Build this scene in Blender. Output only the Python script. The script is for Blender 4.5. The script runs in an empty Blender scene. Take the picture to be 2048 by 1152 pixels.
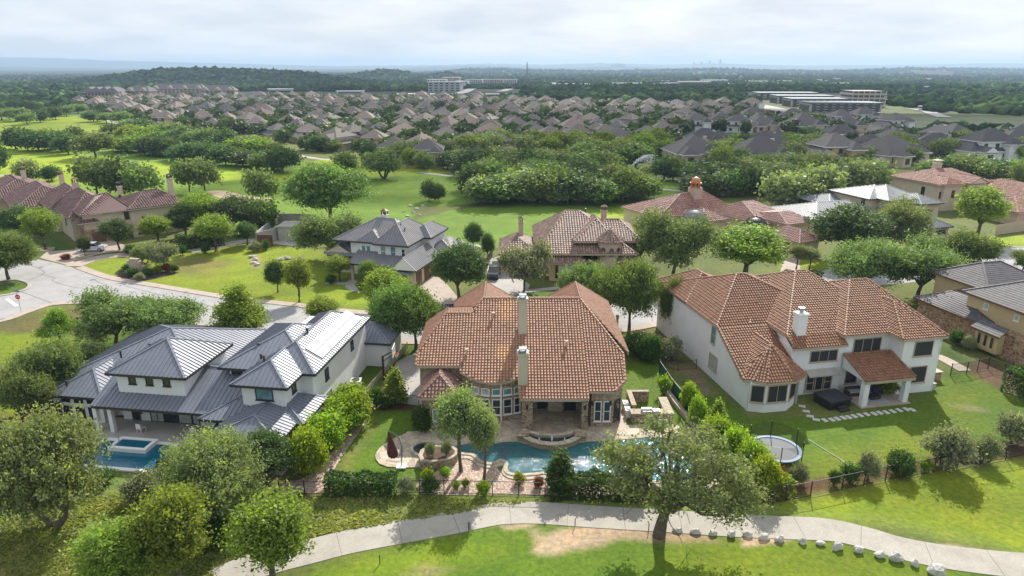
import bpy, math, random
import numpy as np
from math import radians, sin, cos, pi, atan2, hypot
random.seed(7); RS=np.random.RandomState(11)
SC=bpy.context.scene; COL=SC.collection
# ------------------------------------------------------------------ camera, sky, sun, exposure
HC=34.0; FPX=1365.0; PITCH=radians(18.0)
cd=bpy.data.cameras.new('camera'); cam=bpy.data.objects.new('camera',cd); COL.objects.link(cam)
cam.location=(0,0,HC); cam.rotation_euler=(radians(72),0,0)
cd.sensor_width=36; cd.lens=24; cd.clip_start=0.5; cd.clip_end=60000
SC.camera=cam
SUN_EL=radians(38); SUN_AZ=radians(17)          # azimuth measured from +Y towards +X
W=bpy.data.worlds.new('World'); SC.world=W; W.use_nodes=True
nt=W.node_tree; nt.nodes.clear()
def wn(t,**k):
    n=nt.nodes.new(t)
    for a,b in k.items(): setattr(n,a,b)
    return n
wo=wn('ShaderNodeOutputWorld'); bg=wn('ShaderNodeBackground'); sky=wn('ShaderNodeTexSky')
sky.sky_type='NISHITA'; sky.sun_disc=False; sky.sun_elevation=SUN_EL; sky.sun_rotation=SUN_AZ
sky.altitude=300; sky.air_density=1.0; sky.dust_density=1.5; sky.ozone_density=1.0
geo=wn('ShaderNodeTexCoord'); sep=wn('ShaderNodeSeparateXYZ'); nt.links.new(geo.outputs['Generated'],sep.inputs[0])
def m2(op,a,b=None,c=None):
    n=wn('ShaderNodeMath',operation=op)
    for i,v in enumerate((a,b,c)):
        if v is None: continue
        if isinstance(v,(int,float)): n.inputs[i].default_value=v
        else: nt.links.new(v,n.inputs[i])
    return n.outputs[0]
zz=m2('ADD',m2('MAXIMUM',sep.outputs['Z'],0.0),0.17)
comb=wn('ShaderNodeCombineXYZ'); nt.links.new(m2('DIVIDE',sep.outputs['X'],zz),comb.inputs[0]); nt.links.new(m2('DIVIDE',sep.outputs['Y'],zz),comb.inputs[1])
no=wn('ShaderNodeTexNoise'); no.inputs['Scale'].default_value=0.8; no.inputs['Detail'].default_value=7; no.inputs['Roughness'].default_value=0.55
nt.links.new(comb.outputs[0],no.inputs['Vector'])
rp=wn('ShaderNodeValToRGB'); rp.color_ramp.elements[0].position=0.34; rp.color_ramp.elements[1].position=0.62
nt.links.new(no.outputs['Fac'],rp.inputs[0])
no2=wn('ShaderNodeTexNoise'); no2.inputs['Scale'].default_value=1.3; no2.inputs['Detail'].default_value=6
nt.links.new(comb.outputs[0],no2.inputs['Vector'])
ccol=wn('ShaderNodeMixRGB'); ccol.inputs[1].default_value=(5.3,5.75,6.45,1); ccol.inputs[2].default_value=(6.75,7.0,7.35,1)
rp2=wn('ShaderNodeValToRGB'); rp2.color_ramp.elements[0].position=0.38; rp2.color_ramp.elements[1].position=0.6
nt.links.new(no2.outputs['Fac'],rp2.inputs[0]); nt.links.new(rp2.outputs[0],ccol.inputs[0])
mx=wn('ShaderNodeMixRGB'); fac=m2('MULTIPLY_ADD',rp.outputs[0],0.25,0.75)
nt.links.new(fac,mx.inputs[0]); nt.links.new(sky.outputs[0],mx.inputs[1]); nt.links.new(ccol.outputs[0],mx.inputs[2])
nt.links.new(mx.outputs[0],bg.inputs['Color']); bg.inputs['Strength'].default_value=0.10
nt.links.new(bg.outputs[0],wo.inputs['Surface'])
sl=bpy.data.lights.new('sun','SUN'); sl.energy=4.9; sl.angle=radians(0.6); sl.color=(1.0,0.95,0.86)
so=bpy.data.objects.new('sun',sl); COL.objects.link(so)
so.rotation_euler=(pi/2-SUN_EL,0,-SUN_AZ+pi)      # light comes from the sun's place ahead of the camera
so.rotation_euler=(-(pi/2-SUN_EL),0,-SUN_AZ)
SC.view_settings.view_transform='Standard'; SC.view_settings.look='None'; SC.view_settings.gamma=1
SC.view_settings.exposure=0.5
SC.cycles.max_bounces=6; SC.cycles.transparent_max_bounces=8; SC.cycles.use_adaptive_sampling=True
SC.cycles.sample_clamp_indirect=6

# ------------------------------------------------------------------ a photo point turned into a place at height z
CP,SP=cos(PITCH),sin(PITCH)
def V(px,py,z=0.0):
    u=(px-1024)/FPX; v=(576-py)/FPX
    d=(u,CP+v*SP,-SP+v*CP); t=(z-HC)/d[2]
    return (d[0]*t,d[1]*t,z)
def D_at(y,py):       # height seen at picture row py at ground distance y
    v=(576-py)/FPX; return HC+y*(-SP+v*CP)/(CP+v*SP)

# ------------------------------------------------------------------ materials
MATS={}
class NB:
    def __init__(s,name):
        s.m=bpy.data.materials.new(name); s.m.use_nodes=True; s.t=s.m.node_tree
        s.t.nodes.clear(); s.out=s.n('ShaderNodeOutputMaterial'); s.p=s.n('ShaderNodeBsdfPrincipled'); s.l(s.p.outputs[0],s.out.inputs[0])
    def n(s,t,**k):
        n=s.t.nodes.new(t)
        for a,b in k.items(): setattr(n,a,b)
        return n
    def l(s,a,b): s.t.links.new(a,b)
    def math(s,op,a,b=None,c=None):
        n=s.n('ShaderNodeMath',operation=op)
        for i,v in enumerate((a,b,c)):
            if v is None: continue
            if isinstance(v,(int,float)): n.inputs[i].default_value=v
            else: s.l(v,n.inputs[i])
        return n.outputs[0]
    def noise(s,vec,scale,detail=4,rough=.55,dist=0):
        n=s.n('ShaderNodeTexNoise'); n.inputs['Scale'].default_value=scale; n.inputs['Detail'].default_value=detail
        n.inputs['Roughness'].default_value=rough; n.inputs['Distortion'].default_value=dist
        if vec is not None: s.l(vec,n.inputs['Vector'])
        return n.outputs['Fac']
    def ramp(s,f,stops):
        n=s.n('ShaderNodeValToRGB'); e=n.color_ramp.elements
        e[0].position=stops[0][0]; e[0].color=(*stops[0][1],1); e[1].position=stops[-1][0]; e[1].color=(*stops[-1][1],1)
        for p,c in stops[1:-1]:
            x=e.new(p); x.color=(*c,1)
        s.l(f,n.inputs[0]); return n.outputs[0]
    def mix(s,f,a,b,mode='MIX'):
        n=s.n('ShaderNodeMixRGB',blend_type=mode)
        for i,v in enumerate((f,a,b)):
            if isinstance(v,(int,float)): n.inputs[i].default_value=v
            elif isinstance(v,tuple): n.inputs[i].default_value=(*v,1)
            else: s.l(v,n.inputs[i])
        return n.outputs[0]
    def bump(s,h,dist,strength=1.0):
        b=s.n('ShaderNodeBump'); b.inputs['Distance'].default_value=dist; b.inputs['Strength'].default_value=strength
        s.l(h,b.inputs['Height']); s.l(b.outputs[0],s.p.inputs['Normal'])
    def col(s,c):
        if isinstance(c,tuple): s.p.inputs['Base Color'].default_value=(*c,1)
        else: s.l(c,s.p.inputs['Base Color'])
    def pos(s): return s.n('ShaderNodeNewGeometry').outputs['Position']
    def obj(s): return s.n('ShaderNodeTexCoord').outputs['Object']
    def uv(s): return s.n('ShaderNodeTexCoord').outputs['UV']
    def attr(s,name,o='Fac'):
        a=s.n('ShaderNodeAttribute'); a.attribute_name=name; return a.outputs[o]
    def set(s,**k):
        for a,b in k.items(): s.p.inputs[a.replace('_',' ')].default_value=b
        return s.m
def plain(name,c,rough=.6,var=.18,scale=1.2,bump=0.0,metal=0.0,bscale=14,spec=.5,dirt=0.0):
    b=NB(name); v=b.obj(); f=b.noise(v,scale,5,.6)
    c0=tuple(x*(1-var) for x in c); c1=tuple(min(1,x*(1+var)) for x in c)
    k=b.ramp(f,[(.3,c0),(.7,c1)])
    if dirt:
        g=b.noise(v,.35,6,.7,.6); k=b.mix(b.math('MULTIPLY',b.math('GREATER_THAN',g,.55),dirt),k,tuple(x*.7 for x in c))
    b.col(k)
    if bump: b.bump(b.noise(v,bscale,3),bump)
    MATS[name]=b.m; return b.set(Roughness=rough,Metallic=metal,**{'Specular_IOR_Level':spec})
def stone_mat(name,cols,mortar,sx=.42,sy=.22):
    b=NB(name); uv=b.uv(); w=b.noise(uv,1.3,2)
    mp=b.n('ShaderNodeVectorMath',operation='MULTIPLY'); b.l(uv,mp.inputs[0]); mp.inputs[1].default_value=(1/sx,1/sy,1)
    vo=b.n('ShaderNodeTexVoronoi'); vo.distance='CHEBYCHEV'; vo.inputs['Randomness'].default_value=.75; vo.inputs['Scale'].default_value=1; b.l(mp.outputs[0],vo.inputs['Vector'])
    ve=b.n('ShaderNodeTexVoronoi'); ve.feature='DISTANCE_TO_EDGE'; ve.inputs['Randomness'].default_value=.75; ve.inputs['Scale'].default_value=1; b.l(mp.outputs[0],ve.inputs['Vector'])
    sp=b.n('ShaderNodeSeparateColor'); b.l(vo.outputs['Color'],sp.inputs[0])
    n=len(cols); c=b.ramp(sp.outputs[0],[(i/(n-1),x) for i,x in enumerate(cols)])
    c=b.mix(.35,c,b.ramp(b.noise(uv,9,4),[(.3,(.08,.06,.045)),(.7,(.55,.45,.33))]),'OVERLAY')
    e=b.ramp(ve.outputs['Distance'],[(.03,(0,0,0)),(.1,(1,1,1))])
    b.col(b.mix(e,mortar,c)); b.bump(e,.03); MATS[name]=b.m
    return b.set(Roughness=.85)
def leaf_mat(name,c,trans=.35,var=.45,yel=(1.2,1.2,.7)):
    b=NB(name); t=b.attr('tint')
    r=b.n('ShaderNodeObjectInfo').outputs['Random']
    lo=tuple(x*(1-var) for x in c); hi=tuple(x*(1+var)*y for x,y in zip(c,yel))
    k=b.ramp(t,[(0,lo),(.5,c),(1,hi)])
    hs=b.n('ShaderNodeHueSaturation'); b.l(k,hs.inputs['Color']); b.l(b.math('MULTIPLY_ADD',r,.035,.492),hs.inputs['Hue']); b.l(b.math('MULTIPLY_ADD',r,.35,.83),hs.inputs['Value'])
    b.l(hs.outputs[0],b.p.inputs['Base Color']); b.p.inputs['Roughness'].default_value=.55; b.p.inputs['Specular IOR Level'].default_value=.35
    tr=b.n('ShaderNodeBsdfTranslucent'); tc=b.mix(1.0,hs.outputs[0],(1.25,1.25,.55),'MULTIPLY'); b.l(tc,tr.inputs[0])
    mxs=b.n('ShaderNodeMixShader'); mxs.inputs[0].default_value=trans; b.l(b.p.outputs[0],mxs.inputs[1]); b.l(tr.outputs[0],mxs.inputs[2]); b.l(mxs.outputs[0],b.out.inputs[0])
    MATS[name]=b.m; return b.m
def attr_mat(name,attr,rough=.7,bump=0,bs=8,detail=.25):
    b=NB(name); k=b.attr(attr,'Color'); f=b.noise(b.obj(),bs,4,.6)
    b.col(b.mix(1.0,k,b.ramp(f,[(.3,(1-detail,)*3),(.7,(1+detail,)*3)]),'MULTIPLY'))
    if bump: b.bump(f,bump)
    MATS[name]=b.m; return b.set(Roughness=rough)
M_tile=attr_mat('roof_tile','col',.62,.004,10,.3)
M_seam=plain('dark_standing_seam_metal',(.18,.195,.235),.5,.1,.6,metal=.1)
M_seam2=plain('grey_standing_seam_metal',(.21,.205,.215),.5,.12,.6,metal=.1)
M_seam3=plain('pale_standing_seam_metal',(.25,.26,.275),.55,.12,.6,metal=.1)
M_shin=plain('dark_slate_tile',(.10,.095,.10),.7,.3,1.5)
M_stucco=plain('white_stucco',(.74,.74,.74),.8,.05,.5,.004,dirt=.06)
M_cream=plain('cream_stucco',(.56,.47,.36),.85,.08,.5,.004,dirt=.12)
M_tan=plain('tan_stucco',(.52,.40,.22),.85,.08,.5,.004,dirt=.1)
M_beige=plain('beige_stucco',(.50,.46,.34),.85,.05,.5,.003,dirt=.08)
M_pink=plain('pinkish_stucco',(.50,.38,.30),.85,.08,.5,.004,dirt=.1)
M_stone=stone_mat('tan_limestone_rubble',[(.14,.095,.06),(.30,.215,.13),(.40,.30,.19),(.21,.15,.10),(.46,.36,.25)],(.42,.37,.29))
M_stone2=stone_mat('red_brown_rubble_stone',[(.17,.09,.05),(.38,.22,.12),(.27,.13,.07),(.46,.32,.2)],(.42,.33,.24),.5,.4)
M_stone3=stone_mat('pale_cut_stone',[(.40,.34,.25),(.52,.45,.34),(.34,.27,.18)],(.5,.45,.37),.6,.3)
M_trim=plain('tan_trim',(.40,.33,.25),.6,.05)
M_trimw=plain('white_trim',(.72,.72,.70),.5,.04)
M_dark=plain('dark_bronze_trim',(.035,.032,.03),.45,.1)
M_black=plain('black_metal',(.016,.016,.017),.45,.1)
M_wood=plain('brown_wood',(.13,.065,.035),.6,.3,3)
M_bark=plain('bark',(.105,.085,.065),.9,.35,3,.02,bscale=9)
M_conc=plain('pale_concrete',(.38,.355,.325),.85,.12,.5,.002,dirt=.2)
M_iron=plain('fence_iron',(.022,.022,.024),.5,.1)
def glass_mat(name,c,rough=.06):
    b=NB(name); b.col(b.ramp(b.noise(b.obj(),1.1,2),[(.35,tuple(x*.6 for x in c)),(.65,c)])); MATS[name]=b.m
    return b.set(Roughness=rough,**{'Specular_IOR_Level':.9})
M_glass=glass_mat('window_glass',(.035,.045,.055)); M_screen=plain('solar_screen',(.022,.024,.03),.65,.1); M_glassb=glass_mat('blue_window_blind',(.16,.30,.33))
M_curtain=plain('curtain_behind_glass',(.38,.42,.40),.3,.25,3)

# ------------------------------------------------------------------ objects
def link(o,parent=None):
    COL.objects.link(o)
    if parent is not None: o.parent=parent
    return o
def tag(o,label,cat,group=None,kind=None):
    if label: o['label']=label
    if cat: o['category']=cat
    if group: o['group']=group
    if kind: o['kind']=kind
    return o
def thing(name,label,cat,loc=(0,0,0),yaw=0,group=None):
    o=bpy.data.objects.new(name,None); o.empty_display_size=.5; link(o); o.location=loc; o.rotation_euler=(0,0,radians(yaw))
    return tag(o,label,cat,group)
def copy_tree(o,parent=None):
    c=o.copy(); COL.objects.link(c); c.parent=parent
    for ch in list(o.children): copy_tree(ch,c)
    return c
def basis(P):
    P=[np.array(p,float) for p in P]; n=np.zeros(3)
    for i in range(len(P)): n+=np.cross(P[i],P[(i+1)%len(P)])
    n/= (np.linalg.norm(n)+1e-12)
    if abs(n[2])>.9999: u=np.array([1.,0,0])
    else:
        u=np.cross(np.array([0,0,1.]),n); u/=np.linalg.norm(u)
    v=np.cross(n,u); return n,u,v
class MB:
    def __init__(s): s.v=[];s.f=[];s.uv=[];s.c=[];s.mi=[];s.cur=(1,1,1);s.m=0;s.anyc=False
    def face(s,P,uv=None):
        b=len(s.v); s.v+= [tuple(p) for p in P]; s.f.append(tuple(range(b,b+len(P))))
        if uv is None:
            n,u,v=basis(P); uv=[(float(np.dot(p,u)),float(np.dot(p,v))) for p in P]
        s.uv+=uv; s.c.append(s.cur); s.mi.append(s.m); return s
    def box(s,x0,y0,z0,x1,y1,z1):
        a=[(x0,y0,z0),(x1,y0,z0),(x1,y1,z0),(x0,y1,z0),(x0,y0,z1),(x1,y0,z1),(x1,y1,z1),(x0,y1,z1)]
        for q in ((0,3,2,1),(4,5,6,7),(0,1,5,4),(1,2,6,5),(2,3,7,6),(3,0,4,7)): s.face([a[i] for i in q])
        return s
    def prism(s,P,z0,z1,top=True,bot=False):
        if sum(P[i][0]*P[(i+1)%len(P)][1]-P[(i+1)%len(P)][0]*P[i][1] for i in range(len(P)))<0: P=P[::-1]
        n=len(P)
        for i in range(n):
            a,b=P[i],P[(i+1)%n]; s.face([(a[0],a[1],z0),(b[0],b[1],z0),(b[0],b[1],z1),(a[0],a[1],z1)])
        if top: s.face([(p[0],p[1],z1) for p in P])
        if bot: s.face([(p[0],p[1],z0) for p in P[::-1]])
        return s
    def bar(s,p,q,w,h,up=(0,0,1)):
        p=np.array(p,float);q=np.array(q,float);d=q-p;L=np.linalg.norm(d)
        if L<1e-6: return s
        d/=L; a=np.cross(d,np.array(up,float)); 
        if np.linalg.norm(a)<1e-3: a=np.cross(d,np.array([1.,0,0]))
        a/=np.linalg.norm(a); b=np.cross(a,d); a*=w/2; b*=h/2
        c=[p-a-b,p+a-b,p+a+b,p-a+b,q-a-b,q+a-b,q+a+b,q-a+b]
        for k in ((0,1,2,3),(7,6,5,4),(0,4,5,1),(1,5,6,2),(2,6,7,3),(3,7,4,0)): s.face([c[i] for i in k])
        return s
    def tube(s,pts,rs,n=8,cap=True):
        rings=[]
        for i,p in enumerate(pts):
            p=np.array(p,float); d=np.array(pts[min(i+1,len(pts)-1)],float)-np.array(pts[max(i-1,0)],float); d/=(np.linalg.norm(d)+1e-9)
            a=np.cross(d,[0.,0,1.]); 
            if np.linalg.norm(a)<.05: a=np.cross(d,[0.,1.,0])
            a/=np.linalg.norm(a); b=np.cross(d,a); r=rs[i] if isinstance(rs,(list,tuple)) else rs
            rings.append([p+r*(a*cos(2*pi*k/n)+b*sin(2*pi*k/n)) for k in range(n)])
        for i in range(len(rings)-1):
            for k in range(n): s.face([rings[i][k],rings[i+1][k],rings[i+1][(k+1)%n],rings[i][(k+1)%n]])
        if cap: s.face(rings[0]); s.face(rings[-1][::-1])
        return s
    def lathe(s,cx,cy,prof,n=24,a0=0,a1=2*pi):
        full=abs(a1-a0-2*pi)<1e-6
        for i in range(len(prof)-1):
            (r0,z0),(r1,z1)=prof[i],prof[i+1]
            for k in range(n):
                A=a0+(a1-a0)*k/n; B=a0+(a1-a0)*(k+1)/n
                P=[(cx+r0*cos(A),cy+r0*sin(A),z0),(cx+r0*cos(B),cy+r0*sin(B),z0),(cx+r1*cos(B),cy+r1*sin(B),z1),(cx+r1*cos(A),cy+r1*sin(A),z1)]
                if r0<1e-4: P=[P[0],P[2],P[3]]
                elif r1<1e-4: P=P[:3]
                s.face(P)
        return s
    def np_quads(s,Vs,cols=None):      # Vs (n,4,3)
        b=len(s.v); n=len(Vs); s.v+= [tuple(x) for x in Vs.reshape(-1,3).tolist()]
        s.f+=[(b+4*i,b+4*i+1,b+4*i+2,b+4*i+3) for i in range(n)]
        s.uv+=[(0,0),(1,0),(1,1),(0,1)]*n
        s.c+= [tuple(c) for c in cols] if cols is not None else [s.cur]*n; s.mi+=[s.m]*n
    def build(s,name,mats,parent=None,smooth=False,label=None):
        me=bpy.data.meshes.new(name); me.from_pydata(s.v,[],s.f)
        uvl=me.uv_layers.new(name='UVMap'); uvl.data.foreach_set('uv',np.array(s.uv,dtype=np.float32).ravel())
        if any(c!=(1,1,1) for c in s.c[:50]+s.c[-50:]):
            a=me.attributes.new('col','FLOAT_COLOR','FACE'); a.data.foreach_set('color',np.array([(*c,1) for c in s.c],dtype=np.float32).ravel())
        for m in (mats if isinstance(mats,(list,tuple)) else [mats]): me.materials.append(m)
        if any(s.mi): me.polygons.foreach_set('material_index',s.mi)
        if smooth: me.polygons.foreach_set('use_smooth',[True]*len(s.f))
        me.update()
        if smooth:
            try: me.set_sharp_from_angle(angle=radians(40))
            except Exception: pass
        o=bpy.data.objects.new(name,me); link(o,parent)
        if label: o['label']=label
        return o
def pip(x,y,P):
    ins=np.zeros(np.shape(x),bool); n=len(P)
    for i in range(n):
        x0,y0=P[i][0],P[i][1]; x1,y1=P[(i+1)%n][0],P[(i+1)%n][1]
        if y0==y1: continue
        c=((y0>y)!=(y1>y))&(x<(x1-x0)*(y-y0)/(y1-y0)+x0); ins^=c
    return ins
# ------------------------------------------------------------------ roofs
class Roof:
    """collects roof faces; style 'tile' lays barrel tiles, 'seam' raises standing seams, 'flat' shingles in courses"""
    def __init__(s,style,mat,col=(.3,.16,.11),tu=.34,tv=.42,seam=.45,wall=None,fascia=M_trim,stain=None,dark=.30,cap=.16):
        s.style=style;s.mat=mat;s.col=col;s.tu=tu;s.tv=tv;s.seam=seam;s.b=MB();s.caps=MB();s.fas=MB();s.k=0;s.stain=stain;s.dark=dark;s.cap=cap;s.fm=fascia;s.gab=MB();s.wall=wall
    def tcol(s,n,P):
        c=np.array(s.col); r=RS.rand(n,1); out=c*(1+s.dark*(RS.randn(n,1)*.55)); 
        hot=(RS.rand(n)<.015)[:,None]; out=np.where(hot,c*np.array([1.35,1.05,.8]),out)
        dk=(RS.rand(n)<.05)[:,None]; out=np.where(dk,c*np.array([.75,.72,.74]),out)
        if s.stain is not None: out=s.stain(P,out)
        return np.clip(out,.02,.9)
    def plane(s,P,edge=()):
        """P counter-clockwise from outside"""
        n,u,v=basis(P)
        if n[2]<0: P=P[::-1]; n,u,v=basis(P)
        s.b.cur=tuple(x*.7 for x in s.col) if s.style=='tile' else (1,1,1)
        s.b.face(P)
        A=np.array(P,float); o=A[0]; pu=(A-o)@u; pv=(A-o)@v
        poly=list(zip(pu,pv))
        if s.style=='tile':
            tu,tv=s.tu,s.tv; nu=np.arange(pu.min(),pu.max()+tu,tu); nv=np.arange(pv.min(),pv.max()+tv,tv)
            off=float(o@u)%tu; U,Vv=np.meshgrid(nu-off,nv); U=U.ravel();Vv=Vv.ravel()
            ok=pip(U+tu/2,Vv+tv/2,poly); U=U[ok];Vv=Vv[ok]
            if len(U)==0: return
            K=4; h=.075*tu/.34; q=[]; cc=s.tcol(len(U),o+np.outer(U,u)+np.outer(Vv,v))
            jit=RS.randn(len(U))*.008
            for k in range(K):
                t0,t1=pi*k/K,pi*(k+1)/K
                a0,a1=tu*(.5-.36*cos(t0)),tu*(.5-.36*cos(t1)); h0,h1=h*sin(t0),h*sin(t1)
                def pt(a,b,hh,lift): return o+np.outer(U+a,u)+np.outer(Vv+b,v)+np.outer(hh+lift+jit*(1 if hh>0 else 0),n)
                q.append(np.stack([pt(a0,-.02,h0,.08),pt(a1,-.02,h1,.08),pt(a1,tv*1.02,h1,.006),pt(a0,tv*1.02,h0,.006)],1))
            # butt end of every barrel
            e=np.stack([o+np.outer(U+tu*.14,u)+np.outer(Vv-.02,v)+n*.0,o+np.outer(U+tu*.86,u)+np.outer(Vv-.02,v)+n*.0,
                        o+np.outer(U+tu*.68,u)+np.outer(Vv-.02,v)+n*(h*.8+.08),o+np.outer(U+tu*.32,u)+np.outer(Vv-.02,v)+n*(h*.8+.08)],1)
            s.b.np_quads(np.concatenate(q+[e]),np.concatenate([cc]*(K+1)).tolist())
        elif s.style=='seam':
            for c in np.arange(math.ceil(pu.min()/s.seam)*s.seam,pu.max(),s.seam):
                xs=[]
                for i in range(len(poly)):
                    (a,b),(c2,d)=poly[i],poly[(i+1)%len(poly)]
                    if (a>c)!=(c2>c): xs.append(b+(d-b)*(c-a)/(c2-a))
                xs.sort()
                for i in range(0,len(xs)-1,2):
                    if xs[i+1]-xs[i]>.1:
                        s.b.bar(o+u*c+v*xs[i]+n*.02,o+u*c+v*xs[i+1]+n*.02,.05 if s.seam<.5 else .075,.07 if s.seam<.5 else .13,up=n)
        elif s.style=='flat':
            for c in np.arange(pv.min()+s.tv,pv.max(),s.tv):
                xs=[]
                for i in range(len(poly)):
                    (a,b),(c2,d)=poly[i],poly[(i+1)%len(poly)]
                    if (b>c)!=(d>c): xs.append(a+(c2-a)*(c-b)/(d-b))
                xs.sort()
                for i in range(0,len(xs)-1,2):
                    if xs[i+1]-xs[i]>.1: s.b.bar(o+v*c+u*xs[i]+n*.012,o+v*c+u*xs[i+1]+n*.012,.10,.03,up=n)
    def ridge(s,p,q):
        p=np.array(p,float);q=np.array(q,float);L=np.linalg.norm(q-p)
        if L<.05: return
        if s.style=='tile':
            n=max(1,int(L/.45))
            for i in range(n):
                a=p+(q-p)*i/n; b=p+(q-p)*(i+1.08)/n; c=tuple(s.tcol(1,a[None])[0]*.86); s.caps.cur=c
                if a[2]>b[2]: a,b=b,a
                s.caps.tube([a+np.array([0,0,.05]),b+np.array([0,0,.02])],[s.cap,s.cap*.8],6,True)
        else:
            s.caps.bar(p+np.array([0,0,.03]),q+np.array([0,0,.03]),.2 if s.style=='seam' else .25,.07)
    def eave(s,p,q,h=.24):
        p=np.array(p,float);q=np.array(q,float); z=np.array([0,0,-h/2-.01]); s.fas.bar(p+z,q+z,.10,h)
    def block(s,x0,y0,x1,y1,ze,a,b,zr,gable=''):
        s.k+=1; ze+=.004*s.k; zr+=.004*s.k
        c=[(x0,y0,ze),(x1,y0,ze),(x1,y1,ze),(x0,y1,ze)]; A=(*a,zr);B=(*b,zr)
        if abs(a[1]-b[1])<=abs(a[0]-b[0]):    # ridge runs across (a left, b right)
            F=[('f',[c[0],c[1],B,A]),('r',[c[1],c[2],B]),('b',[c[2],c[3],A,B]),('l',[c[3],c[0],A])]
            hips=[(c[0],A,'l'),(c[3],A,'l'),(c[1],B,'r'),(c[2],B,'r')]
        else:                                 # ridge runs away (a front, b back)
            F=[('f',[c[0],c[1],A]),('r',[c[1],c[2],B,A]),('b',[c[2],c[3],B]),('l',[c[3],c[0],A,B])]
            hips=[(c[0],A,'f'),(c[1],A,'f'),(c[2],B,'b'),(c[3],B,'b')]
        for t,P in F:
            if t in gable:
                s.gab.face([(p[0],p[1],p[2]-.03) for p in P])
            else: s.plane(P)
        if A!=B: s.ridge(A,B)
        for p,q,t in hips: s.ridge(p,q)
        for i in range(4):
            if 'frbl'[i] not in gable: s.eave(c[i],c[(i+1)%4])
        s.fas.face([(p[0],p[1],ze-.2) for p in c[::-1]])
        return s
    def done(s,parent,name='roof',label=None):
        r=s.b.build(name,s.mat,parent,label=label)
        s.caps.build('ridge_cap',s.mat,r); s.fas.build('eave_trim',s.fm,r)
        if s.gab.v and s.wall: s.gab.build('gable_wall',s.wall,parent)
        return r
# ------------------------------------------------------------------ windows, doors
def window(parent,x,y,z,ang,w,h,nx=1,ny=1,fm=M_trim,gm=M_glass,name='window',fw=.09,d=.06,sill=True):
    """x,y,z = lower left corner on the wall seen from outside; ang = direction of the wall to the right, degrees"""
    o=bpy.data.objects.new(name,None); b=MB(); a=radians(ang)
    b.box(0,-d,0,fw,0,h); b.box(w-fw,-d,0,w,0,h); b.box(fw,-d,0,w-fw,0,fw); b.box(fw,-d,h-fw,w-fw,0,h)
    for i in range(1,nx): b.box(w*i/nx-fw*.35,-d*.9,fw,w*i/nx+fw*.35,0,h-fw)
    for i in range(1,ny): b.box(fw,-d*.8,h*i/ny-fw*.35,w-fw,0,h*i/ny+fw*.35)
    if sill: b.box(-.06,-d-.05,-.08,w+.06,0,0)
    f=b.build(name,fm,parent); f.location=(x,y,z); f.rotation_euler=(0,0,a)
    g=MB(); g.face([(fw,-.02,fw),(w-fw,-.02,fw),(w-fw,-.02,h-fw),(fw,-.02,h-fw)]); g.build('pane',gm,f)
    return f
def win_on(parent,p,q,t,z,w,h,nx=1,ny=1,**k):
    """window centred at fraction t of the wall running from p to q (left to right seen from outside)"""
    dx,dy=q[0]-p[0],q[1]-p[1]; L=hypot(dx,dy); ux,uy=dx/L,dy/L; n=(uy,-ux)
    cx,cy=p[0]+dx*t-ux*w/2+n[0]*.012,p[1]+dy*t-uy*w/2+n[1]*.012
    return window(parent,cx,cy,z,math.degrees(atan2(dy,dx)),w,h,nx=nx,ny=ny,**k)
# ------------------------------------------------------------------ terrain
def ridge_z(D,pts):
    xs=[(p[0]-1024)/FPX/(CP) for p in pts]       # direction slope x/y close to the horizon
    zs=[D_at(D,p[1]) for p in pts]
    return xs,zs
RIDGES=[(1700,230,[(-400,172),(0,169),(120,167),(230,163),(300,155),(345,147),(400,142),(480,141),(560,144),(640,148),(690,156),(760,167),(900,174),(2500,176)]),
        (2600,350,[(-400,175),(600,170),(690,158),(740,150),(785,143),(815,144),(840,151),(870,155),(905,147),(925,152),(960,163),(1100,168),(1500,170),(2500,170)]),
        (5000,700,[(-600,150),(0,152),(300,152),(700,148),(860,147),(930,141),(1000,139),(1060,142),(1200,144),(1330,140),(1400,139),(1500,143),(1600,144),(1750,138),(1900,140),(2048,143),(2700,144)]),
        (8500,1000,[(-600,133),(0,131),(200,136),(400,138),(760,141),(880,134),(960,132),(1100,136),(1200,133),(1330,136),(1450,138),(1600,139),(1750,135),(2048,134),(2700,134)]),
        (13000,2500,[(-900,112),(0,114),(200,117),(300,122),(420,125),(560,129),(700,133),(880,131),(980,128),(1080,130),(1180,127),(1300,130),(1400,128),(1550,132),(1750,130),(1900,127),(2048,129),(2900,128)])]
RIDGES=[(D,w,*ridge_z(D,p)) for D,w,p in RIDGES]
def terrain(x,y):
    x=np.asarray(x,float);y=np.asarray(y,float); u=np.clip((y-950)/1500,0,1); base=-42*u*u*(3-2*u); ls_=np.clip((-x/np.maximum(y,1)-.02)/.25,0,1); v_=np.clip((y-2000)/2200,0,1); base=base-120*ls_*v_*v_*(3-2*v_); z=base+0*x
    s=x/np.maximum(y,1)
    for D,w,xs,zs in RIDGES:
        g=np.exp(-((y-D)/w)**2); h=np.interp(s,xs,zs)
        h=h+np.where(np.abs(y-D)<2*w,np.sin(x*.011+D)*np.sin(y*.013)*w*.004,0)
        z=np.maximum(z,base+(h-base)*g)
    return np.where(y<950,0,z)
def VT(px_,py_):
    z=0.0
    for _ in range(40):
        x,y,_z=V(px_,py_,z); z=z*.6+.4*float(terrain(x,y))
    return x,y,z
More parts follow.
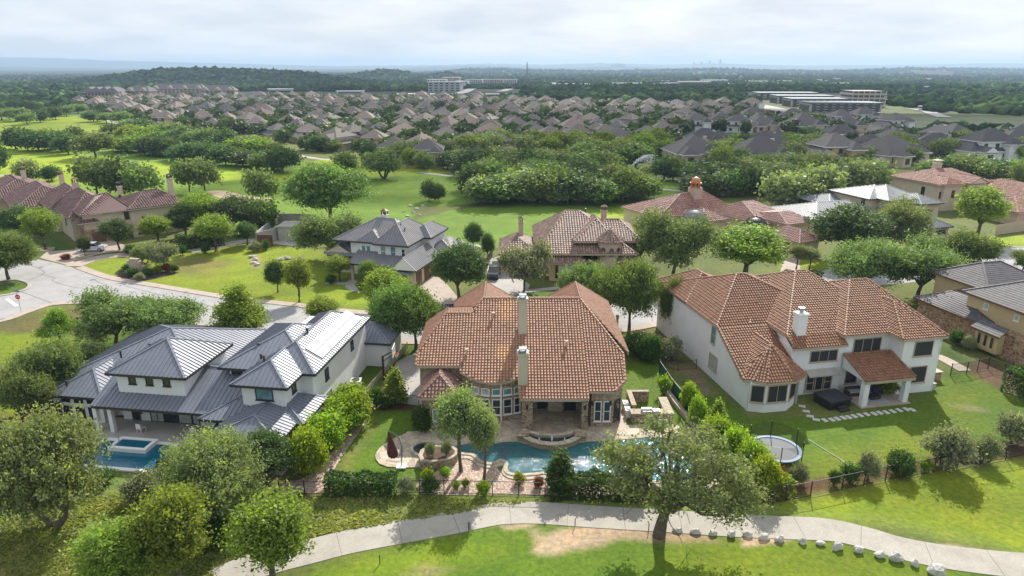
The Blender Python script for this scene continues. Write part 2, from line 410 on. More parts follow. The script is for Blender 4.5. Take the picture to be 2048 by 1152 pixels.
def catmull(P,n=6,closed=True):
    P=[np.array(p[:2],float) for p in P]; out=[]; m=len(P)
    for i in range(m if closed else m-1):
        a,b,c,d=[P[(i+k)%m] if closed else P[min(max(i+k,0),m-1)] for k in (-1,0,1,2)]
        for t in np.linspace(0,1,n,endpoint=False):
            out.append(tuple(.5*((2*b)+(-a+c)*t+(2*a-5*b+4*c-d)*t*t+(-a+3*b-3*c+d)*t**3)))
    if not closed: out.append(tuple(P[-1]))
    return out
def px(L,z=0): return [V(a,b,z)[:2] for a,b in L]
def soft(X,Y,P,w):
    """1 inside polygon P, fading over w metres"""
    d=np.full(X.shape,1e9); n=len(P); bx=[p[0] for p in P]; by=[p[1] for p in P]
    near=(X>min(bx)-w)&(X<max(bx)+w)&(Y>min(by)-w)&(Y<max(by)+w); out=np.zeros(X.shape)
    if not near.any(): return out
    x=X[near];y=Y[near]; d=np.full(x.shape,1e9)
    for i in range(n):
        a=np.array(P[i][:2]);b=np.array(P[(i+1)%n][:2]); e=b-a; L=max(e@e,1e-9)
        t=np.clip(((x-a[0])*e[0]+(y-a[1])*e[1])/L,0,1); d=np.minimum(d,np.hypot(x-a[0]-t*e[0],y-a[1]-t*e[1]))
    sg=np.where(pip(x,y,[p[:2] for p in P]),d,-d); out[near]=np.clip(.5+sg/(2*w),0,1); return out
NR=1000; ys=-20+0*np.arange(NR,dtype=float)
ys=np.concatenate([np.linspace(-60,30,20,endpoint=False),30*np.exp(np.linspace(0,math.log(17500/30),NR))])
NCc=430; ss=np.linspace(-1,1,NCc)
Yg=np.repeat(ys[:,None],NCc,1); Xg=ss[None,:]*(np.maximum(Yg,30)*1.02+22)
Zg=terrain(Xg,Yg)
def nz(X,Y,s,seed=0):
    r=np.random.RandomState(seed); o=np.zeros(X.shape)
    for k in range(5):
        a=r.rand()*6.28; f=s*(1.7**k)*(.8+.4*r.rand()); ph=r.rand(2)*6.28; w=1/(1.4**k)
        o+=w*np.sin((X*cos(a)+Y*sin(a))*f+ph[0]+1.3*np.sin((Y*cos(a)-X*sin(a))*f*.7+ph[1]))
    return o/2.6
C0=np.zeros(Xg.shape+(3,)); 
rough=np.array([.115,.145,.038]); lawn=np.array([.085,.155,.013]); lime=np.array([.175,.235,.018]); fair=np.array([.24,.33,.02]); fairdark=np.array([.12,.21,.022])
dry=np.array([.20,.19,.07]); dirt=np.array([.40,.31,.22]); forest=np.array([.022,.04,.018]); mulch=np.array([.09,.055,.035]); yard=np.array([.10,.14,.04])
C0[:]=rough
n1=nz(Xg,Yg,.12,1)[...,None]; n2=nz(Xg,Yg,.9,2)[...,None]; n3=nz(Xg,Yg,.02,3)[...,None]
def paint(L,c,w=.5,j=0.0,world=False,amt=1.0):
    global C0
    P=L if world else px(L)
    m=soft(Xg+j*n2[...,0],Yg+j*n1[...,0]*1.2,P,w)[...,None]*amt
    C0=C0*(1-m)+np.array(c)*m
far=np.clip((Yg-330)/120,0,1)[...,None]; C0=C0*(1-far)+yard*.8*far
far=np.clip((Yg-640)/200,0,1)[...,None]; C0=C0*(1-far)+forest*far
clr=((n3>.45)&(Yg[...,None]>1000)); C0=np.where(clr,C0*.8+np.array([.06,.08,.04])*.2,C0)
# golf course
paint([(-700,232),(0,232),(130,226),(260,238),(420,285),(560,322),(800,330),(960,360),(1000,400),(1290,395),(1320,470),(600,480),(300,440),(-700,400)],fairdark*1.15,3,2)
paint([(-500,262),(60,240),(140,232),(300,240),(360,262),(280,285),(180,292),(40,300),(-500,310)],fair*.8,3,2)
paint([(-500,290),(0,287),(70,292),(180,312),(330,330),(470,342),(560,350),(640,320),(700,316),(760,330),(690,348),(600,362),(480,362),(330,352),(200,365),(100,368),(-500,372)],fair*1.12,2.5,2)
paint([(600,330),(680,318),(820,320),(900,322),(900,345),(820,352),(700,356),(590,362)],fair*1.0,3,2)
paint([(880,418),(1010,408),(1200,412),(1300,420),(1330,470),(1100,470),(960,500),(880,470),(800,440)],fairdark*1.05,1.5,1)
paint([(1090,445),(1180,432),(1230,420),(1290,408),(1340,400),(1430,395),(1400,440),(1290,470),(1150,480)],fair*1.1,2,1)
paint([(1290,360),(1390,355),(1420,400),(1290,410)],fairdark,2,1)
paint([(1700,345),(1830,345),(2100,335),(2100,368),(1830,372),(1700,368)],fair*.8,2,1)
paint([(1290,330),(1350,326),(1400,345),(1300,350)],fair*.6,2,1)
paint([(845,318),(900,318),(960,330),(900,340),(840,338)],lime*.8,2,1)
paint([(820,410),(880,412),(1100,395),(1110,402),(1000,410),(900,420),(830,440)],rough*.8,1,1)
# street side lawns
paint([(150,528),(215,514),(275,520),(330,508),(450,492),(560,492),(640,500),(720,545),(880,575),(860,610),(711,624),(600,612),(443,594),(310,572),(215,556)],lime*.95,.6,.5)
paint([(150,528),(215,514),(260,520),(250,548),(215,556)],lime*1.05,.6,.5)
paint([(355,520),(420,515),(460,525),(440,545),(400,552),(350,545)],dry*.75,2.5,1.5)
paint([(400,535),(520,540),(600,590),(500,590)],lime*1.05,3,2,amt=.6)
paint([(503,510),(518,508),(521,535),(508,536)],dirt*.7,.5,.4)
paint([(565,600),(720,560),(820,585),(830,612),(600,612)],fair*.9,1.5,1)
paint([(0,455),(70,452),(150,492),(100,515),(30,500),(-100,500)],lawn*.8,.7,.5)
paint([(0,640),(80,625),(150,612),(215,615),(230,640),(150,662),(0,690),(-100,690)],dry*.6,1.5,1)
paint([(0,600),(48,575),(53,566),(40,562),(0,572)],lawn,.3)
paint([(-60,668),(100,665),(190,690),(200,720),(100,760),(60,830),(0,860),(-200,880)],lime*1.0,1,1)
paint([(-60,735),(60,732),(60,742),(0,755),(-60,755)],dry*1.2,.8,.5)
paint([(180,690),(250,660),(420,652),(430,700),(330,720),(200,760)],lawn*1.0,1,.5)
paint([(1010,588),(1090,578),(1180,575),(1190,600),(1010,602)],lawn*.9,.5)
paint([(1560,540),(1560,525),(1600,518),(1650,520),(1662,535),(1600,545)],lime,.4)
paint([(1380,560),(1520,552),(1600,560),(1560,575),(1380,590)],lawn*.9,.8,.5)
paint([(1230,645),(1260,640),(1330,640),(1330,665),(1240,680)],lawn,.5)
paint([(1270,665),(1400,650),(1400,720),(1290,700)],mulch*2.2,1.2,1)
paint([(1960,475),(2100,465),(2100,505),(1960,500)],fair*.9,1,.8)
# gardens between the near houses
paint([(690,740),(760,690),(840,680),(850,700),(790,730),(745,790),(735,830),(700,850)],lawn*.75,.5)
paint([(640,966),(700,880),(742,830),(760,815),(840,815),(862,868),(840,985)],lawn*1.1,.35,.2)
paint([(655,955),(735,860),(745,835),(756,838),(715,915),(680,965)],dry*.9,.6,.4,amt=.6)
paint([(742,806),(760,800),(840,812),(835,822),(760,822)],mulch,.25)
paint([(1240,770),(1250,720),(1310,715),(1370,800),(1400,900),(1330,860),(1290,830)],lawn*.95,.5)
paint([(1330,720),(1390,735),(1440,800),(1500,838),(1470,835),(1400,775)],dirt*.55,.7,.6)
paint([(1385,800),(1440,790),(1500,835),(1600,835),(1700,830),(1850,795),(1900,740),(1980,735),(2048,790),(2120,860),(2048,885),(1926,920),(1770,950),(1600,975),(1560,900),(1450,880)],lawn*.95,.4,.2)
paint([(1600,930),(1850,850),(1900,860),(1870,905),(1700,945),(1640,960)],lime*.75,1.5,1)
paint([(1830,790),(1980,770),(2010,800),(1900,860),(1860,850)],lime*.7,2,1.5,amt=.6)
paint([(1900,810),(1960,812),(1990,822),(1930,822)],dirt*.8,.5,.8,amt=.5)
paint([(1560,960),(1620,958),(1770,932),(1926,900),(2048,875),(2100,872),(2100,912),(1926,940),(1770,972),(1620,1003),(1530,1020),(1525,985)],mulch*1.2,.5,.3)
paint([(1890,690),(1960,735),(1990,745),(1930,735),(1880,710)],lawn*.6,1,.5)
paint([(1960,715),(2048,760),(2048,800),(2000,780),(1940,745)],mulch*1.5,.5,.4)
# golf edge in front
paint([(-300,900),(560,985),(840,990),(1350,1005),(1530,1020),(1770,972),(2048,918),(2400,880),(2500,1110),(2048,1108),(1700,1050),(1500,1040),(1200,1010),(960,1020),(620,1085),(400,1130),(200,1300),(-300,1300)],rough*1.35+np.array([0,.03,0]),1,.6)
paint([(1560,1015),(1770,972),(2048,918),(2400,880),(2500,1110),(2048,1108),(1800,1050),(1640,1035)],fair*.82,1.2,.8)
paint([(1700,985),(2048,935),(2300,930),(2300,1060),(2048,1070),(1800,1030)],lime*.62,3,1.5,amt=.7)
paint([(600,985),(840,992),(1060,1002),(900,1030),(700,1060),(560,1075)],dry*.72,1.5,1,amt=.55)
paint([(620,1200),(620,1150),(980,1045),(1100,1050),(1350,1070),(1700,1082),(2048,1160),(2300,1250),(1500,1350),(500,1350)],lawn*1.05,1,.5)
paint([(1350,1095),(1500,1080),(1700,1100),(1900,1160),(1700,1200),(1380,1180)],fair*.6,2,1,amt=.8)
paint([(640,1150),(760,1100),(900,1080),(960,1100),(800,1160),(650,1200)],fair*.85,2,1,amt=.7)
paint([(1070,1075),(1110,1062),(1150,1050),(1260,1048),(1320,1062),(1240,1078),(1180,1095),(1120,1110),(1080,1105)],dirt,.45,.7)
paint([(1000,1046),(1075,1042),(1060,1052),(1010,1056)],dirt,.3,.3)
paint([(1055,1058),(1080,1055),(1085,1075),(1060,1078)],dirt,.3,.4,amt=.7)
paint([(1220,1050),(1400,1058),(1430,1080),(1300,1082),(1230,1075)],dirt*.8,.4,.5,amt=.8)
paint([(1480,1062),(1600,1072),(1560,1088),(1480,1090)],dirt*1.05,.3,.4)
paint([(1870,1098),(1990,1105),(2048,1112),(1990,1108),(1900,1090)],dirt,.3,.3,amt=.7)
paint([(840,1125),(900,1140),(860,1160),(800,1150)],dirt*.9,.5,.6,amt=.4)
paint([(-300,1010),(0,1030),(120,1060),(200,1100),(240,1200),(-300,1300)],dry*.85,2,1.5)
paint([(170,1000),(300,975),(360,1000),(300,1060),(220,1090)],lime*.55,1.5,1)
paint([(170,990),(250,985),(290,1000),(200,1020)],dry,1.2,1,amt=.7)
paint([(560,960),(640,965),(640,985),(555,1000)],mulch*2,.3,.2)
paint([(0,830),(110,870),(60,960),(-60,900)],mulch,1,.5)
# far fields
paint([(1700,232),(1850,226),(2100,240),(2100,262),(1900,262),(1720,250),(1560,228)],np.array([.08,.105,.05]),10,6)
paint([(1370,190),(1480,205),(1560,225),(1500,222),(1380,200)],np.array([.16,.13,.09]),6,4)
#paint([(900,178),(1000,176),(1010,186),(860,190)],np.array([.25,.27,.2]),10,8)
#paint([(1100,158),(1500,160),(1700,170),(1400,172),(1120,168)],np.array([.16,.18,.13]),40,20,amt=.6)
C0*=1+.10*n1+.07*n2
C0=np.clip(C0,.005,.9)
me=bpy.data.meshes.new('ground'); nr=len(ys)
vv=np.stack([Xg,Yg,Zg],-1).reshape(-1,3).astype(np.float32)
idx=(np.arange(nr-1)[:,None]*NCc+np.arange(NCc-1)[None,:]).ravel()
qd=np.stack([idx,idx+1,idx+NCc+1,idx+NCc],1).astype(np.int32)
def mesh_np(me,vv,qd,k=4):
    me.vertices.add(len(vv)); me.vertices.foreach_set('co',vv.astype(np.float32).ravel())
    me.loops.add(len(qd)*k); me.loops.foreach_set('vertex_index',qd.astype(np.int32).ravel())
    me.polygons.add(len(qd)); me.polygons.foreach_set('loop_start',np.arange(0,len(qd)*k,k,dtype=np.int32))
    me.update(calc_edges=True)
mesh_np(me,vv,qd)
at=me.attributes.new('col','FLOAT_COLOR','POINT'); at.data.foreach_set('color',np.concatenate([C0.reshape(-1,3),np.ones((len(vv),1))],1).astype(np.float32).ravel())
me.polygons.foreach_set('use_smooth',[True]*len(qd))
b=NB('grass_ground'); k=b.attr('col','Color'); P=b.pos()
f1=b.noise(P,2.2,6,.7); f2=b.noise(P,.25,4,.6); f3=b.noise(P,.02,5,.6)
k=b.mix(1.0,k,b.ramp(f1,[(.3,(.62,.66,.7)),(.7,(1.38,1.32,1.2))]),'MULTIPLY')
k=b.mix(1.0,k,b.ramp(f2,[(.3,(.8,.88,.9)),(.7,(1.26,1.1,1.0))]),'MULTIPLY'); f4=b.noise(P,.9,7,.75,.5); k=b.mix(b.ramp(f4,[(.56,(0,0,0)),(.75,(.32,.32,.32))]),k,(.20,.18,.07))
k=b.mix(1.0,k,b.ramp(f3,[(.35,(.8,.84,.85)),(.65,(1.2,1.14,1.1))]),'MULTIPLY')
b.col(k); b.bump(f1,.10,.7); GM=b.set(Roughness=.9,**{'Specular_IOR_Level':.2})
me.materials.append(GM); g=bpy.data.objects.new('ground',me); link(g); g['kind']='structure'
# ------------------------------------------------------------------ paved surfaces
def structure(o): o['kind']='structure'; return o
def sheet(name,P,z,mat,th=0.0,smooth=3,world=False,parent=None):
    Q=P if world else px(P)
    if smooth: Q=catmull(Q,smooth)
    b=MB(); b.prism(Q,z-th if th else z-.01,z); return b.build(name,mat,parent)
def offset_line(P,w):
    out=[]
    for i,p in enumerate(P):
        a=P[max(i-1,0)];c=P[min(i+1,len(P)-1)]; d=np.array([c[0]-a[0],c[1]-a[1]]); d/=np.linalg.norm(d)+1e-9
        out.append((p[0]-d[1]*w,p[1]+d[0]*w))
    return out
def strip(name,P,w,z,mat,th=0.03,world=False,n=6,parent=None,side=0,onT=False):
    Q=P if world else ([VT(*p)[:2] for p in P] if onT else px(P)); Q=catmull(Q,n,False)
    A=offset_line(Q,w*(.5 if side==0 else max(side,0))); B=offset_line(Q,-w*(.5 if side==0 else max(-side,0))); b=MB()
    for i in range(len(Q)-1):
        if onT:
            f_=lambda q:(q[0],q[1],z+float(terrain(q[0],q[1]))); b.face([f_(B[i]),f_(B[i+1]),f_(A[i+1]),f_(A[i])]); continue
        b.face([(*B[i],z),(*B[i+1],z),(*A[i+1],z),(*A[i],z)])
        b.face([(*A[i],z-th),(*A[i],z),(*A[i+1],z),(*A[i+1],z-th)]); b.face([(*B[i],z),(*B[i],z-th),(*B[i+1],z-th),(*B[i+1],z)])
    return b.build(name,mat,parent)
b=NB('street_concrete'); P=b.pos(); f=b.noise(P,.35,6,.65,.4); f2=b.noise(P,5,4,.6)
k=b.ramp(f,[(.25,(.27,.262,.258)),(.5,(.34,.33,.325)),(.8,(.40,.387,.378))]); k=b.mix(1.0,k,b.ramp(f2,[(.3,(.9,.9,.9)),(.7,(1.08,1.08,1.08))]),'MULTIPLY'); b.col(k); M_road=b.set(Roughness=.85)
b=NB('cart_path_concrete'); P=b.pos(); f=b.noise(P,.5,6,.65,.6); f2=b.noise(P,7,3,.6)
k=b.ramp(f,[(.25,(.29,.262,.22)),(.5,(.38,.35,.30)),(.8,(.44,.41,.36))]); k=b.mix(1.0,k,b.ramp(f2,[(.3,(.88,.88,.88)),(.7,(1.08,1.08,1.08))]),'MULTIPLY'); b.col(k); M_path=b.set(Roughness=.88)
b=NB('pink_paving'); P=b.pos(); br=b.n('ShaderNodeTexBrick'); br.inputs['Scale'].default_value=3; b.l(P,br.inputs['Vector']); br.inputs['Color1'].default_value=(.38,.30,.25,1); br.inputs['Color2'].default_value=(.44,.37,.31,1); br.inputs['Mortar'].default_value=(.4,.33,.27,1); br.inputs['Mortar Size'].default_value=.01
b.col(b.mix(1.0,br.outputs[0],b.ramp(b.noise(P,.6,5,.6),[(.3,(.85,.85,.85)),(.7,(1.1,1.1,1.1))]),'MULTIPLY')); M_pave=b.set(Roughness=.85)
b=NB('flagstone'); P=b.pos(); vo=b.n('ShaderNodeTexVoronoi'); vo.inputs['Scale'].default_value=.9; b.l(P,vo.inputs['Vector']); ve=b.n('ShaderNodeTexVoronoi'); ve.feature='DISTANCE_TO_EDGE'; ve.inputs['Scale'].default_value=.9; b.l(P,ve.inputs['Vector'])
sp=b.n('ShaderNodeSeparateColor'); b.l(vo.outputs['Color'],sp.inputs[0]); k=b.ramp(sp.outputs[0],[(0,(.42,.33,.24)),(.5,(.52,.44,.34)),(1,(.36,.30,.24))])
k=b.mix(b.ramp(ve.outputs['Distance'],[(.01,(0,0,0)),(.04,(1,1,1))]),(.26,.22,.18),k); k=b.mix(1.0,k,b.ramp(b.noise(P,1.5,6,.7),[(.3,(.8,.78,.75)),(.7,(1.12,1.12,1.1))]),'MULTIPLY'); b.col(k); M_flag=b.set(Roughness=.75)
b=NB('gravel'); P=b.pos(); vo=b.n('ShaderNodeTexVoronoi'); vo.inputs['Scale'].default_value=7; b.l(P,vo.inputs['Vector']); sp=b.n('ShaderNodeSeparateColor'); b.l(vo.outputs['Color'],sp.inputs[0])
k=b.ramp(sp.outputs[0],[(0,(.24,.15,.11)),(.3,(.48,.34,.26)),(.6,(.36,.25,.20)),(1,(.66,.56,.47))]); b.col(k); b.bump(vo.outputs['Distance'],.06); M_gravel=b.set(Roughness=.85)
# concrete curb and sidewalk colour
street_up=[(76,519),(142,534),(215,559),(310,575),(443,597),(600,615),(711,628),(900,636),(1100,628),(1240,612),(1400,590),(1560,562),(1660,538),(1800,515),(1990,497),(2048,494),(2160,492)]
street_lo=[(2160,545),(2048,545),(1985,547),(1850,562),(1700,577),(1600,592),(1450,618),(1330,642),(1225,660),(1050,672),(880,682),(750,678),(531,658),(428,650),(395,646),(300,632),(200,606),(171,603),(103,607),(44,625),(0,640),(-120,665)]
street_l=[(-120,600),(0,592),(40,583),(58,575),(57,566),(35,560),(0,562),(-120,570),(-120,515),(0,522),(40,522)]
structure(sheet('street',street_up+street_lo+street_l,.02,M_road,smooth=2))
structure(strip('sidewalk',[(150,537),(215,559),(310,575),(443,597),(600,615),(711,628),(900,636),(1100,628),(1240,612)],1.5,.10,M_pave,th=.1,side=1))
structure(strip('sidewalk',[(531,658),(428,650),(395,646),(300,632),(200,606),(171,603),(103,607),(44,625),(0,640),(-120,665)],1.3,.10,M_pave,th=.1,side=1))
structure(strip('sidewalk',[(750,678),(880,682),(1050,672),(1225,660),(1330,642),(1450,618)],1.3,.10,M_pave,th=.1,side=-1))
structure(strip('kerb',[(-120,600),(0,592),(40,583),(58,575),(57,566),(35,560),(0,562),(-120,570)],.6,.12,M_conc,th=.12))
structure(strip('kerb',[(2160,492),(2048,494),(1990,497),(1800,515),(1660,538)],.4,.12,M_conc,th=.12))
structure(strip('stop_bar',[(14,598),(34,612)],.5,.03,plain('road_paint',(.7,.7,.68),.7,.1),n=1))
M_crk=plain('tar_crack',(.16,.155,.15),.8,.1)
for k_,L_ in enumerate(([(80,548),(110,556),(105,562),(150,575),(200,578)],[(190,560),(200,566),(215,570),(190,574),(192,584),(230,596)],[(0,566),(60,590),(120,612)],[(250,572),(330,592),(420,612),(520,632)],[(60,530),(90,545),(60,560)])): structure(strip('road_crack',L_,.13,.028+.001*k_,M_crk,th=.0,n=3))
for bx,by in ((82,535),(185,560)):
    b=MB(); c_=V(bx,by); b.lathe(c_[0],c_[1],[(.45,.032),(0,.032)],16); structure(b.build('manhole_cover',M_crk,None))
CARTP=[(430,1165),(480,1142),(560,1118),(620,1103),(700,1083),(800,1064),(900,1046),(980,1030),(1020,1026),(1080,1026),(1200,1034),(1330,1042),(1450,1050),(1560,1055),(1660,1060),(1740,1078),(1800,1096),(1880,1112),(1980,1125),(2060,1132),(2200,1140)]
structure(strip('cart_path',CARTP,2.8,.04,M_path,th=.04,n=8))
Q=catmull(px(CARTP),8,False); jb=MB(); acc=0
for i in range(1,len(Q)-1):
    acc+=hypot(Q[i][0]-Q[i-1][0],Q[i][1]-Q[i-1][1])
    if acc>4.2:
        acc=0; d=np.array([Q[i+1][0]-Q[i-1][0],Q[i+1][1]-Q[i-1][1]]); d/=np.linalg.norm(d); nn=np.array([-d[1],d[0]])
        a=np.array(Q[i])+nn*1.5; c=np.array(Q[i])-nn*1.5; jb.bar((*a,.04),(*c,.04),.035,.012)
structure(jb.build('cart_path_joints',plain('joint_dark',(.17,.15,.12),.9),None))
structure(strip('path',[(500,425),(560,438),(600,452),(640,462)],2.4,.04,M_path))
structure(strip('path',[(0,352),(18,350),(30,356)],3,.04,M_path))
structure(strip('path',[(840,345),(900,352),(960,358),(1010,366),(1060,372)],2.4,.04,M_path))
structure(strip('path',[(590,310),(640,318),(700,322),(780,325)],3,.03,M_path))
structure(strip('path',[(215,240),(260,258),(310,274),(360,284),(430,293),(500,298)],4,.03,M_path))
structure(strip('path',[(1290,378),(1340,380),(1400,388)],2,.03,M_path))
structure(strip('path',[(640,465),(700,478),(760,488),(900,492),(985,492)],2.2,.03,M_path))
structure(strip('path',[(380,503),(430,494),(480,484),(520,481),(570,486),(600,490)],3.0,.05,M_conc))
structure(sheet('driveway',[(80,516),(143,533),(150,522),(200,508),(260,500),(245,488),(210,478),(160,486),(150,500),(95,503)],.05,M_pave,smooth=0))
structure(strip('driveway',[(146,533),(175,522),(215,513),(262,510)],3.2,.055,M_pave))
structure(sheet('driveway',[(846,553),(868,547),(895,570),(920,600),(925,638),(850,640),(855,610),(838,580)],.05,M_pave,smooth=0))
structure(sheet('driveway',[(978,520),(998,512),(1012,540),(1060,570),(1055,584),(1010,600),(1000,640),(960,640),(968,580)],.05,M_conc,smooth=0))
structure(strip('walkway',[(1000,587),(1060,582),(1120,576)],1.4,.06,M_conc))
structure(strip('walkway',[(652,567),(690,567),(712,563)],1.2,.05,M_conc))
structure(strip('walkway',[(707,560),(700,572),(712,580),(740,583)],1.5,.055,M_conc))
structure(sheet('driveway',[(1556,560),(1565,528),(1580,505),(1600,515),(1600,540),(1650,560),(1640,590)],.05,M_pave,smooth=0))
structure(sheet('driveway',[(1810,482),(1870,478),(1880,505),(1830,515)],.05,M_pave,smooth=0))
structure(sheet('side_court',[(833,706),(815,712),(793,725),(781,750),(778,772),(790,806),(842,812),(842,740),(838,706)],.05,M_conc,smooth=0))
structure(strip('walkway',[(1872,712),(1895,722),(1930,742)],1.6,.05,M_pave))
structure(sheet('sand_bunker',[(412,384),(440,381),(470,386),(500,393),(542,396),(530,404),(490,402),(440,396)],.02,plain('sand',(.50,.38,.25),.95,.08)))
structure(sheet('sand_bunker',[(335,278),(350,276),(362,280),(350,283)],.02,MATS['sand']))
structure(sheet('sand_bunker',[(390,288),(425,290),(430,296),(400,296)],.02,MATS['sand']))
structure(sheet('patio_paving',[(-5.2,57.0),(11,57.0),(11.5,61.5),(12.5,62.5),(12.5,64),(-1,63.2),(-5.2,62.4)],.105,M_flag,th=.1,smooth=0,world=True))
structure(sheet('gravel_bed',[(842,988),(842,955),(870,945),(900,925),(945,912),(985,930),(1003,945),(1015,957),(1050,961),(1145,957),(1190,966),(1240,975),(1250,990),(1100,991),(985,989)],.03,M_gravel,smooth=2))
structure(sheet('gravel_bed',[(560,965),(600,960),(640,930),(700,860),(742,790),(750,792),(738,835),(690,905),(655,960),(640,985),(555,990)],.03,M_gravel,smooth=2))
# ------------------------------------------------------------------ pools
b=NB('pool_water'); P=b.pos(); f=b.noise(P,1.6,2,.5,.8); f2=b.noise(P,8,2,.5,.6)
h=b.math('ADD',b.math('MULTIPLY',f,.5),b.math('MULTIPLY',f2,1.0))
cc=b.ramp(b.noise(P,.35,3),[(.35,(.008,.075,.095)),(.7,(.02,.15,.16))]); b.col(cc); b.bump(h,.045); M_water=b.set(Roughness=.035,**{'Specular_IOR_Level':1.0})
b=NB('calm_pool_water'); P=b.pos(); b.col(b.ramp(b.noise(P,.5,2),[(.3,(.008,.09,.15)),(.7,(.012,.12,.19))])); b.bump(b.noise(P,3,3),.02); M_water2=b.set(Roughness=.06)
M_wdark=plain('dark_water',(.02,.035,.035),.06,.2,2,.01)
deck=[(752,920),(755,903),(775,886),(812,868),(862,862),(1250,852),(1345,850),(1420,880),(1450,950),(1400,985),(1300,985),(1190,966),(1145,957),(1050,961),(1015,957),(1003,945),(1006,932),(985,938),(955,932),(935,918),(880,925),(850,935),(775,935)]
structure(sheet('pool_deck',deck,.10,M_flag,th=.1,smooth=2))
POOL=[(902,897),(935,888),(1000,885),(1036,884),(1060,890),(1105,892),(1140,890),(1172,884),(1240,880),(1290,876),(1330,880),(1375,905),(1400,940),(1380,965),(1330,968),(1290,965),(1200,962),(1165,955),(1145,948),(1100,948),(1050,952),(1020,950),(1011,940),(1012,928),(1000,923),(985,930),(960,925),(945,912),(915,908)]
PW=catmull(px(POOL),3)
structure(sheet('pool_water',PW,.13,M_water,th=0,smooth=0,world=True))
pc=PW+[PW[0]]; structure(strip('pool_coping',pc,.38,.17,M_stone3,th=.10,world=True,n=1))
# ------------------------------------------------------------------ houses
def wallp(parent,P,z0,z1,mat,name='wall'):
    b=MB(); b.prism(P,z0,z1); return b.build(name,mat,parent)
def wallbox(parent,x0,y0,x1,y1,z0,z1,mat,name='wall'): return wallp(parent,[(x0,y0),(x1,y0),(x1,y1),(x0,y1)],z0,z1,mat,name)
def chimney(parent,x,y,z0,z1,w,d,mat,capm=M_black,pot='flue',name='chimney'):
    b=MB(); b.box(x-w/2,y-d/2,z0,x+w/2,y+d/2,z1); b.box(x-w/2-.09,y-d/2-.09,z1-.16,x+w/2+.09,y+d/2+.09,z1+.04)
    c=b.build(name,mat,parent)
    b=MB()
    if pot=='flue':
        b.box(x-w/2-.05,y-d/2-.05,z1+.05,x+w/2+.05,y+d/2+.05,z1+.12)
        for sx in (-1,1):
            for sy in (-1,1): b.box(x+sx*w*.3-.04,y+sy*d*.3-.04,z1+.12,x+sx*w*.3+.04,y+sy*d*.3+.04,z1+.42)
        b.box(x-w*.4,y-d*.4,z1+.42,x+w*.4,y+d*.4,z1+.48)
    elif pot=='round':
        b.lathe(x,y,[(w*.22,z1+.03),(w*.2,z1+.45),(w*.34,z1+.5),(w*.34,z1+.62),(0,z1+.64)],14)
    else:
        for sx in (-1,1):
            for sy in (-1,1): b.box(x+sx*w*.38-.08,y+sy*d*.38-.08,z1+.04,x+sx*w*.38+.08,y+sy*d*.38+.08,z1+.75)
        b.box(x-.12,y-.12,z1+.04,x+.12,y+.12,z1+.5)
        a=w*.62; top=(x,y,z1+1.15)
        R=[(x-a,y-a,z1+.75),(x+a,y-a,z1+.75),(x+a,y+a,z1+.75),(x-a,y+a,z1+.75)]
        for i in range(4): b.face([R[i],R[(i+1)%4],top])
        b.face(R[::-1])
    b.build('chimney_cap',capm,c); return c
def vent(parent,x,y,z,r=.09,h=.4,mat=M_dark):
    b=MB(); b.lathe(x,y,[(r,z-.3),(r,z+h),(r*1.7,z+h+.02),(r*1.7,z+h+.12),(0,z+h+.16)],10); b.build('roof_vent',mat,parent,smooth=True)
def door(parent,p,q,t,w,h,mat,panels=0,z=0,name='door'):
    dx,dy=q[0]-p[0],q[1]-p[1]; L=hypot(dx,dy); ux,uy=dx/L,dy/L; n=(uy,-ux)
    b=MB(); b.box(0,-.05,0,.1,0,h); b.box(w-.1,-.05,0,w,0,h); b.box(.1,-.05,h-.1,w-.1,0,h); b.box(.1,-.02,0,w-.1,0,h-.1)
    for i in range(1,panels): b.box(.1,-.035,h*i/panels-.02,w-.1,-.02,h*i/panels+.02)
    o=b.build(name,mat,parent); o.location=(p[0]+dx*t-ux*w/2+n[0]*.012,p[1]+dy*t-uy*w/2+n[1]*.012,z); o.rotation_euler=(0,0,atan2(dy,dx)); return o
# ---- the stone house with the wide tile roof
def stainC(P,out):
    m=np.zeros(len(P))
    for (x0,x1,y0,y1,a) in ((-2.0,-.2,63.0,65.2,1.0),(-1.9,.2,67.8,71.2,.8),(-1.4,-.1,61.5,63,.5)):
        fx=np.clip(np.minimum(P[:,0]-x0,x1-P[:,0])/.5,0,1)*np.clip(np.minimum(P[:,1]-y0,y1-P[:,1])/.5,0,1)*a; m=np.maximum(m,fx*(.45+.55*RS.rand(len(P))))
    m=m[:,None]; return out*(1-m)+np.array([.62,.33,.13])*m
C=thing('stone_house','brown stone house with wide terracotta roof and two tall beige chimneys, behind the glittering pool','house',(0,0,0))
R=Roof('tile',M_tile,(.36,.19,.115),stain=stainC,dark=.14,tu=.31,tv=.37,wall=M_stone)
S=.47; fz=lambda y: 3.74+S*(y-58.8)
def fp(x,y): return (x,y,fz(y))
ry=71.3; rz=fz(ry)
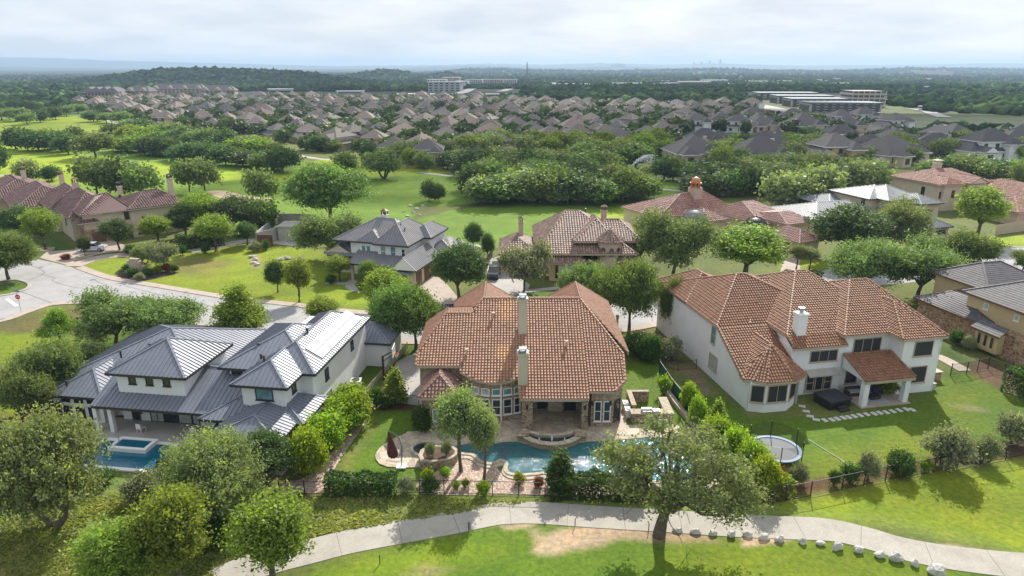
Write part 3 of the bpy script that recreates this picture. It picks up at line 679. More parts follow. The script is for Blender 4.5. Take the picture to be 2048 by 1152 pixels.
# the big front slope, split in convex strips
R.plane([fp(-9.62,62.5),fp(-5.15,62.5),fp(-5.15,69.2),fp(-7.1,69.2),fp(-9.62,64.0)])
bay=[(-5.15,61.9),(-4.2,61.25),(-3.2,60.8),(-2.1,60.55),(-1.0,60.6),(.1,60.9),(.75,61.2)]
P=[fp(*p) for p in bay]+[fp(.75,ry),fp(-3.2,ry),fp(-4.3,69.2),fp(-5.15,69.2)]
R.plane(P)
R.plane([fp(.75,58.8),fp(7.35,58.8),fp(7.35,ry),fp(.75,ry)])
R.plane([fp(7.35,59.6),fp(9.95,59.6),fp(11.1,60.8),fp(11.3,63.9),fp(7.5,ry),fp(7.35,ry)])
R.ridge(fp(-3.2,ry),fp(7.45,ry)); R.ridge(fp(-7.1,69.2),fp(-4.3,69.2)); R.ridge(fp(-4.3,69.2),fp(-3.2,ry))
R.ridge(fp(-9.62,64.0),fp(-7.1,69.2)); R.ridge(fp(11.3,63.9),fp(7.5,ry)); R.ridge(fp(-9.62,62.5),fp(-9.62,64.0)); R.ridge(fp(9.95,59.6),fp(11.1,60.8)); R.ridge(fp(11.1,60.8),fp(11.3,63.9))
ez=fz(64.0)
R.plane([(-9.62,64,ez),(-7.1,69.2,fz(69.2)),(-7.1,71.0,fz(69.2)),(-9.7,73.2,ez)])
R.plane([(-7.1,69.2,fz(69.2)),(-4.3,69.2,fz(69.2)),(-4.3,71.0,fz(69.2)),(-7.1,71.0,fz(69.2))])
R.plane([(-7.1,71.0,fz(69.2)),(-4.3,71,fz(69.2)),(-4.3,74.0,6.3),(-9.7,73.2,ez)])
# two wings running back to the street
for (rx,xl,xr) in ((-3.1,-7.0,.9),(7.55,3.4,11.85)):
    e=6.2
    R.plane([(xl,80.2,e),(xl,70.5,e),(rx,ry,rz),(rx,77.2,rz)]); R.plane([(xr,70.5 if rx<0 else 64.0,e),(xr,80.2,e),(rx,77.2,rz),(rx,ry,rz)]); R.plane([(xr,80.2,e),(xl,80.2,e),(rx,77.2,rz)])
    R.ridge((rx,ry,rz),(rx,77.2,rz)); R.ridge((rx,77.2,rz),(xl,80.2,e)); R.ridge((rx,77.2,rz),(xr,80.2,e)); R.eave((xr,64.2 if rx>0 else 72,e),(xr,80.2,e)); R.eave((xl,80.2,e),(xl,72,e)); R.eave((xr,80.2,e),(xl,80.2,e))
R.plane([(.9,77.8,6.2),(-3.1,ry,rz),(7.55,ry,rz),(3.4,77.8,6.2)])
for a,c in ((fp(-9.62,62.5),fp(-5.15,62.5)),(fp(-5.15,62.5),fp(-5.15,61.9)),(fp(.75,58.8),fp(7.35,58.8)),(fp(7.35,58.8),fp(7.35,59.6)),(fp(7.35,59.6),fp(9.95,59.6)),(fp(9.95,59.6),fp(11.1,60.8)),(fp(11.1,60.8),fp(11.3,63.9)),((-9.7,73.2,ez),fp(-9.62,64)),(fp(-9.62,64),fp(-9.62,62.5)),(fp(.75,61.2),fp(.75,58.8))): R.eave(a,c,.2)
for i in range(len(bay)-1): R.eave(fp(*bay[i]),fp(*bay[i+1]),.2)
R.done(C,'roof')
bw=[(-5.0,62.3),(-4.1,61.65),(-3.15,61.2),(-2.1,60.95),(-1.0,61.0),(.1,61.3),(.9,61.6)]
wallp(C,[(-9.15,63.3),(-5.0,63.3)]+bw+[(.9,63.3),(-9.2,66)],0,fz(60.95)-.1,M_stone)
wallbox(C,-9.25,63.0,-5.0,63.6,0,fz(63)-.15,M_stone); wallbox(C,-9.25,63.5,-8.6,73,0,ez-.15,M_stone); wallbox(C,-6.6,72,-2,79.8,0,6.0,M_stone); wallbox(C,3.8,72,11.4,79.8,0,6.0,M_stone)
wallp(C,[(10.9,61.1),(11.3,72),(10.6,72),(10.2,61.1)],0,fz(61.1)-.2,M_stone); wallp(C,[(10.95,63.9),(11.35,64.2),(11.4,78),(10.6,78),(10.5,64)],0,5.95,M_stone)
wallp(C,[(7.75,60.0),(9.8,60.0),(10.9,61.1),(10.9,63.2),(7.75,63.2)],0,fz(60.0)-.12,M_stone)
wallbox(C,.9,63.4,8,64.0,0,4.6,M_stone,'porch_back_wall')
for i,(a,c) in enumerate(zip(bw[:-1],bw[1:])):
    if 1<=i<=5:
        L=hypot(c[0]-a[0],c[1]-a[1])
        win_on(C,a,c,.5,.85,L*.8,1.75,nx=1,ny=2,fm=M_trimw,gm=M_glass); win_on(C,a,c,.5,3.0,L*.8,.75,fm=M_trimw,gm=M_glassb if i>2 else M_curtain)
b=MB(); b.box(-1.15,60.86,0,-1.0,60.96,4.5); b.build('downpipe',M_trimw,C)
# little room in front of the left corner
R=Roof('tile',M_tile,(.27,.15,.115),wall=M_stone); R.block(-8.95,59.0,-5.2,63.6,3.75,(-7.1,61.2),(-7.1,62.9),5.1); r=R.done(C,'bay_roof')
wallbox(C,-8.7,59.4,-5.5,63.0,0,3.6,M_stone); window(C,-7.75,59.38,1.0,0,1.7,1.35,1,1,M_trimw,M_glassb)
# covered patio: stone piers, beam, right-hand windows
for x0,x1 in ((.95,2.0),(6.75,7.35)):
    b=MB(); b.box(x0,59.1,0,x1,59.9,3.5); b.build('stone_pier',M_stone,C)
b=MB(); b.box(.9,59.12,3.28,7.4,59.5,3.52); b.build('porch_beam',M_trimw,C)
b=MB(); b.box(2.6,63.30,.3,3.6,63.38,2.5); b.build('porch_window',M_glass,C); b=MB(); b.box(5.4,63.3,.1,6.6,63.38,2.5); b.build('porch_door',M_glass,C)
b=MB(); b.box(3.7,63.1,0,5.2,63.39,3.9); b.build('outdoor_fireplace',M_stone3,C)
for x in (8.05,8.95): window(C,x,59.98,.7,0,.72,2.2,1,2,M_trimw,M_glass)
win_on(C,(9.8,60.0),(10.9,61.1),.5,.5,1.0,2.3,1,2,fm=M_dark)
for (x,y) in ((1.45,59.08),(7.05,59.08),(7.85,59.98),(9.6,59.98),(-9.0,62.98)):
    b=MB(); b.box(x-.1,y-.16,2.55,x+.1,y,2.9); b.box(x-.06,y-.12,2.45,x+.06,y-.02,2.55); b.build('wall_lantern',M_black,C)
chimney(C,1.05,60.7,3.6,7.75,.95,.95,M_beige,plain('weathered_metal_cap',(.24,.27,.27),.4,.3,3,metal=.3),'box'.replace('box','flue')); chimney(C,1.12,66.9,6.9,11.1,.95,.95,M_beige,MATS['weathered_metal_cap'],'flue')
for x,y in ((-2.0,68.6),(-4.6,63.9),(5.6,64.9)): vent(C,x,y,fz(y)+.15,.12,.35,M_pink)
b=MB(); b.tube([(-9.28,62.94,0),(-9.28,62.94,fz(63)-.25)],.05,6); b.build('downpipe',M_trimw,C)
# ---- white metal-roofed modern house, left
L_=thing('modern_white_house','white modern house with dark metal roofs and solar panels, left of the stone house','house',(-36,58.5,0),-8)
R=Roof('seam',M_seam,wall=M_stucco,fascia=M_dark,seam=.46)
R.block(-12.6,2.8,5.4,21,3.0,(-3.7,11.9),(-3.5,11.9),6.35)
R.block(-10.6,1.1,-4.3,9,3.05,(-7.45,4.3),(-7.45,8.2),4.6)
R.block(-4.3,-.4,11,10.5,3.05,(-4.29,5.0),(9.5,5.0),5.35)
R.block(-3.2,.8,5.1,9.4,6.0,(.85,5.0),(.95,5.2),8.1)
R.block(7.2,-1.2,13,5,2.95,(9.9,1.6),(10.2,2.1),4.0)
R.block(6.8,3.5,16.6,15.6,6.0,(11.6,8.7),(11.6,10.6),8.15)
R.block(10.4,3.3,16.9,19.3,6.01,(13.65,6.7),(13.65,15.6),7.85)
R.block(10.0,.1,15.6,7,6.0,(12.8,2.9),(12.8,6),7.45)
R.block(9.8,-4.3,16.6,1.0,3.0,(13.2,-1.9),(13.2,.6),4.15)
R.block(13,-.9,17.4,4.6,3.0,(14.8,1.2),(14.8,3.0),4.0)
R.block(13.5,18.2,19.4,24.5,3.1,(16.4,21.2),(16.5,21.4),4.5)
R.done(L_,'roof')
wallbox(L_,-12,3.4,4.8,20.4,0,2.95,M_stucco); wallbox(L_,-10,1.6,-4.9,8,0,2.95,M_stucco); wallbox(L_,-3.6,2.6,9,9,0,2.9,M_stucco)
wallbox(L_,-2.5,1.35,4.5,8.8,3.5,5.9,M_stucco); wallbox(L_,10.75,.7,15.0,8,2.8,5.9,M_stucco); wallbox(L_,7.6,4.2,16.0,15,2.9,5.9,M_stucco); wallbox(L_,9.6,3.9,16.3,18.8,0,5.9,M_stucco)
wallbox(L_,10.75,2.2,15,8,0,3,M_stucco); wallbox(L_,14,18.6,18.9,24,0,3.0,M_stucco)
wallbox(L_,15.2,-.4,16.9,4,0,1.2,M_stucco)
for x in (-1.25,.55,2.35): window(L_,x,1.34,4.75,0,.75,.78,1,1,M_dark,M_glass)
for x,w in ((-9.4,1.25),(-8.0,1.25),(-6.6,1.25)):
    window(L_,x,1.59,.25,0,w,1.6,1,1,M_trimw,M_glass); window(L_,x,1.59,2.0,0,w,.8,1,1,M_trimw,M_glass)
for x in (-.6,.9,2.4,3.9): window(L_,x,2.59,.05,0,1.5,2.4,2 if x in(-.6,3.9) else 1,1,M_dark,M_curtain if x!=.9 else M_glass,name='glass_door',sill=False)
window(L_,-2.6,2.59,.05,0,.9,2.4,1,1,M_dark,M_glass,name='glass_door',sill=False)
window(L_,12.1,.69,4.35,0,1.75,1.35,1,1,M_dark,M_glassb); win_on(L_,(15.0,.7),(15,8),.25,4.4,.9,1.2,fm=M_dark); window(L_,7.8,4.19,4.7,0,1.2,.9,1,1,M_dark,M_glass)
win_on(L_,(16.3,3.9),(16.3,18.8),.22,3.6,.9,1.3,fm=M_dark); win_on(L_,(16.3,3.9),(16.3,18.8),.70,3.9,.8,1.1,fm=M_dark)
door(L_,(16.3,3.9),(16.3,18.8),.2,2.2,2.3,M_curtain,4,name='garage_door'); win_on(L_,(10.75,8),(10.75,.7),.6,4.5,.7,1.0,fm=M_dark)
for x,y in ((-4.3,-.0),(-2.9,.2),(9.0,.3),(9.95,-3.9),(16.3,-3.9),(16.4,.4)):
    b=MB(); b.box(x-.2,y-.2,0,x+.2,y+.2,2.9); b.build('column',M_stucco if x<9.5 else M_wood,L_)
b=MB(); b.tube([(7.5,3.5,0),(7.5,3.5,2.9)],.05,6); b.box(4.9,2.4,0,6.9,2.7,2.9); b.build('stone_panel',M_trimw,L_)
for x,y,z in ((9.6,6.6,7.0),(-6.3,7.0,5.0),(-4.0,8.6,5.3),(10.7,4.9,6.6),(-8.9,2.2,3.7),(13.8,9,7.9),(12.0,3.1,7.3)): vent(L_,x,y,z,.1,.35,M_dark)
# solar panels on the sunny slope
g=NB('solar_cell'); v=g.uv(); br=g.n('ShaderNodeTexBrick'); br.offset=0; br.inputs['Scale'].default_value=1; br.inputs['Brick Width'].default_value=.16; br.inputs['Row Height'].default_value=.16; br.inputs['Mortar Size'].default_value=.006; g.l(v,br.inputs['Vector']); br.inputs['Color1'].default_value=(.10,.11,.14,1); br.inputs['Color2'].default_value=(.13,.14,.17,1); br.inputs['Mortar'].default_value=(.3,.31,.33,1)
g.col(br.outputs[0]); M_solar=g.set(Roughness=.45,Metallic=.0,**{'Specular_IOR_Level':.25})
n_=np.array([1.84,0,3.25]); n_/=np.linalg.norm(n_); up=np.array([-3.25,0,1.84]); up/=np.linalg.norm(up)
o0=np.array([16.45,6.2,6.25])+n_*.16
for i in range(10):
    for j in range(2):
        a=o0+np.array([0,1.13,0])*i+up*(1.02*j+.05)
        b=MB(); e=np.array([0,1.1,0]); q=[a,a+e,a+e+up*.99,a+up*.99]; b.face(q); b.face([p-n_*.05 for p in q[::-1]])
        for k in range(4): b.face([q[k]-n_*.05,q[(k+1)%4]-n_*.05,q[(k+1)%4],q[k]])
        b.build('solar_panel',M_solar,L_)
# pool with spa of the modern house (its own spot in the garden)
def lw(x,y,O=(-36,58.5),yaw=-8):
    a=radians(yaw); return (O[0]+x*cos(a)-y*sin(a),O[1]+x*sin(a)+y*cos(a))
structure(sheet('patio_paving',[lw(*p) for p in ((-5,-1.3),(10,-1.3),(10,2.8),(-5,2.8))],.09,M_conc,th=.08,smooth=0,world=True))
structure(sheet('patio_paving',[lw(*p) for p in ((9.3,-4.6),(16.8,-4.6),(16.8,1),(9.3,1))],.10,M_conc,th=.08,smooth=0,world=True))
structure(sheet('pool_water',[lw(*p) for p in ((-2.6,-5.7),(6.4,-5.7),(7.4,-1.4),(-2.6,-1.4))],.12,M_water2,smooth=0,world=True))
structure(strip('pool_coping',[lw(*p) for p in ((-2.7,-1.3),(-2.7,-5.8),(6.4,-5.8),(7.5,-1.3),(-2.7,-1.3))],.45,.18,M_trimw,th=.15,world=True,n=1))
for k in range(3): structure(strip('pool_step',[lw(3.6,-1.75-.35*k),lw(6.9,-1.75-.35*k)],.30,.127+.0,plain('pool_ledge%d'%k,(.06,.20-.02*k,.22),.3),th=.0,world=True,n=1))
sp_=thing('raised_spa','square raised spa at the back edge of the blue pool','spa',(*lw(.9,-2.2),0),-8)
b=MB(); 
for q in ((-1.9,-1.0,1.9,-.65),(-1.9,.65,1.9,1.0),(-1.9,-.65,-1.55,.65),(1.55,-.65,1.9,.65)): b.box(q[0],q[1],0,q[2],q[3],.5)
b.build('spa_wall',M_trimw,sp_); b=MB(); b.face([(-1.55,-.65,.42),(1.55,-.65,.42),(1.55,.65,.42),(-1.55,.65,.42)]); b.build('spa_water',M_water2,sp_)
# ---- white stucco house with terracotta roof, right
H=thing('white_stucco_house','white stucco house with many-peaked red-brown tile roof, right of the stone house','house',(24.2,62.7,0),11)
R=Roof('tile',M_tile,(.29,.14,.075),wall=M_stucco,dark=.17,tu=.31,tv=.38)
R.block(0,16,8.4,25.5,6.6,(3.8,19.9),(3.8,21.6),9.0)
R.block(0,8.0,15,24,6.6,(5.6,14.7),(6.6,14.7),10.3)
R.block(4,8,20,23.5,6.6,(8.0,15.6),(16,15.6),9.25)
R.block(6.05,4.0,20.4,23,6.6,(12.8,13.9),(14.2,13.9),10.5)
R.block(12.0,2.7,23.6,19,6.6,(18.1,11.0),(20.4,11.0),9.95)
R.block(17.4,.6,22.9,13,6.6,(20.3,6.2),(20.3,7.5),8.8)
R.plane([(-.35,.9,3.45),(6.0,.9,3.45),(6.05,8.0,6.62),(0,8.0,6.62)]); R.eave((-.35,.9,3.45),(6.0,.9,3.45)); R.eave((0,8,6.6),(-.35,.9,3.45),.2); R.ridge((-.32,.9,3.5),(.03,8,6.66)); R.ridge((6.05,.9,3.5),(6.07,7,6.2))
R.plane([(6.05,2.4,5.75),(12.4,2.4,5.75),(12.4,4.0,6.62),(6.05,4.0,6.62)]); R.eave((6.05,2.4,5.75),(12.4,2.4,5.75)); R.ridge((6.05,2.4,5.8),(6.05,4,6.66))
# faceted roof of the sun room
bp=[(-.35,1.6),(.55,.45),(1.6,-.35),(4.7,-.45),(6.7,.75),(6.7,3.4)]; ap=(3.9,3.5,6.0); bk=(3.9,8.2,6.05)
for i in range(5): R.plane([(*bp[i],3.5),(*bp[i+1],3.5),ap]); R.ridge((*bp[i+1],3.5),ap); R.eave((*bp[i],3.5),(*bp[i+1],3.5))
R.plane([(6.7,3.4,3.5),(6.2,7.5,5.2),bk,ap]); R.plane([(-.35,1.6,3.5),ap,bk]); R.ridge(ap,bk)
# patio roof
R.plane([(12.4,-1.1,3.0),(18.2,-1.1,3.0),(17.75,2.6,4.5),(12.25,2.6,4.5)]); R.eave((12.4,-1.1,3.0),(18.2,-1.1,3.0),.3); R.ridge((12.35,-1.1,3.05),(12.2,2.6,4.55)); R.ridge((18.2,-1.1,3.05),(17.75,2.6,4.55)); R.eave((18.2,-1.1,3),(17.75,2.6,4.5),.15)
R.block(22.4,9.0,24.6,13,2.8,(22.5,10),(22.5,12),3.8)
R.done(H,'roof')
b=MB()   # left wall follows the falling eave
pts=[(.9,0),(24.9,0),(24.9,6.5),(8.0,6.5),(.9,3.4)]
b.face([(.3,p[0],p[1]) for p in pts][::-1]); b.face([(6.1,p[0],p[1]) for p in [(.9,0),(8,0),(8,6.3),(.9,3.4)]]); b.face([(.3,24.9,0),(8,24.9,0),(8,24.9,6.5),(.3,24.9,6.5)][::-1])
b.build('wall',M_stucco,H)
bwl=[(.3,.6),(1.75,-.05),(4.3,-.1),(5.9,1.1),(6.1,2.9)]; wallp(H,bwl+[(6.05,2.95),(6.05,6),(.4,6),(.4,.95)],0,3.4,M_stucco,'sun_room_wall')
wallbox(H,6.1,2.9,12.3,20,0,5.65,M_stucco); wallbox(H,12.3,3.15,19,18.6,0,6.5,M_stucco); wallbox(H,18.0,1.0,22.5,18.5,0,6.5,M_stucco)
b=MB(); b.face([(6.12,2.95,5.6),(6.12,4.6,6.5),(6.12,4.6,5)]); b.box(6.4,4.4,5.4,19,20,6.48); b.build('upper_wall',M_stucco,H)
for i,nx in ((0,1),(1,2),(2,1)):
    a,c=bwl[i],bwl[i+1]; L=hypot(c[0]-a[0],c[1]-a[1]); win_on(H,a,c,.5,1.1,L*.86,1.95,nx=nx,fm=M_trim,gm=M_screen,name='window')
window(H,8.35,2.89,3.75,0,3.3,1.35,3,1,M_trim,M_screen); window(H,8.2,2.89,.35,0,3.2,2.0,1,1,M_trim,M_glass,name='glass_door')
for i in range(3): window(H,8.3+1.08*i,2.86,.42,0,.95,1.85,1,2 if i!=1 else 1,M_trim,M_glass)
b=MB(); b.face([(8.0,2.0,2.55),(11.7,2.0,2.55),(11.7,2.85,2.95),(8.0,2.85,2.95)]); b.bar((8,2.0,2.5),(11.7,2.0,2.5),.08,.14); b.build('awning',M_conc,H)
window(H,13.6,3.13,4.3,0,3.4,1.7,3,1,M_trim,M_screen); window(H,19.3,.98,4.35,0,2.3,1.75,1,1,M_trim,M_screen); window(H,19.3,.98,1.2,0,2.1,2.0,1,1,M_trim,M_screen)
win_on(H,(.3,24.9),(.3,.9),.66,4.1,1.0,2.1,nx=1,ny=2,gm=M_glassb); win_on(H,(.3,24.9),(.3,.9),.68,1.1,1.9,1.8,nx=2,gm=M_curtain); window(H,13.2,3.13,.7,0,1.5,1.6,1,1,M_trim,M_glass); window(H,16.2,3.13,.2,0,1.2,2.2,1,1,M_dark,M_glass,name='glass_door')
for x in (12.75,17.6):
    b=MB(); b.box(x-.3,-.95,0,x+.3,-.35,2.75); b.build('column',M_stucco,H)
b=MB(); b.box(12.45,-.9,2.62,17.9,-.45,2.9); b.build('patio_beam',M_stucco,H)
b=MB(); b.face([(12.45,-.9,2.85),(12.45,2.9,4.35),(12.45,2.9,2.85)][::-1]); b.face([(12.5,-.9,2.85),(12.5,2.9,2.85),(12.5,2.9,4.35)][::-1]); b.build('patio_gable',M_stucco,H)
b=MB(); b.box(12.2,-1.2,0,18.1,2.9,.12); b.build('patio_floor',M_pave,H)
c=chimney(H,7.6,4.3,5.4,9.0,1.05,1.05,M_stucco,plain('galvanised',(.45,.46,.48),.3,.2,3,metal=.7),'round')
b=MB(); b.tube([(.24,.75,0),(.24,.75,3.2)],.05,6); b.tube([(22.5,.93,0),(22.5,.93,6.3)],.05,6); b.build('downpipe',M_trimw,H)
b=MB(); b.box(6.5,2.83,2.0,6.9,2.9,2.12); b.box(6.5,2.83,1.4,6.9,2.9,1.52); b.build('wall_slot',M_dark,H)
# ---- grey-roofed white and limestone house, mid left
Wh=thing('grey_roof_white_house','white and limestone house with grey metal hip roofs beside the big lawn','house',(-31,112,0),-16)
R=Roof('seam',M_seam2,wall=M_stucco,fascia=M_dark,seam=.5)
R.block(.2,.9,14.4,13,6.0,(6.0,6.4),(9.4,6.4),9.0)
R.block(-1.2,1.2,4.6,12,3.2,(1.0,3.6),(1.0,8.0),5.6)
R.block(8.2,.1,14.6,12,6.02,(11.2,3.4),(11.2,8),8.9)
R.block(4.6,1.0,9.4,8,5.98,(6.9,3.0),(6.9,7),7.6)
R.block(11.5,6.5,16,14.5,6.0,(13.8,8.9),(13.8,12),7.7)
R.block(4.8,-2.2,13.4,2.5,3.0,(4.81,1.6),(13.3,1.6),4.4)
R.block(13.0,-3.4,17.4,7,3.0,(15.1,-3.38),(15.1,6.9),4.9,'f')
R.block(14,7.5,20.2,15,3.0,(16.4,10.5),(16.6,13),4.8)
R.done(Wh,'roof')
R=Roof('seam',M_seam2,wall=M_cream,fascia=M_dark,seam=.5); R.block(-2.0,1.6,3.6,5,3.4,(.9,1.65),(.9,4.9),4.9,'f'); R.done(Wh,'gable_roof')
wallbox(Wh,-1.6,2.0,3.2,11.5,0,3.3,M_cream); wallbox(Wh,3.2,1.7,14,12.4,0,5.9,M_stucco); wallbox(Wh,8.7,.8,13.9,8,3.0,5.9,M_stucco); wallbox(Wh,5.0,1.4,9,7,3,5.9,M_stucco)
wallbox(Wh,5.2,.4,13.2,3,0,3,M_cream); wallbox(Wh,13.3,-3.0,16.9,6.9,0,2.9,M_cream); wallbox(Wh,12,7,15.5,14,0,5.9,M_stucco); wallbox(Wh,14,8,19.6,14.5,0,2.9,M_cream)
for x in (5.4,6.3): window(Wh,x,1.39,3.9,0,.8,1.4,1,1,M_trimw,M_glassb)
for x in (9.2,11.0): window(Wh,x,.79,3.7,0,1.0,1.9,1,2,M_trimw,M_glassb)
window(Wh,13.0,.79,4.0,0,.7,1.3,1,2,M_trimw,M_glass)
window(Wh,-.6,1.99,.8,0,3.0,1.9,4,2,M_trimw,M_glass); b=MB(); b.face([(-.8,1.2,2.75),(2.7,1.2,2.75),(2.7,2,3.2),(-.8,2,3.2)]); b.build('awning',M_seam2,Wh)
b=MB(); b.face([(13.6,-3.6,2.3),(16.6,-3.6,2.3),(16.6,-3.02,2.7),(13.6,-3.02,2.7)]); b.build('awning',M_seam2,Wh); window(Wh,14.3,-3.01,.5,0,1.6,1.7,2,1,M_trimw,M_glass)
door(Wh,(16.9,-3),(16.9,6.9),.16,2.2,2.3,M_wood,4,name='garage_door'); door(Wh,(16.9,-3),(16.9,6.9),.6,4.2,2.3,M_wood,4,name='garage_door')
door(Wh,(5.2,.4),(13.2,.4),.2,1.1,2.3,M_wood); window(Wh,8.6,.39,.6,0,1.6,1.6,2,1,M_trimw,M_glass)
for x in (5.2,8.0,10.8):
    b=MB(); b.box(x-.2,-2.0,0,x+.2,-1.6,2.9); b.build('column',M_cream,Wh)
chimney(Wh,6.9,7.6,7.5,9.3,1.0,1.0,M_stucco,M_wood,'hood'); vent(Wh,11.6,4,8.3); vent(Wh,12.6,3.4,7.8)
# ---- tile-roofed house with round turret
Mh=thing('turret_house','tan stucco house with brown tile roofs and a round entrance turret, beyond the stone house','house',(0,0,0))
TC=(.30,.20,.155)
R=Roof('tile',M_tile,TC,tu=.45,tv=.55,wall=M_tan,dark=.35)
R.block(3.9,108.6,20.5,129,4.6,(9.5,119.8),(12.0,119.8),9.5)
R.block(-2.3,113.4,5,124,3.2,(.9,118.0),(.9,121),5.2)
R.block(5.0,108.6,11.2,117,3.4,(7.2,113.5),(7.2,116),6.1)
R.block(5.6,107.9,12.1,116,3.2,(8.3,111.4),(8.3,115),5.7)
R.block(10.3,110.2,17.2,122,6.3,(14.6,116.0),(14.6,119),8.9)
R.block(13.5,111.5,21.8,125,6.0,(16.4,117.4),(18.7,117.4),8.5)
R.block(17.6,108.6,21.5,116,3.4,(19.5,110.5),(19.5,114),5.0)
tx,ty=16.4,110.9
for i in range(14):
    a,c=2*pi*i/14,2*pi*(i+1)/14; R.plane([(tx+2.45*cos(a),ty+2.45*sin(a),6.35),(tx+2.45*cos(c),ty+2.45*sin(c),6.35),(tx,ty,8.3)]); R.ridge((tx+2.45*cos(a),ty+2.45*sin(a),6.4),(tx,ty,8.3))
R.done(Mh,'roof')
wallbox(Mh,-1.8,114,5,123.5,0,3.1,M_tan); wallbox(Mh,6.2,108.5,11.6,116,0,3.1,M_tan); wallbox(Mh,4.4,112,21,128,0,4.5,M_tan); wallbox(Mh,10.9,111.2,14.6,122,0,6.2,M_tan); wallbox(Mh,14,113,21.2,124,0,5.9,M_tan); wallbox(Mh,18,109.2,21,116,0,3.3,M_tan)
b=MB(); b.lathe(tx,ty,[(2.05,0),(2.05,6.3)],28); t=b.build('turret_wall',M_pink,Mh,smooth=True)
def arch_win(parent,cx,cy,r,ang,z,w,h,gm=M_glass,fm=M_trim):
    a=radians(ang); o=MB(); n=8; pts=[(-w/2,0)]+[(w/2,0)]+[(w/2*cos(pi*k/n),h-w/2+w/2*sin(pi*k/n)) for k in range(n+1)]
    o.face([(p[0],-.06,p[1]) for p in pts]); 
    f=MB(); ww=w/2+.12; pf=[(-ww,-.12),(ww,-.12)]+[(ww*cos(pi*k/n),h-w/2+ww*sin(pi*k/n)) for k in range(n+1)]
    for i in range(len(pf)): q,s_=pf[i],pf[(i+1)%len(pf)]; f.face([(q[0],.1,q[1]),(s_[0],.1,s_[1]),(s_[0],-.04,s_[1]),(q[0],-.04,q[1])])
    f.face([(p[0],-.04,p[1]) for p in pf])
    fo=f.build('window',fm,parent); fo.location=(cx+r*cos(a),cy+r*sin(a),z); fo.rotation_euler=(0,0,a+pi/2); o.build('pane',gm,fo)
for a in (-128,-90,-55): arch_win(Mh,tx,ty,2.04,a,4.0,.75,1.5)
arch_win(Mh,tx,ty,2.06,-88,.1,1.7,2.3,M_dark)
window(Mh,11.9,111.19,4.4,0,1.3,1.6,2,2,M_trimw,M_glassb)
for x in (11.4,13.25): b=MB(); b.box(x,111.1,4.3,x+.42,111.19,6.1); b.build('shutter',M_black,Mh)
for x in (7.2,10.1): b=MB(); b.box(x,108.4,.5,x+.4,108.49,2.7); b.build('shutter',M_black,Mh)
window(Mh,7.8,108.49,.6,0,2.1,2.0,2,1,M_trimw,M_curtain); window(Mh,12.2,111.19,.8,0,1.2,1.6,1,2,M_trimw,M_glass)
b=MB(); b.face([(11.2,110.4,3.1),(14.4,110.4,3.1),(14.4,111.2,3.6),(11.2,111.2,3.6)]); b.build('pent_roof',M_tile,Mh)
chimney(Mh,1.6,121,4.3,7.2,.85,.85,M_pink,M_wood,'hood'); chimney(Mh,16.6,121.5,7,9.2,.95,.95,M_pink,M_wood,'hood'); vent(Mh,13.4,123,8,.12,1.2)
# ---- big tile-roofed house with copper cupola and dark domes
N=thing('copper_cupola_house','long red tile-roofed house with copper cupola and dark ribbed domes','house',(33,141,0),26)
R=Roof('tile',M_tile,(.33,.17,.135),tu=.5,tv=.6,wall=M_cream,dark=.3)
R.block(-2.5,.3,18.5,14,3.7,(6.5,4.6),(13,4.6),7.5)
R.block(12,-14,22,1.5,3.7,(15.9,-4.2),(19,-4.3),6.5)
R.block(14.6,-18,22,-5,4.3,(16.8,-13.5),(19.8,-13.5),5.8)
R.block(9.3,-26,15.6,-17,3.05,(12.2,-23.3),(12.2,-20),4.7)
R.block(3.5,-6.5,10.5,4,3.6,(6.9,-2.6),(6.9,2),5.4)
R.done(N,'roof')
wallbox(N,-2,.9,18,13.5,0,3.6,M_cream); wallbox(N,12.5,-13.5,21.5,1,0,3.6,M_cream); wallbox(N,15,-17.5,21.5,-5,0,4.2,M_cream); wallbox(N,9.8,-25.5,15,-17,0,2.95,M_cream); wallbox(N,4,-6,10,4,0,3.5,M_cream)
b=MB(); b.box(8.9,3.0,6.2,11.1,5.2,8.7); tw=b.build('cupola_base',M_pink,N)
M_cop=plain('copper',(.50,.20,.10),.4,.2,2,metal=.5)
b=MB(); b.lathe(10,4.1,[(1.25,8.7),(1.25,8.85),(1.05,8.9),(1.05,8.95)],20); b.lathe(10,4.1,[(1.3,9.75),(1.3,9.85),(1.05,9.9),(1.0,10.3),(.8,10.7),(.45,10.95),(0,11.05)],20)
for k in range(8): a=2*pi*k/8; b.tube([(10+1.0*cos(a),4.1+1.0*sin(a),8.9),(10+1.0*cos(a),4.1+1.0*sin(a),9.8)],.12,6)
b.build('copper_cupola',M_cop,N,smooth=True)
for (x,y,z,r) in ((9.6,-14.6,3.9,2.3),(2.9,-4.6,4.2,2.3)):
    b=MB(); b.lathe(x,y,[(r,z-4.2 if z<4 else z-4.2),(r,z)],24); w_=b.build('turret_wall',M_cream,N)
    b=MB(); b.lathe(x,y,[(r+.15,z-.1),(r+.15,z)]+[((r+.05)*cos(t),z+r*.82*sin(t)) for t in np.linspace(0,pi/2,8)],28)
    for k in range(16):
        a=2*pi*k/16; b.tube([(x+(r+.08)*cos(t)*cos(a),y+(r+.08)*cos(t)*sin(a),z+r*.83*sin(t)) for t in np.linspace(0,1.5,7)],.05,4,False)
    b.tube([(x,y,z+r*.8),(x,y,z+r*.8+.7)],[.08,.02],6); b.build('dome',M_black if y<-10 else M_seam2,N,smooth=True)
b=MB(); b.lathe(20.6,-17.2,[(.0,5.6),(.5,5.5),(.6,5.0),(.6,4.2)],14); b.build('dormer',M_seam3,N,smooth=True)
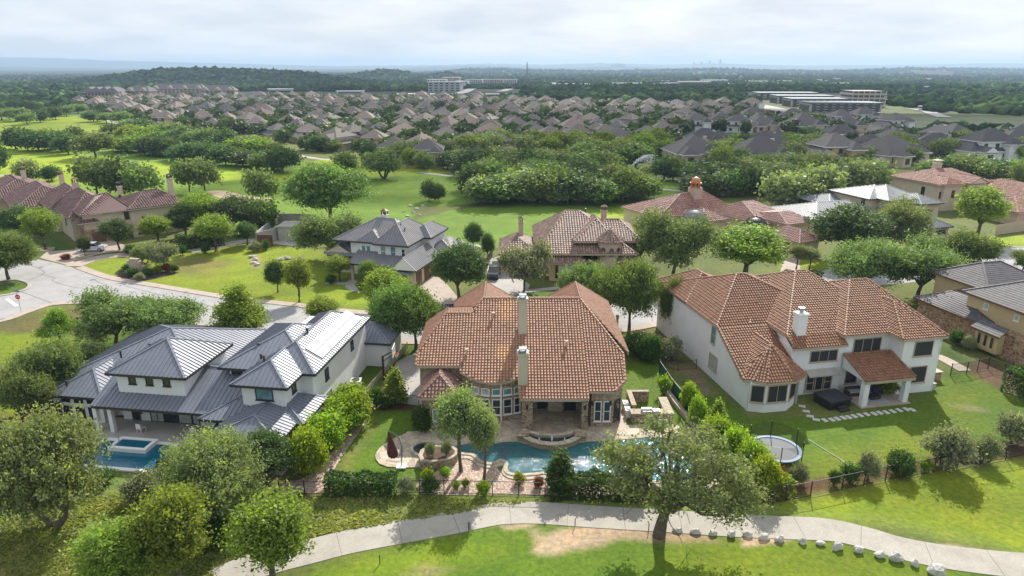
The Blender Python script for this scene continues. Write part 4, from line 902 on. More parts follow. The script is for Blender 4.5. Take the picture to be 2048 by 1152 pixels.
door(N,(9.8,-17.2),(9.8,-25.4),.45,5,2.4,M_wood,4,name='garage_door'); window(N,4.6,-6.01,.8,0,1.6,1.8,2,1,M_trimw)
# ---- low modern house with pale metal roofs
Q=thing('pale_metal_roof_house','stone and stucco house with pale silver metal roofs, left of the cream villa','house',(77,155,0),17)
R=Roof('seam',M_seam3,wall=M_cream,fascia=M_dark,seam=.55)
R.block(.4,-5.6,10,7,6.0,(7.2,.4),(7.4,.6),7.9)
R.block(2.7,-8.7,12.6,6,6.05,(8.0,-2.0),(8.4,-1.6),8.3)
R.block(8.6,-11.8,15,-2,5.5,(11.5,-7.6),(11.7,-7.0),7.0)
R.block(-17,-10,3,6,3.0,(-10,-1.6),(-2,-1.6),5.2)
R.block(-4,1,6,14,3.4,(0,6),(1,6),5.3)
R.block(.5,-22,6.8,-14,3.0,(3.6,-18.9),(3.6,-17),4.6)
R.done(Q,'roof')
wallbox(Q,1,-5,10,6,0,5.9,M_cream); wallbox(Q,3.3,-8,12,6,0,5.9,M_stone3); wallbox(Q,9.2,-11.2,14.4,-3,0,5.4,M_cream); wallbox(Q,-16.4,-9.4,2.6,5.5,0,2.95,M_cream); wallbox(Q,1.1,-21.4,6.2,-14,0,2.95,M_stone3)
for x in (4.0,6.2,9.3): window(Q,x,-8.02,3.6,0,1.8,1.9,2,1,M_dark,M_glass)
win_on(Q,(1,6),(1,-5),.86,3.8,1.0,1.9,fm=M_dark); window(Q,10,-11.22,3.2,0,2.6,1.0,3,1,M_dark); window(Q,3.0,-21.42,1.5,0,2.6,.8,3,1,M_dark)
# ---- cream villa with red tile roof
T=thing('cream_villa','tall cream villa with red tile roof and pale chimney tower near the right edge','house',(77,155,0),17)
R=Roof('tile',M_tile,(.36,.18,.13),tu=.55,tv=.65,wall=M_cream,dark=.28)
R.block(28.8,2.2,46,17.5,6.5,(35.5,10.5),(41,10.5),9.0)
R.block(30,1.5,36.5,8,6.55,(33.2,4),(33.2,7),7.9)
R.block(36.8,.8,43,8,6.6,(39.9,.85),(39.9,7.5),8.0,'f')
R.block(44,-10,60,12,4.0,(52,1),(52,5),6.5)
R.block(32,-16,46,-2,3.0,(39,-9.3),(39.2,-9),4.9)
R.done(T,'roof')
wallbox(T,29.4,2.8,45.4,17,0,6.4,M_cream); wallbox(T,30.5,2.1,36,8,0,6.4,M_cream); wallbox(T,37.3,1.2,42.5,8,0,6.5,M_cream); wallbox(T,44.6,-9.5,59.4,11.5,0,3.9,M_cream); wallbox(T,32.6,-15.5,45.4,-2,0,2.9,M_pink)
chimney(T,38,12,7.5,10.2,1.7,1.5,M_cream,M_cream,'hood')
for x,z in ((33.0,3.2),): window(T,x,2.08,z,0,1.0,1.8,1,1,M_dark,M_glass)
win_on(T,(29.4,17),(29.4,2.8),.7,3.4,1.1,1.9,fm=M_dark); window(T,38.2,1.18,3.0,0,3.4,2.6,3,1,M_dark,M_curtain); window(T,29.9,2.78,3.2,0,.9,1.5,1,1,M_dark)
# ---- tan house at the right edge
E_=thing('tan_slate_house','tan stucco and brown rubble stone house with dark slate roofs, at the right edge','house',(61,85,0),13)
R=Roof('flat',M_shin,wall=M_tan,fascia=M_wood,tv=.38)
R.block(1.2,-.6,12,9,6.0,(5.0,4.6),(8,4.6),8.3)
R.block(-3.4,-4.5,5,6.5,3.3,(1.5,1.9),(1.8,3),5.2)
R.block(-1.9,-12,12,.5,6.02,(3.6,-4.9),(6,-4.9),8.9)
R.block(-.5,-20,14,-7.5,3.4,(4,-13),(8,-13),5.6)
R.done(E_,'roof')
wallbox(E_,1.8,0,11,8.5,3,5.9,M_tan); wallbox(E_,-2.9,-14,4.5,6,0,3.2,M_stone2); wallbox(E_,-1.3,-11.5,11,0,3.1,5.9,M_tan); wallbox(E_,1.8,-1,11,8.5,0,3.0,M_stone2); wallbox(E_,0,-19.5,13,-8,0,3.3,M_stone2)
b=MB(); b.box(-3.9,-7.6,.5,-2.92,-4.4,2.95); bb=b.build('bay',M_tan,E_)
R=Roof('flat',M_shin,fascia=M_wood,tv=.38); R.plane([(-4.35,-4.0,3.0),(-4.35,-8.0,3.0),(-2.85,-8.0,3.8),(-2.85,-4.0,3.8)][::-1]); R.eave((-4.35,-4,3),(-4.35,-8,3)); R.done(E_,'bay_roof')
for k in range(3): win_on(E_,(-3.9,-4.4),(-3.9,-7.6),.22+.28*k,.95,.6,1.6,fm=M_tan,gm=M_glass)
for t in (.25,.62): win_on(E_,(-1.3,0),(-1.3,-11.5),t,4.5,.7,.85,fm=M_trimw,gm=M_curtain)
# ---- long terracotta-roofed house beyond the junction, left
S_=thing('brown_tile_house','long cream house with purplish-brown tile roofs and stone garage front beyond the junction','house',(-86,134,0),42)
TS=(.17,.095,.085)
R=Roof('tile',M_tile,TS,tu=.5,tv=.6,wall=M_cream,dark=.3)
R.block(8,-2.0,20,11.5,6.0,(13.2,5.0),(16.0,5.0),8.4)
R.block(-.5,-1.7,9,14,6.0,(4.2,5.0),(6.5,7.0),8.6)
R.block(-2,2,9,23,5.0,(3.2,9.5),(3.2,17),8.6)
R.block(-3,15,8,33,4.9,(2.8,21),(2.8,29),8.2)
R.block(-8,26,6,48,4.2,(-1,33),(-1,42),7.6)
R.block(-12,42,4,66,4.0,(-4,50),(-4,60),7.4)
R.block(-1.2,-1.9,2.6,5,4.4,(.7,.2),(.7,4),5.6)
R.done(S_,'roof')
wallbox(S_,8.5,-1.4,19.4,11,0,5.9,M_cream); wallbox(S_,0,-1.1,8.5,13,2.8,5.9,M_cream); wallbox(S_,-.05,-1.15,8.4,13,0,2.8,M_stone2); wallbox(S_,-1.4,3,8,22,0,4.9,M_cream); wallbox(S_,-2.4,15,7,32,0,4.8,M_cream); wallbox(S_,-7.4,27,5,47,0,4.1,M_cream); wallbox(S_,-11.4,43,3,65,0,3.9,M_cream)
door(S_,(-.05,-1.15),(8.4,-1.15),.27,2.4,2.2,M_wood,4,name='garage_door'); door(S_,(-.05,-1.15),(8.4,-1.15),.68,2.6,2.2,M_wood,4,name='garage_door')
window(S_,7.4,-1.12,4.0,0,.9,1.5,1,1,M_dark); window(S_,10.5,-1.42,3.6,0,.6,.6,1,1,M_dark); window(S_,12.6,-1.42,3.4,0,.4,.4,1,1,M_dark); window(S_,9.4,-1.42,.6,0,.8,1.3,1,1,M_dark); window(S_,17.3,-1.42,3.7,0,1.8,1.6,1,1,M_dark)
win_on(S_,(-1.4,22),(-1.4,3),.7,2.5,.9,1.6,fm=M_dark); win_on(S_,(-2.4,32),(-2.4,15),.4,2.5,.9,1.6,fm=M_dark); door(S_,(-7.4,47),(-7.4,27),.55,4.6,2.4,M_curtain,4,name='garage_door')
chimney(S_,18.6,4.5,5.5,10.6,1.0,1.0,M_cream,M_black,'hood'); chimney(S_,9.8,10,7.4,9.2,.9,.9,M_cream,M_black,'hood'); chimney(S_,3.2,19,7.8,9.6,1.2,1.2,M_cream,M_wood,'hood'); chimney(S_,4,40,6,8.8,1.0,1.0,M_cream,M_wood,'hood'); chimney(S_,-2,52,7,9.2,1,1,M_cream,M_wood,'hood')
# ------------------------------------------------------------------ trees
leaf_mat('leaf_live_oak',(.165,.22,.095),.45,.4); leaf_mat('leaf_grey_olive',(.22,.265,.135),.45,.38); leaf_mat('leaf_dark',(.085,.135,.055),.4,.42)
leaf_mat('leaf_bright',(.22,.285,.06),.5,.4); leaf_mat('leaf_lime',(.24,.33,.035),.5,.4); leaf_mat('leaf_mid',(.145,.205,.065),.45,.45)
leaf_mat('leaf_yellow',(.24,.27,.03),.45,.35); leaf_mat('leaf_red',(.22,.06,.03),.35,.4); leaf_mat('leaf_shrub',(.07,.125,.03),.4,.45); leaf_mat('leaf_silver',(.22,.24,.17),.4,.35)
def quads_mesh(name,C_,s,mat,tint,rs,flat=.0):
    """leaf sprays: one small four-cornered leaf cluster at each centre"""
    n=len(C_); a=rs.randn(n,3); a[:,2]*=.6; a/=np.linalg.norm(a,axis=1)[:,None]+1e-9
    t=rs.randn(n,3); bb=np.cross(a,t); bb/=np.linalg.norm(bb,axis=1)[:,None]+1e-9
    sz=(s*(.5+1.0*rs.rand(n)))[:,None]; a=a*sz; bb=bb*sz*(.45+.3*rs.rand(n)[:,None])
    v=np.stack([C_-a,C_+bb*.9-a*.1,C_+a,C_-bb+a*.1],1).reshape(-1,3)
    me=bpy.data.meshes.new(name); mesh_np(me,v,np.arange(4*n).reshape(n,4))
    at=me.attributes.new('tint','FLOAT','FACE'); at.data.foreach_set('value',tint.astype(np.float32)); me.materials.append(mat); return me
def crown_pts(rs,lobes,nclump,nleaf,spread,shell=.55):
    out=[];ti=[]
    w=np.array([l[3]**2 for l in lobes]); w=w/w.sum()
    for (x,y,z,r,sq),ww in zip(lobes,w):
        m=max(3,int(nclump*ww)); d=rs.randn(m,3); d/=np.linalg.norm(d,axis=1)[:,None]; d[:,2]=np.where(d[:,2]<-.35,-d[:,2]*.6,d[:,2])
        rr=r*(shell+(1-shell)*rs.rand(m)**.6)*(1+.22*rs.randn(m))
        c=np.array([x,y,z])+d*rr[:,None]*np.array([1,1,sq])
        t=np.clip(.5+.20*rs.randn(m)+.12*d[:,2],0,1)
        p=c[:,None,:]+rs.randn(m,nleaf,3)*spread*np.array([.75,.75,.6])+(d*np.array([1,1,1.2])+np.array([0,0,.35]))[:,None,:]*(rs.rand(m,nleaf,1)**1.3*spread*2.6-spread*.6); out.append(p.reshape(-1,3)); ti.append(np.clip(np.repeat(t,nleaf)+.12*rs.randn(m*nleaf),0,1))
    return np.concatenate(out),np.concatenate(ti)
def limb(b,rs,p,q,r0,r1,n=5,wob=.12,sides=6):
    p=np.array(p,float);q=np.array(q,float);L=np.linalg.norm(q-p); pts=[];rr=[]
    for i in range(n+1):
        t=i/n; pts.append(p+(q-p)*t+rs.randn(3)*wob*L*.25*sin(pi*t)+np.array([0,0,.10*L*sin(pi*t)])); rr.append(r0+(r1-r0)*t)
    b.tube(pts,rr,sides,False); return pts
TPL={}
def template(key,mat,H,R,nl,nclump,nleaf,ls,seed,trunks=1,crown0=.35,lob=.42,shape='round',sq=.78,shell=.35,spread=None):
    """H height, R crown radius, nl lobes; returns (crown mesh, trunk mesh, H, R)"""
    rs=np.random.RandomState(seed); lobes=[]; z0=H*crown0
    for i in range(nl):
        a=2*pi*(i/nl)*2.4+rs.rand()*1.2; t=(i+.5)/nl
        if shape=='cone': zz=z0+(H-z0)*(.08+.85*t); rad=R*(1.0-t)*.62*(.6+.4*rs.rand()); lr=R*lob*(1.15-.75*t)
        elif shape=='wide': zz=z0+(H-z0)*(.25+.55*rs.rand()*(1 if i%3 else .6)); rad=R*(.35+.45*rs.rand()); lr=R*lob*(.8+.4*rs.rand()); 
        else:
            ph=math.acos(1-2*t*.92); zz=z0+(H-z0)*(.5+.34*cos(ph)); rad=R*.60*sin(ph)*(.75+.35*rs.rand()); lr=R*lob*(.8+.45*rs.rand())
        lobes.append((rad*cos(a),rad*sin(a),zz,lr,sq))
    if shape!='cone': lobes.append((0,0,z0+(H-z0)*.55,R*lob*1.3,sq))
    C_,ti=crown_pts(rs,lobes,nclump,nleaf,spread or ls*2.3,shell)
    zt=np.percentile(C_[:,2],99.2); rr_=np.percentile(np.hypot(C_[:,0],C_[:,1]),96); kz=H/zt; kr=R/rr_; C_=C_*np.array([kr,kr,kz]); C_[:,2]=np.maximum(C_[:,2],H*.04); lobes=[(l[0]*kr,l[1]*kr,l[2]*kz,l[3]*kr,l[4]) for l in lobes]; z0*=kz
    crown=quads_mesh(key+'_crown',C_,ls,mat,ti,rs)
    b=MB(); tr=max(.10,H*.032)
    for k in range(trunks):
        a=2*pi*k/max(trunks,1)+rs.rand(); off=(0,0) if trunks==1 else (.25*cos(a),.25*sin(a)); top=(off[0]*5*(trunks>1)+rs.randn()*.15,off[1]*5*(trunks>1)+rs.randn()*.15,z0*1.0+.05*H)
        b.tube([(off[0],off[1],-.2),(off[0],off[1],.1),((off[0]+top[0])/2+rs.randn()*.1,(off[1]+top[1])/2,top[2]*.5),top],[tr*1.7,tr*1.25,tr,tr*.85],8)
        mine=[l for i,l in enumerate(lobes) if i%trunks==k]
        for l in mine: limb(b,rs,top,(l[0],l[1],l[2]+l[3]*.2),tr*.55,tr*.12)
    o=b.build(key+'_trunk',M_bark,None,smooth=True); tm=o.data; bpy.data.objects.remove(o)
    TPL[key]=(crown,tm,H,R)
Mt=MATS
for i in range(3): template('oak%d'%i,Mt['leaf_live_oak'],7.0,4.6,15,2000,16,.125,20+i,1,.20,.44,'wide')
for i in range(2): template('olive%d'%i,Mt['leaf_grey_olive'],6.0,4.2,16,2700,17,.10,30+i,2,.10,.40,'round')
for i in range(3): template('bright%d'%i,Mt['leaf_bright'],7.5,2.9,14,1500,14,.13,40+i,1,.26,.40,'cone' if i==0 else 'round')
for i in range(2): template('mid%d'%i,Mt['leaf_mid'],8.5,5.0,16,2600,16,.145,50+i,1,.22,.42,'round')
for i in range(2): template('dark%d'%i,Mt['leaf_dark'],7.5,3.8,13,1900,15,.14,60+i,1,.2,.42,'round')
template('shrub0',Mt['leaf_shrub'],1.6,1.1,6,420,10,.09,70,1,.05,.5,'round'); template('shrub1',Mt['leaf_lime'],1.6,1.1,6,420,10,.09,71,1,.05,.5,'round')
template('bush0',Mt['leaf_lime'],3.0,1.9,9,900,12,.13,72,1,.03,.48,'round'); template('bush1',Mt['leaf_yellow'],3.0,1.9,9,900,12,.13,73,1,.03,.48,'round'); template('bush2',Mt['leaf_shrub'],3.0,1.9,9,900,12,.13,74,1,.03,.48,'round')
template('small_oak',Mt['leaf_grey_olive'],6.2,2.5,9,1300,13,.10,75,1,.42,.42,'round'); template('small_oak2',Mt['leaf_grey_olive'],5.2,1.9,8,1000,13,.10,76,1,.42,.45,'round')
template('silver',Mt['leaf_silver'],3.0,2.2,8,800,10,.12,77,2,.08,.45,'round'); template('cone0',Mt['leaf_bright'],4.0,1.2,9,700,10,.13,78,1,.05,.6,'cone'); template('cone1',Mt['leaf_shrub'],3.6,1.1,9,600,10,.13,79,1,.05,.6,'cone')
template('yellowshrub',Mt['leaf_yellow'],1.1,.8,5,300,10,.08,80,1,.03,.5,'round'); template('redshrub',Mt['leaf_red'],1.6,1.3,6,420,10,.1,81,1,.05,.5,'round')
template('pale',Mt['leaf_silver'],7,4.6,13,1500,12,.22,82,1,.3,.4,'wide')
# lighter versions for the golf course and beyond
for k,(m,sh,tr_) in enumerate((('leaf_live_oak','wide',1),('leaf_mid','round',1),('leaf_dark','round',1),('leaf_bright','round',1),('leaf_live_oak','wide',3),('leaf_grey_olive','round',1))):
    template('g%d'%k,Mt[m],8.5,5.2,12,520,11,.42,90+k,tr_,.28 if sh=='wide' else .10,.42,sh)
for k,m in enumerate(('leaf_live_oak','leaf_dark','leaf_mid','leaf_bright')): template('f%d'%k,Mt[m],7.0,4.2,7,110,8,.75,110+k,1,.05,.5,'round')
rt=random.Random(5)
def tree(name,label,key,x,y,W=None,Hh=None,cat='tree',group=None,rot=None,parts=('trunk','crown'),loc=None):
    cr,tm,H,R=TPL[key]; sx=(W/2/R) if W else 1; sz=(Hh/H) if Hh else sx
    o=thing(name,label,cat,(x,y,float(terrain(x,y)) if y>1100 else 0.0),rt.random()*360 if rot is None else rot,group); o.scale=(sx,sx,sz)
    for nm,me in zip(parts,(tm,cr)): link(bpy.data.objects.new(nm,me),o)
    return o
def ptree(name,label,key,bx,by,wpx,toppx,cat='tree',group=None,**k):
    """base pixel, crown width in pixels and the row of its top, read off the photograph, turned into metres"""
    x,y,_=V(bx,by); h=max(.5,D_at(y,toppx)); zc=y*CP+(HC-h*.6)*SP; W=wpx*zc/FPX
    return tree(name,label,key,x,y,W*.92,h*.98,cat,group,**k)
T_=[ # name,label,template,base x,base y,width px,top row
('tree','bright green young tree at the bottom edge, left of the leafy pair','bright1',250,1205,160,1050),
('tree','tall bright green tree at the bottom edge with its top before the olive grey oak','bright2',362,1180,150,985),
('tree','loose bright green tree with thin forked stems rooted beside the cart path end','bright1',548,1165,165,1003),
('live_oak','round olive grey oak bush at the left edge, in front of the red hedge','olive0',112,1052,235,838),
('live_oak','large olive grey oak spreading between the blue pool and the black fence','olive1',434,1040,218,872),
('shrub','small grey olive bush with yellowing top beside the large olive grey oak','silver',292,1003,85,948),
('live_oak','taller of the two young grey green oaks in the gravel bed by the pool','small_oak',922,943,108,783),
('live_oak','shorter young grey green oak in the gravel bed beside the pool edge','small_oak2',968,962,72,812),
('oak','dark olive oak standing closest to the left roof corner of the modern white house','oak0',105,815,130,685),
('oak','grey green oak behind the left wing of the modern white house, by the lawn','oak1',70,850,110,735),
('oak','small dark green tree at the back corner of the modern white house','dark0',185,760,90,690),
('oak','spreading grey green oak by the street, left of two behind the modern house','oak2',235,695,170,590),
('oak','spreading grey green oak beside the street, right one behind the modern house','oak0',345,690,150,598),
('tree','small bright green feathery tree on the rough grass near the stop sign','bright0',125,690,75,620),
('tree','upright fresh green tree between the two halves of the modern white house','bright0',487,690,108,573),
('oak','broad green oak left of the stone house roof, left of the trunk pair','mid0',795,694,115,572),
('oak','broad green oak left of the stone house roof, right of the trunk pair','mid1',832,698,115,580),
('tree','light green rounded tree in front of the grey roof house porch','bright1',776,640,88,540),
('tree','small bright tree just behind the solar panel roof','bright2',650,668,70,597),
('live_oak','dark round live oak by the driveway of the grey roof house','dark1',918,597,108,492),
('tree','pale blossoming tree at the driveway of the turret house','pale',1048,584,102,490),
('oak','grey green oak behind the right peak of the stone house roof','oak1',1165,618,100,528),
('oak','tall green oak right of the stone house, beside the street','mid0',1258,662,118,525),
('oak','broad green oak between the stone house and the street, half behind its neighbour','mid1',1215,640,80,545),
('oak','narrow green oak at the left back corner of the white stucco house','mid0',1340,672,52,556),
('live_oak','very large grey green oak in front of the copper cupola house, left one','oak2',1345,560,165,428),
('oak','grey green oak crown between the turret house and the big grey oak','oak0',1280,530,90,455),
('tree','big bright green maple in front of the dark domes','bright1',1488,562,150,455),
('tree','dark green leafy tree in front of the pale metal roofs','dark0',1695,520,150,413),
('oak','olive toned oak before the pale metal roof garage','olive1',1795,505,115,403),
('oak','wide grey green oak behind the roof peak of the white stucco house, left one','oak1',1725,590,150,480),
('oak','wide grey green oak behind the roof peak of the white stucco house, right one','oak2',1835,598,165,482),
('oak','green oak beside the cul-de-sac, right of the wide grey oaks','mid0',1925,555,110,465),
('tree','tall fresh green tree before the cream villa, near the right edge','bright1',1952,480,95,377),
('tree','dark green tree at the right edge above the cul-de-sac','oak0',2045,545,70,500),
('tree','grey green tree cut by the right edge beyond the cream villa','oak1',2045,385,60,328),
('tree','round green street tree standing in a stone ring at the far left','bright2',92,500,70,420),
('tree','dark green tree behind the stone ring tree at the far left','dark1',44,480,75,415),
('oak','large dark green oak cut by the left edge at the street corner','mid0',18,560,120,470),
('tree','green tree by the garage of the brown tile house, left of two','dark0',240,500,62,440),
('tree','small round tree in a stone ring beside the white car','dark1',171,512,26,474),
('tree','green tree in front of the long cream wall, right of the garage','bright1',318,490,62,433),
('tree','pale green airy tree behind the stone sign bed','pale',330,540,58,484),
('tree','green tree in the planting bed just left of the stone sign','olive0',292,528,50,488),
('tree','bright yellow green round tree behind the brown tile house','bright2',408,470,75,388),
('tree','light green round lawn tree before the walled enclosure','bright2',433,503,78,432),
('tree','small dark green tree between the lawn tree and the walled enclosure','dark0',495,490,48,445),
('oak','dark green spreading tree behind the enclosure lane, left of three','dark0',372,475,75,410),
('oak','dark green spreading tree behind the enclosure lane, middle of three','dark1',470,470,95,395),
('oak','dark green spreading tree behind the enclosure lane, right of three','g1',520,465,80,398),
('tree','huge dark green round tree on the golf edge behind the white grey-roofed house','mid1',662,448,165,330),
('oak','grey green low spreading oak left of the white grey-roofed house','oak2',665,520,135,430),
('tree','fresh green young tree with thin trunk on the roadside lawn','bright2',599,604,58,520),
('tree','dark round tree touching the fresh green young tree on the lawn','dark1',556,585,42,522),
('shrub','low green tree before the entrance window of the grey-roofed white house','bright1',680,562,50,512),
('shrub','low green tree in the planting bed at the porch of the grey-roofed house','mid1',738,574,45,522),
('tree','small dark round tree on the golf edge right of the grey-roofed house','dark0',947,501,40,447),
('tree','dark magnolia by the left wall of the turret house','dark1',975,522,30,468),
('tree','lone round oak on the fairway beyond the enclosure','g0',526,413,66,341),
('oak','leaning oak on the fairway edge right of the black chimney, left of two','g0',380,388,60,322),
('oak','leaning oak on the fairway edge right of the black chimney, right of two','g0',410,386,66,320),
('oak','wide dark oak on the fairway behind the brown tile roofs, left of three','g0',195,392,80,316),
('oak','wide dark oak on the fairway behind the brown tile roofs, middle of three','g2',240,395,90,318),
('oak','wide dark oak on the fairway behind the brown tile roofs, right of three','g0',285,398,80,328),
('oak','lone umbrella shaped oak with forked trunk in the bright fairway','g0',193,316,86,266),
('tree','small dark tree between the brown tile roofs and the fairway','g2',105,362,42,332),
('tree','pale olive bush behind the far left chimneys','g5',58,366,52,320),
('tree','dark tree cut by the left edge on the fairway','g2',-4,345,50,275),
('live_oak','multi-stemmed live oak in the middle of the far fairway','g4',768,358,80,300),
('oak','oak to the left of the multi-stemmed live oak','g1',693,348,52,305),
('tree','small cedar beside the huge dark tree','g2',718,378,38,345),
('tree','slim forked tree on the far fairway right of the live oak','g3',820,335,36,297),
('tree','tiny slim tree by the far fairway path','g0',856,342,22,312),
('tree','reddish brown cedar on the rough knoll, left of two','g2',858,402,36,362),
('tree','dark cedar on the rough knoll, right of two','g2',878,404,28,368),
('oak','round dense oak at the right end of the fairway tree belt','g2',566,345,72,295),
('tree','bright lime green round tree among the right-hand rooftops','g3',1440,340,52,293),
]
for t in T_:
    n,l,k,bx,by,w,top=t; cat='shrub' if n=='shrub' else ('oak tree' if 'oak' in n else 'tree')
    ptree(n,l,k,bx,by,w,top,cat)
# the hero oak by the cart path, built on its own skeleton
rs=np.random.RandomState(3); hx,hy,_=V(1318,1072)
HT=thing('large_oak','big open-crowned oak with a bare forked trunk standing between cart path and white rocks','oak tree',(hx,hy,0))
b=MB(); b.tube([(0,0,-.3),(0,0,.15),(.12,0,1.2),(.35,.05,2.3),(.3,.1,3.2)],[.75,.5,.42,.38,.36],10)
HSX=.84
ends=[(-4.6,.5,6.6),(-2.8,-1.6,7.8),(-.8,.8,9.3),(1.5,-1.2,8.6),(3.6,.6,8.2),(5.2,-1,6.6),(6.6,.4,5.0),(4.6,1.8,5.2),(2.6,-2.2,5.2),(-2.0,2.2,5.6),(-3.4,-.6,4.8),(.4,-2.6,6.2),(5.0,-2.0,3.6),(2.2,2.6,7.0),(-4.9,-1.2,8.2),(7.2,-1.0,3.9),(-.5,-1.5,4.0)]
ends=[(e[0]*HSX,e[1],e[2]*.95) for e in ends]
for e in ends:
    lw_=.13+.05*rs.rand(); low=e[2]<5.3; st=(.3,.1,3.1) if not low or e[0]<0 else (.36,.05,2.35)
    pts=limb(b,rs,st,e,.24 if rs.rand()<.5 else .17,.05,6,.35,7)
    for k in range(5):
        m=pts[2+rs.randint(4)]; limb(b,rs,m,np.array(e)+rs.randn(3)*1.1,.06,.015,4,.3,4)
b.build('trunk',M_bark,HT,smooth=True)
lobes=[(e[0],e[1],e[2],1.0+.45*rs.rand(),.75) for e in ends]+[(e[0]*.62,e[1]*.7,3.6+(e[2]-3.3)*.72,.6,.8) for e in ends]
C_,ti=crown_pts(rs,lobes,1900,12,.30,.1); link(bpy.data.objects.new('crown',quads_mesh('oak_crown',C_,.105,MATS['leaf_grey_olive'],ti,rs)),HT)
# shrubs and hedges, one by one
SH=[('shrub','dark shrub with bright tips heading the hedge row beside the white house','bush0',700,818,70,770),
('shrub','large lime shrub, second from the top in the row beside the white house','bush0',685,862,92,800),
('shrub','large lime and dark shrub in the middle of the row beside the white house','bush0',650,900,95,830),
('shrub','dense green shrub right of the middle in the row beside the white house','bush0',712,852,70,785),
('shrub','yellow green round shrub at the lower end of the row beside the pergola','bush1',622,948,78,862),
('shrub','dark leafy small tree hiding the pergola post','dark0',540,975,110,868),
('shrub','bright green upright shrub in the garden by the side court','cone0',792,806,46,740),
('shrub','small round green shrub left of the upright garden shrub','shrub0',752,815,32,776),
('shrub','low dark shrub at the foot of the upright garden shrub','shrub0',775,815,30,795),
('conifer','dark upright conifer before the glittering pool','cone1',1120,975,62,905),
('shrub','golden ball shrub beside the stone planter, upper of two','yellowshrub',857,963,26,937),
('shrub','dark shrub below the golden ball at the fence','shrub0',862,985,42,955),
('shrub','leafy bright green perennial in the gravel behind the golden ball','shrub1',890,952,26,935),
('shrub','bright green ball shrub on the fence at the foot of the young oak','shrub1',968,990,30,962),
('shrub','lime ball shrub near the pool corner','yellowshrub',1038,968,26,946),
('shrub','orange brown ball shrub right of the lime ball','redshrub',1077,975,22,955),
('shrub','small green tuft in the gravel, left of two near the fence','shrub1',913,978,18,964),
('shrub','small green tuft in the gravel, right of two near the fence','shrub1',931,976,18,958),
('shrub','grey green bush at the left end of the gravel bed','silver',815,985,38,955),
('shrub','dark green shrub against the stone house left corner','bush2',845,862,40,812),
('shrub','small bright garden shrub beside the green mesh fence, uppermost','shrub1',1327,790,28,752),
('shrub','lime shrub leaning over the green mesh fence middle','bush0',1376,822,34,768),
('shrub','pale green shrub below the middle of the mesh fence','bush0',1392,862,34,795),
('shrub','bright upright shrub at the lower end of the mesh fence','cone0',1432,862,40,802),
('shrub','lime green shrub in the slanting hedge, uppermost of four','bush0',1432,900,64,835),
('shrub','lime green shrub in the slanting hedge, second of four','bush0',1470,925,64,858),
('shrub','lime green shrub in the slanting hedge, third of four','bush0',1500,958,66,885),
('shrub','lime green shrub in the slanting hedge, lowest of four','bush1',1525,990,60,915),
('shrub','grey flowering shrub just right of the red yucca','silver',1595,968,42,930),
('shrub','small dark shrub on the mulch left of the rear fence post','shrub0',1668,970,26,940),
('shrub','dark rounded shrub on the rear fence, with pale flowers','shrub0',1700,965,40,928),
('shrub','grey green shrub on the rear fence in front of the bright lawn','silver',1735,960,46,905),
('shrub','dark broad shrub left of the olive bushes','bush2',1795,950,56,905),
('shrub','bright small shrub between the broad shrub and the olive bush','shrub1',1850,945,26,920),
('shrub','large grey olive bush at the garden corner, biggest of the rear fence','silver',1888,935,98,852),
('shrub','smaller grey olive bush right of the stone bench','silver',1968,925,54,872),
('shrub','pale blue green bush at the right edge before the tall hedge','silver',2025,888,75,830),
('shrub','olive bush behind the fence panel between white house and stone house','silver',1340,720,50,675),
('shrub','dark shrub at the fence corner of the white stucco house','bush2',1275,712,60,668),
('shrub','dark green shrub right of the stone house near the street','bush2',1300,722,45,670),
('shrub','small shrub beside the rubble stone wall of the tan house, left','shrub0',1910,690,26,660),
('shrub','small shrub beside the rubble stone wall of the tan house, right','silver',1935,700,26,672),
('shrub','dark clipped shrub beside the grey-roofed house front walk','shrub0',728,583,24,566),
('shrub','dark shrubs at the grey-roofed house entrance corner','shrub0',662,568,24,550),
('shrub','dark rounded shrub before the stone sign bed','shrub0',262,508,28,490),
('shrub','dark evergreen right of the sign bed lawn','shrub0',366,510,18,490),
('shrub','dark shrub beside the enclosure lane, left','shrub0',412,507,18,488),
('shrub','pale shrub in front of the walled enclosure','silver',512,503,28,484),
('shrub','dark shrub right before the walled enclosure','shrub0',532,500,18,480),
('shrub','dark shrub at the driveway of the brown tile house','redshrub',132,519,20,508),
('shrub','yellow blossom shrub below the blue pool edge','yellowshrub',340,960,50,930),
('shrub','dark leafy shrub left below the blue pool edge','bush2',208,968,50,942),
('shrub','brown green bush between the two front leafy trees','bush2',432,1085,62,1040),
('tree','crape myrtle with thin stems in the round lawn island, left','small_oak',1592,538,40,490),
('tree','crape myrtle with thin stems in the round lawn island, right','small_oak2',1618,540,34,495),
]
for t in SH:
    n,l,k,bx,by,w,top=t; ptree(n,l,k,bx,by,w,top,'conifer' if n=='conifer' else ('tree' if n=='tree' else 'shrub'))
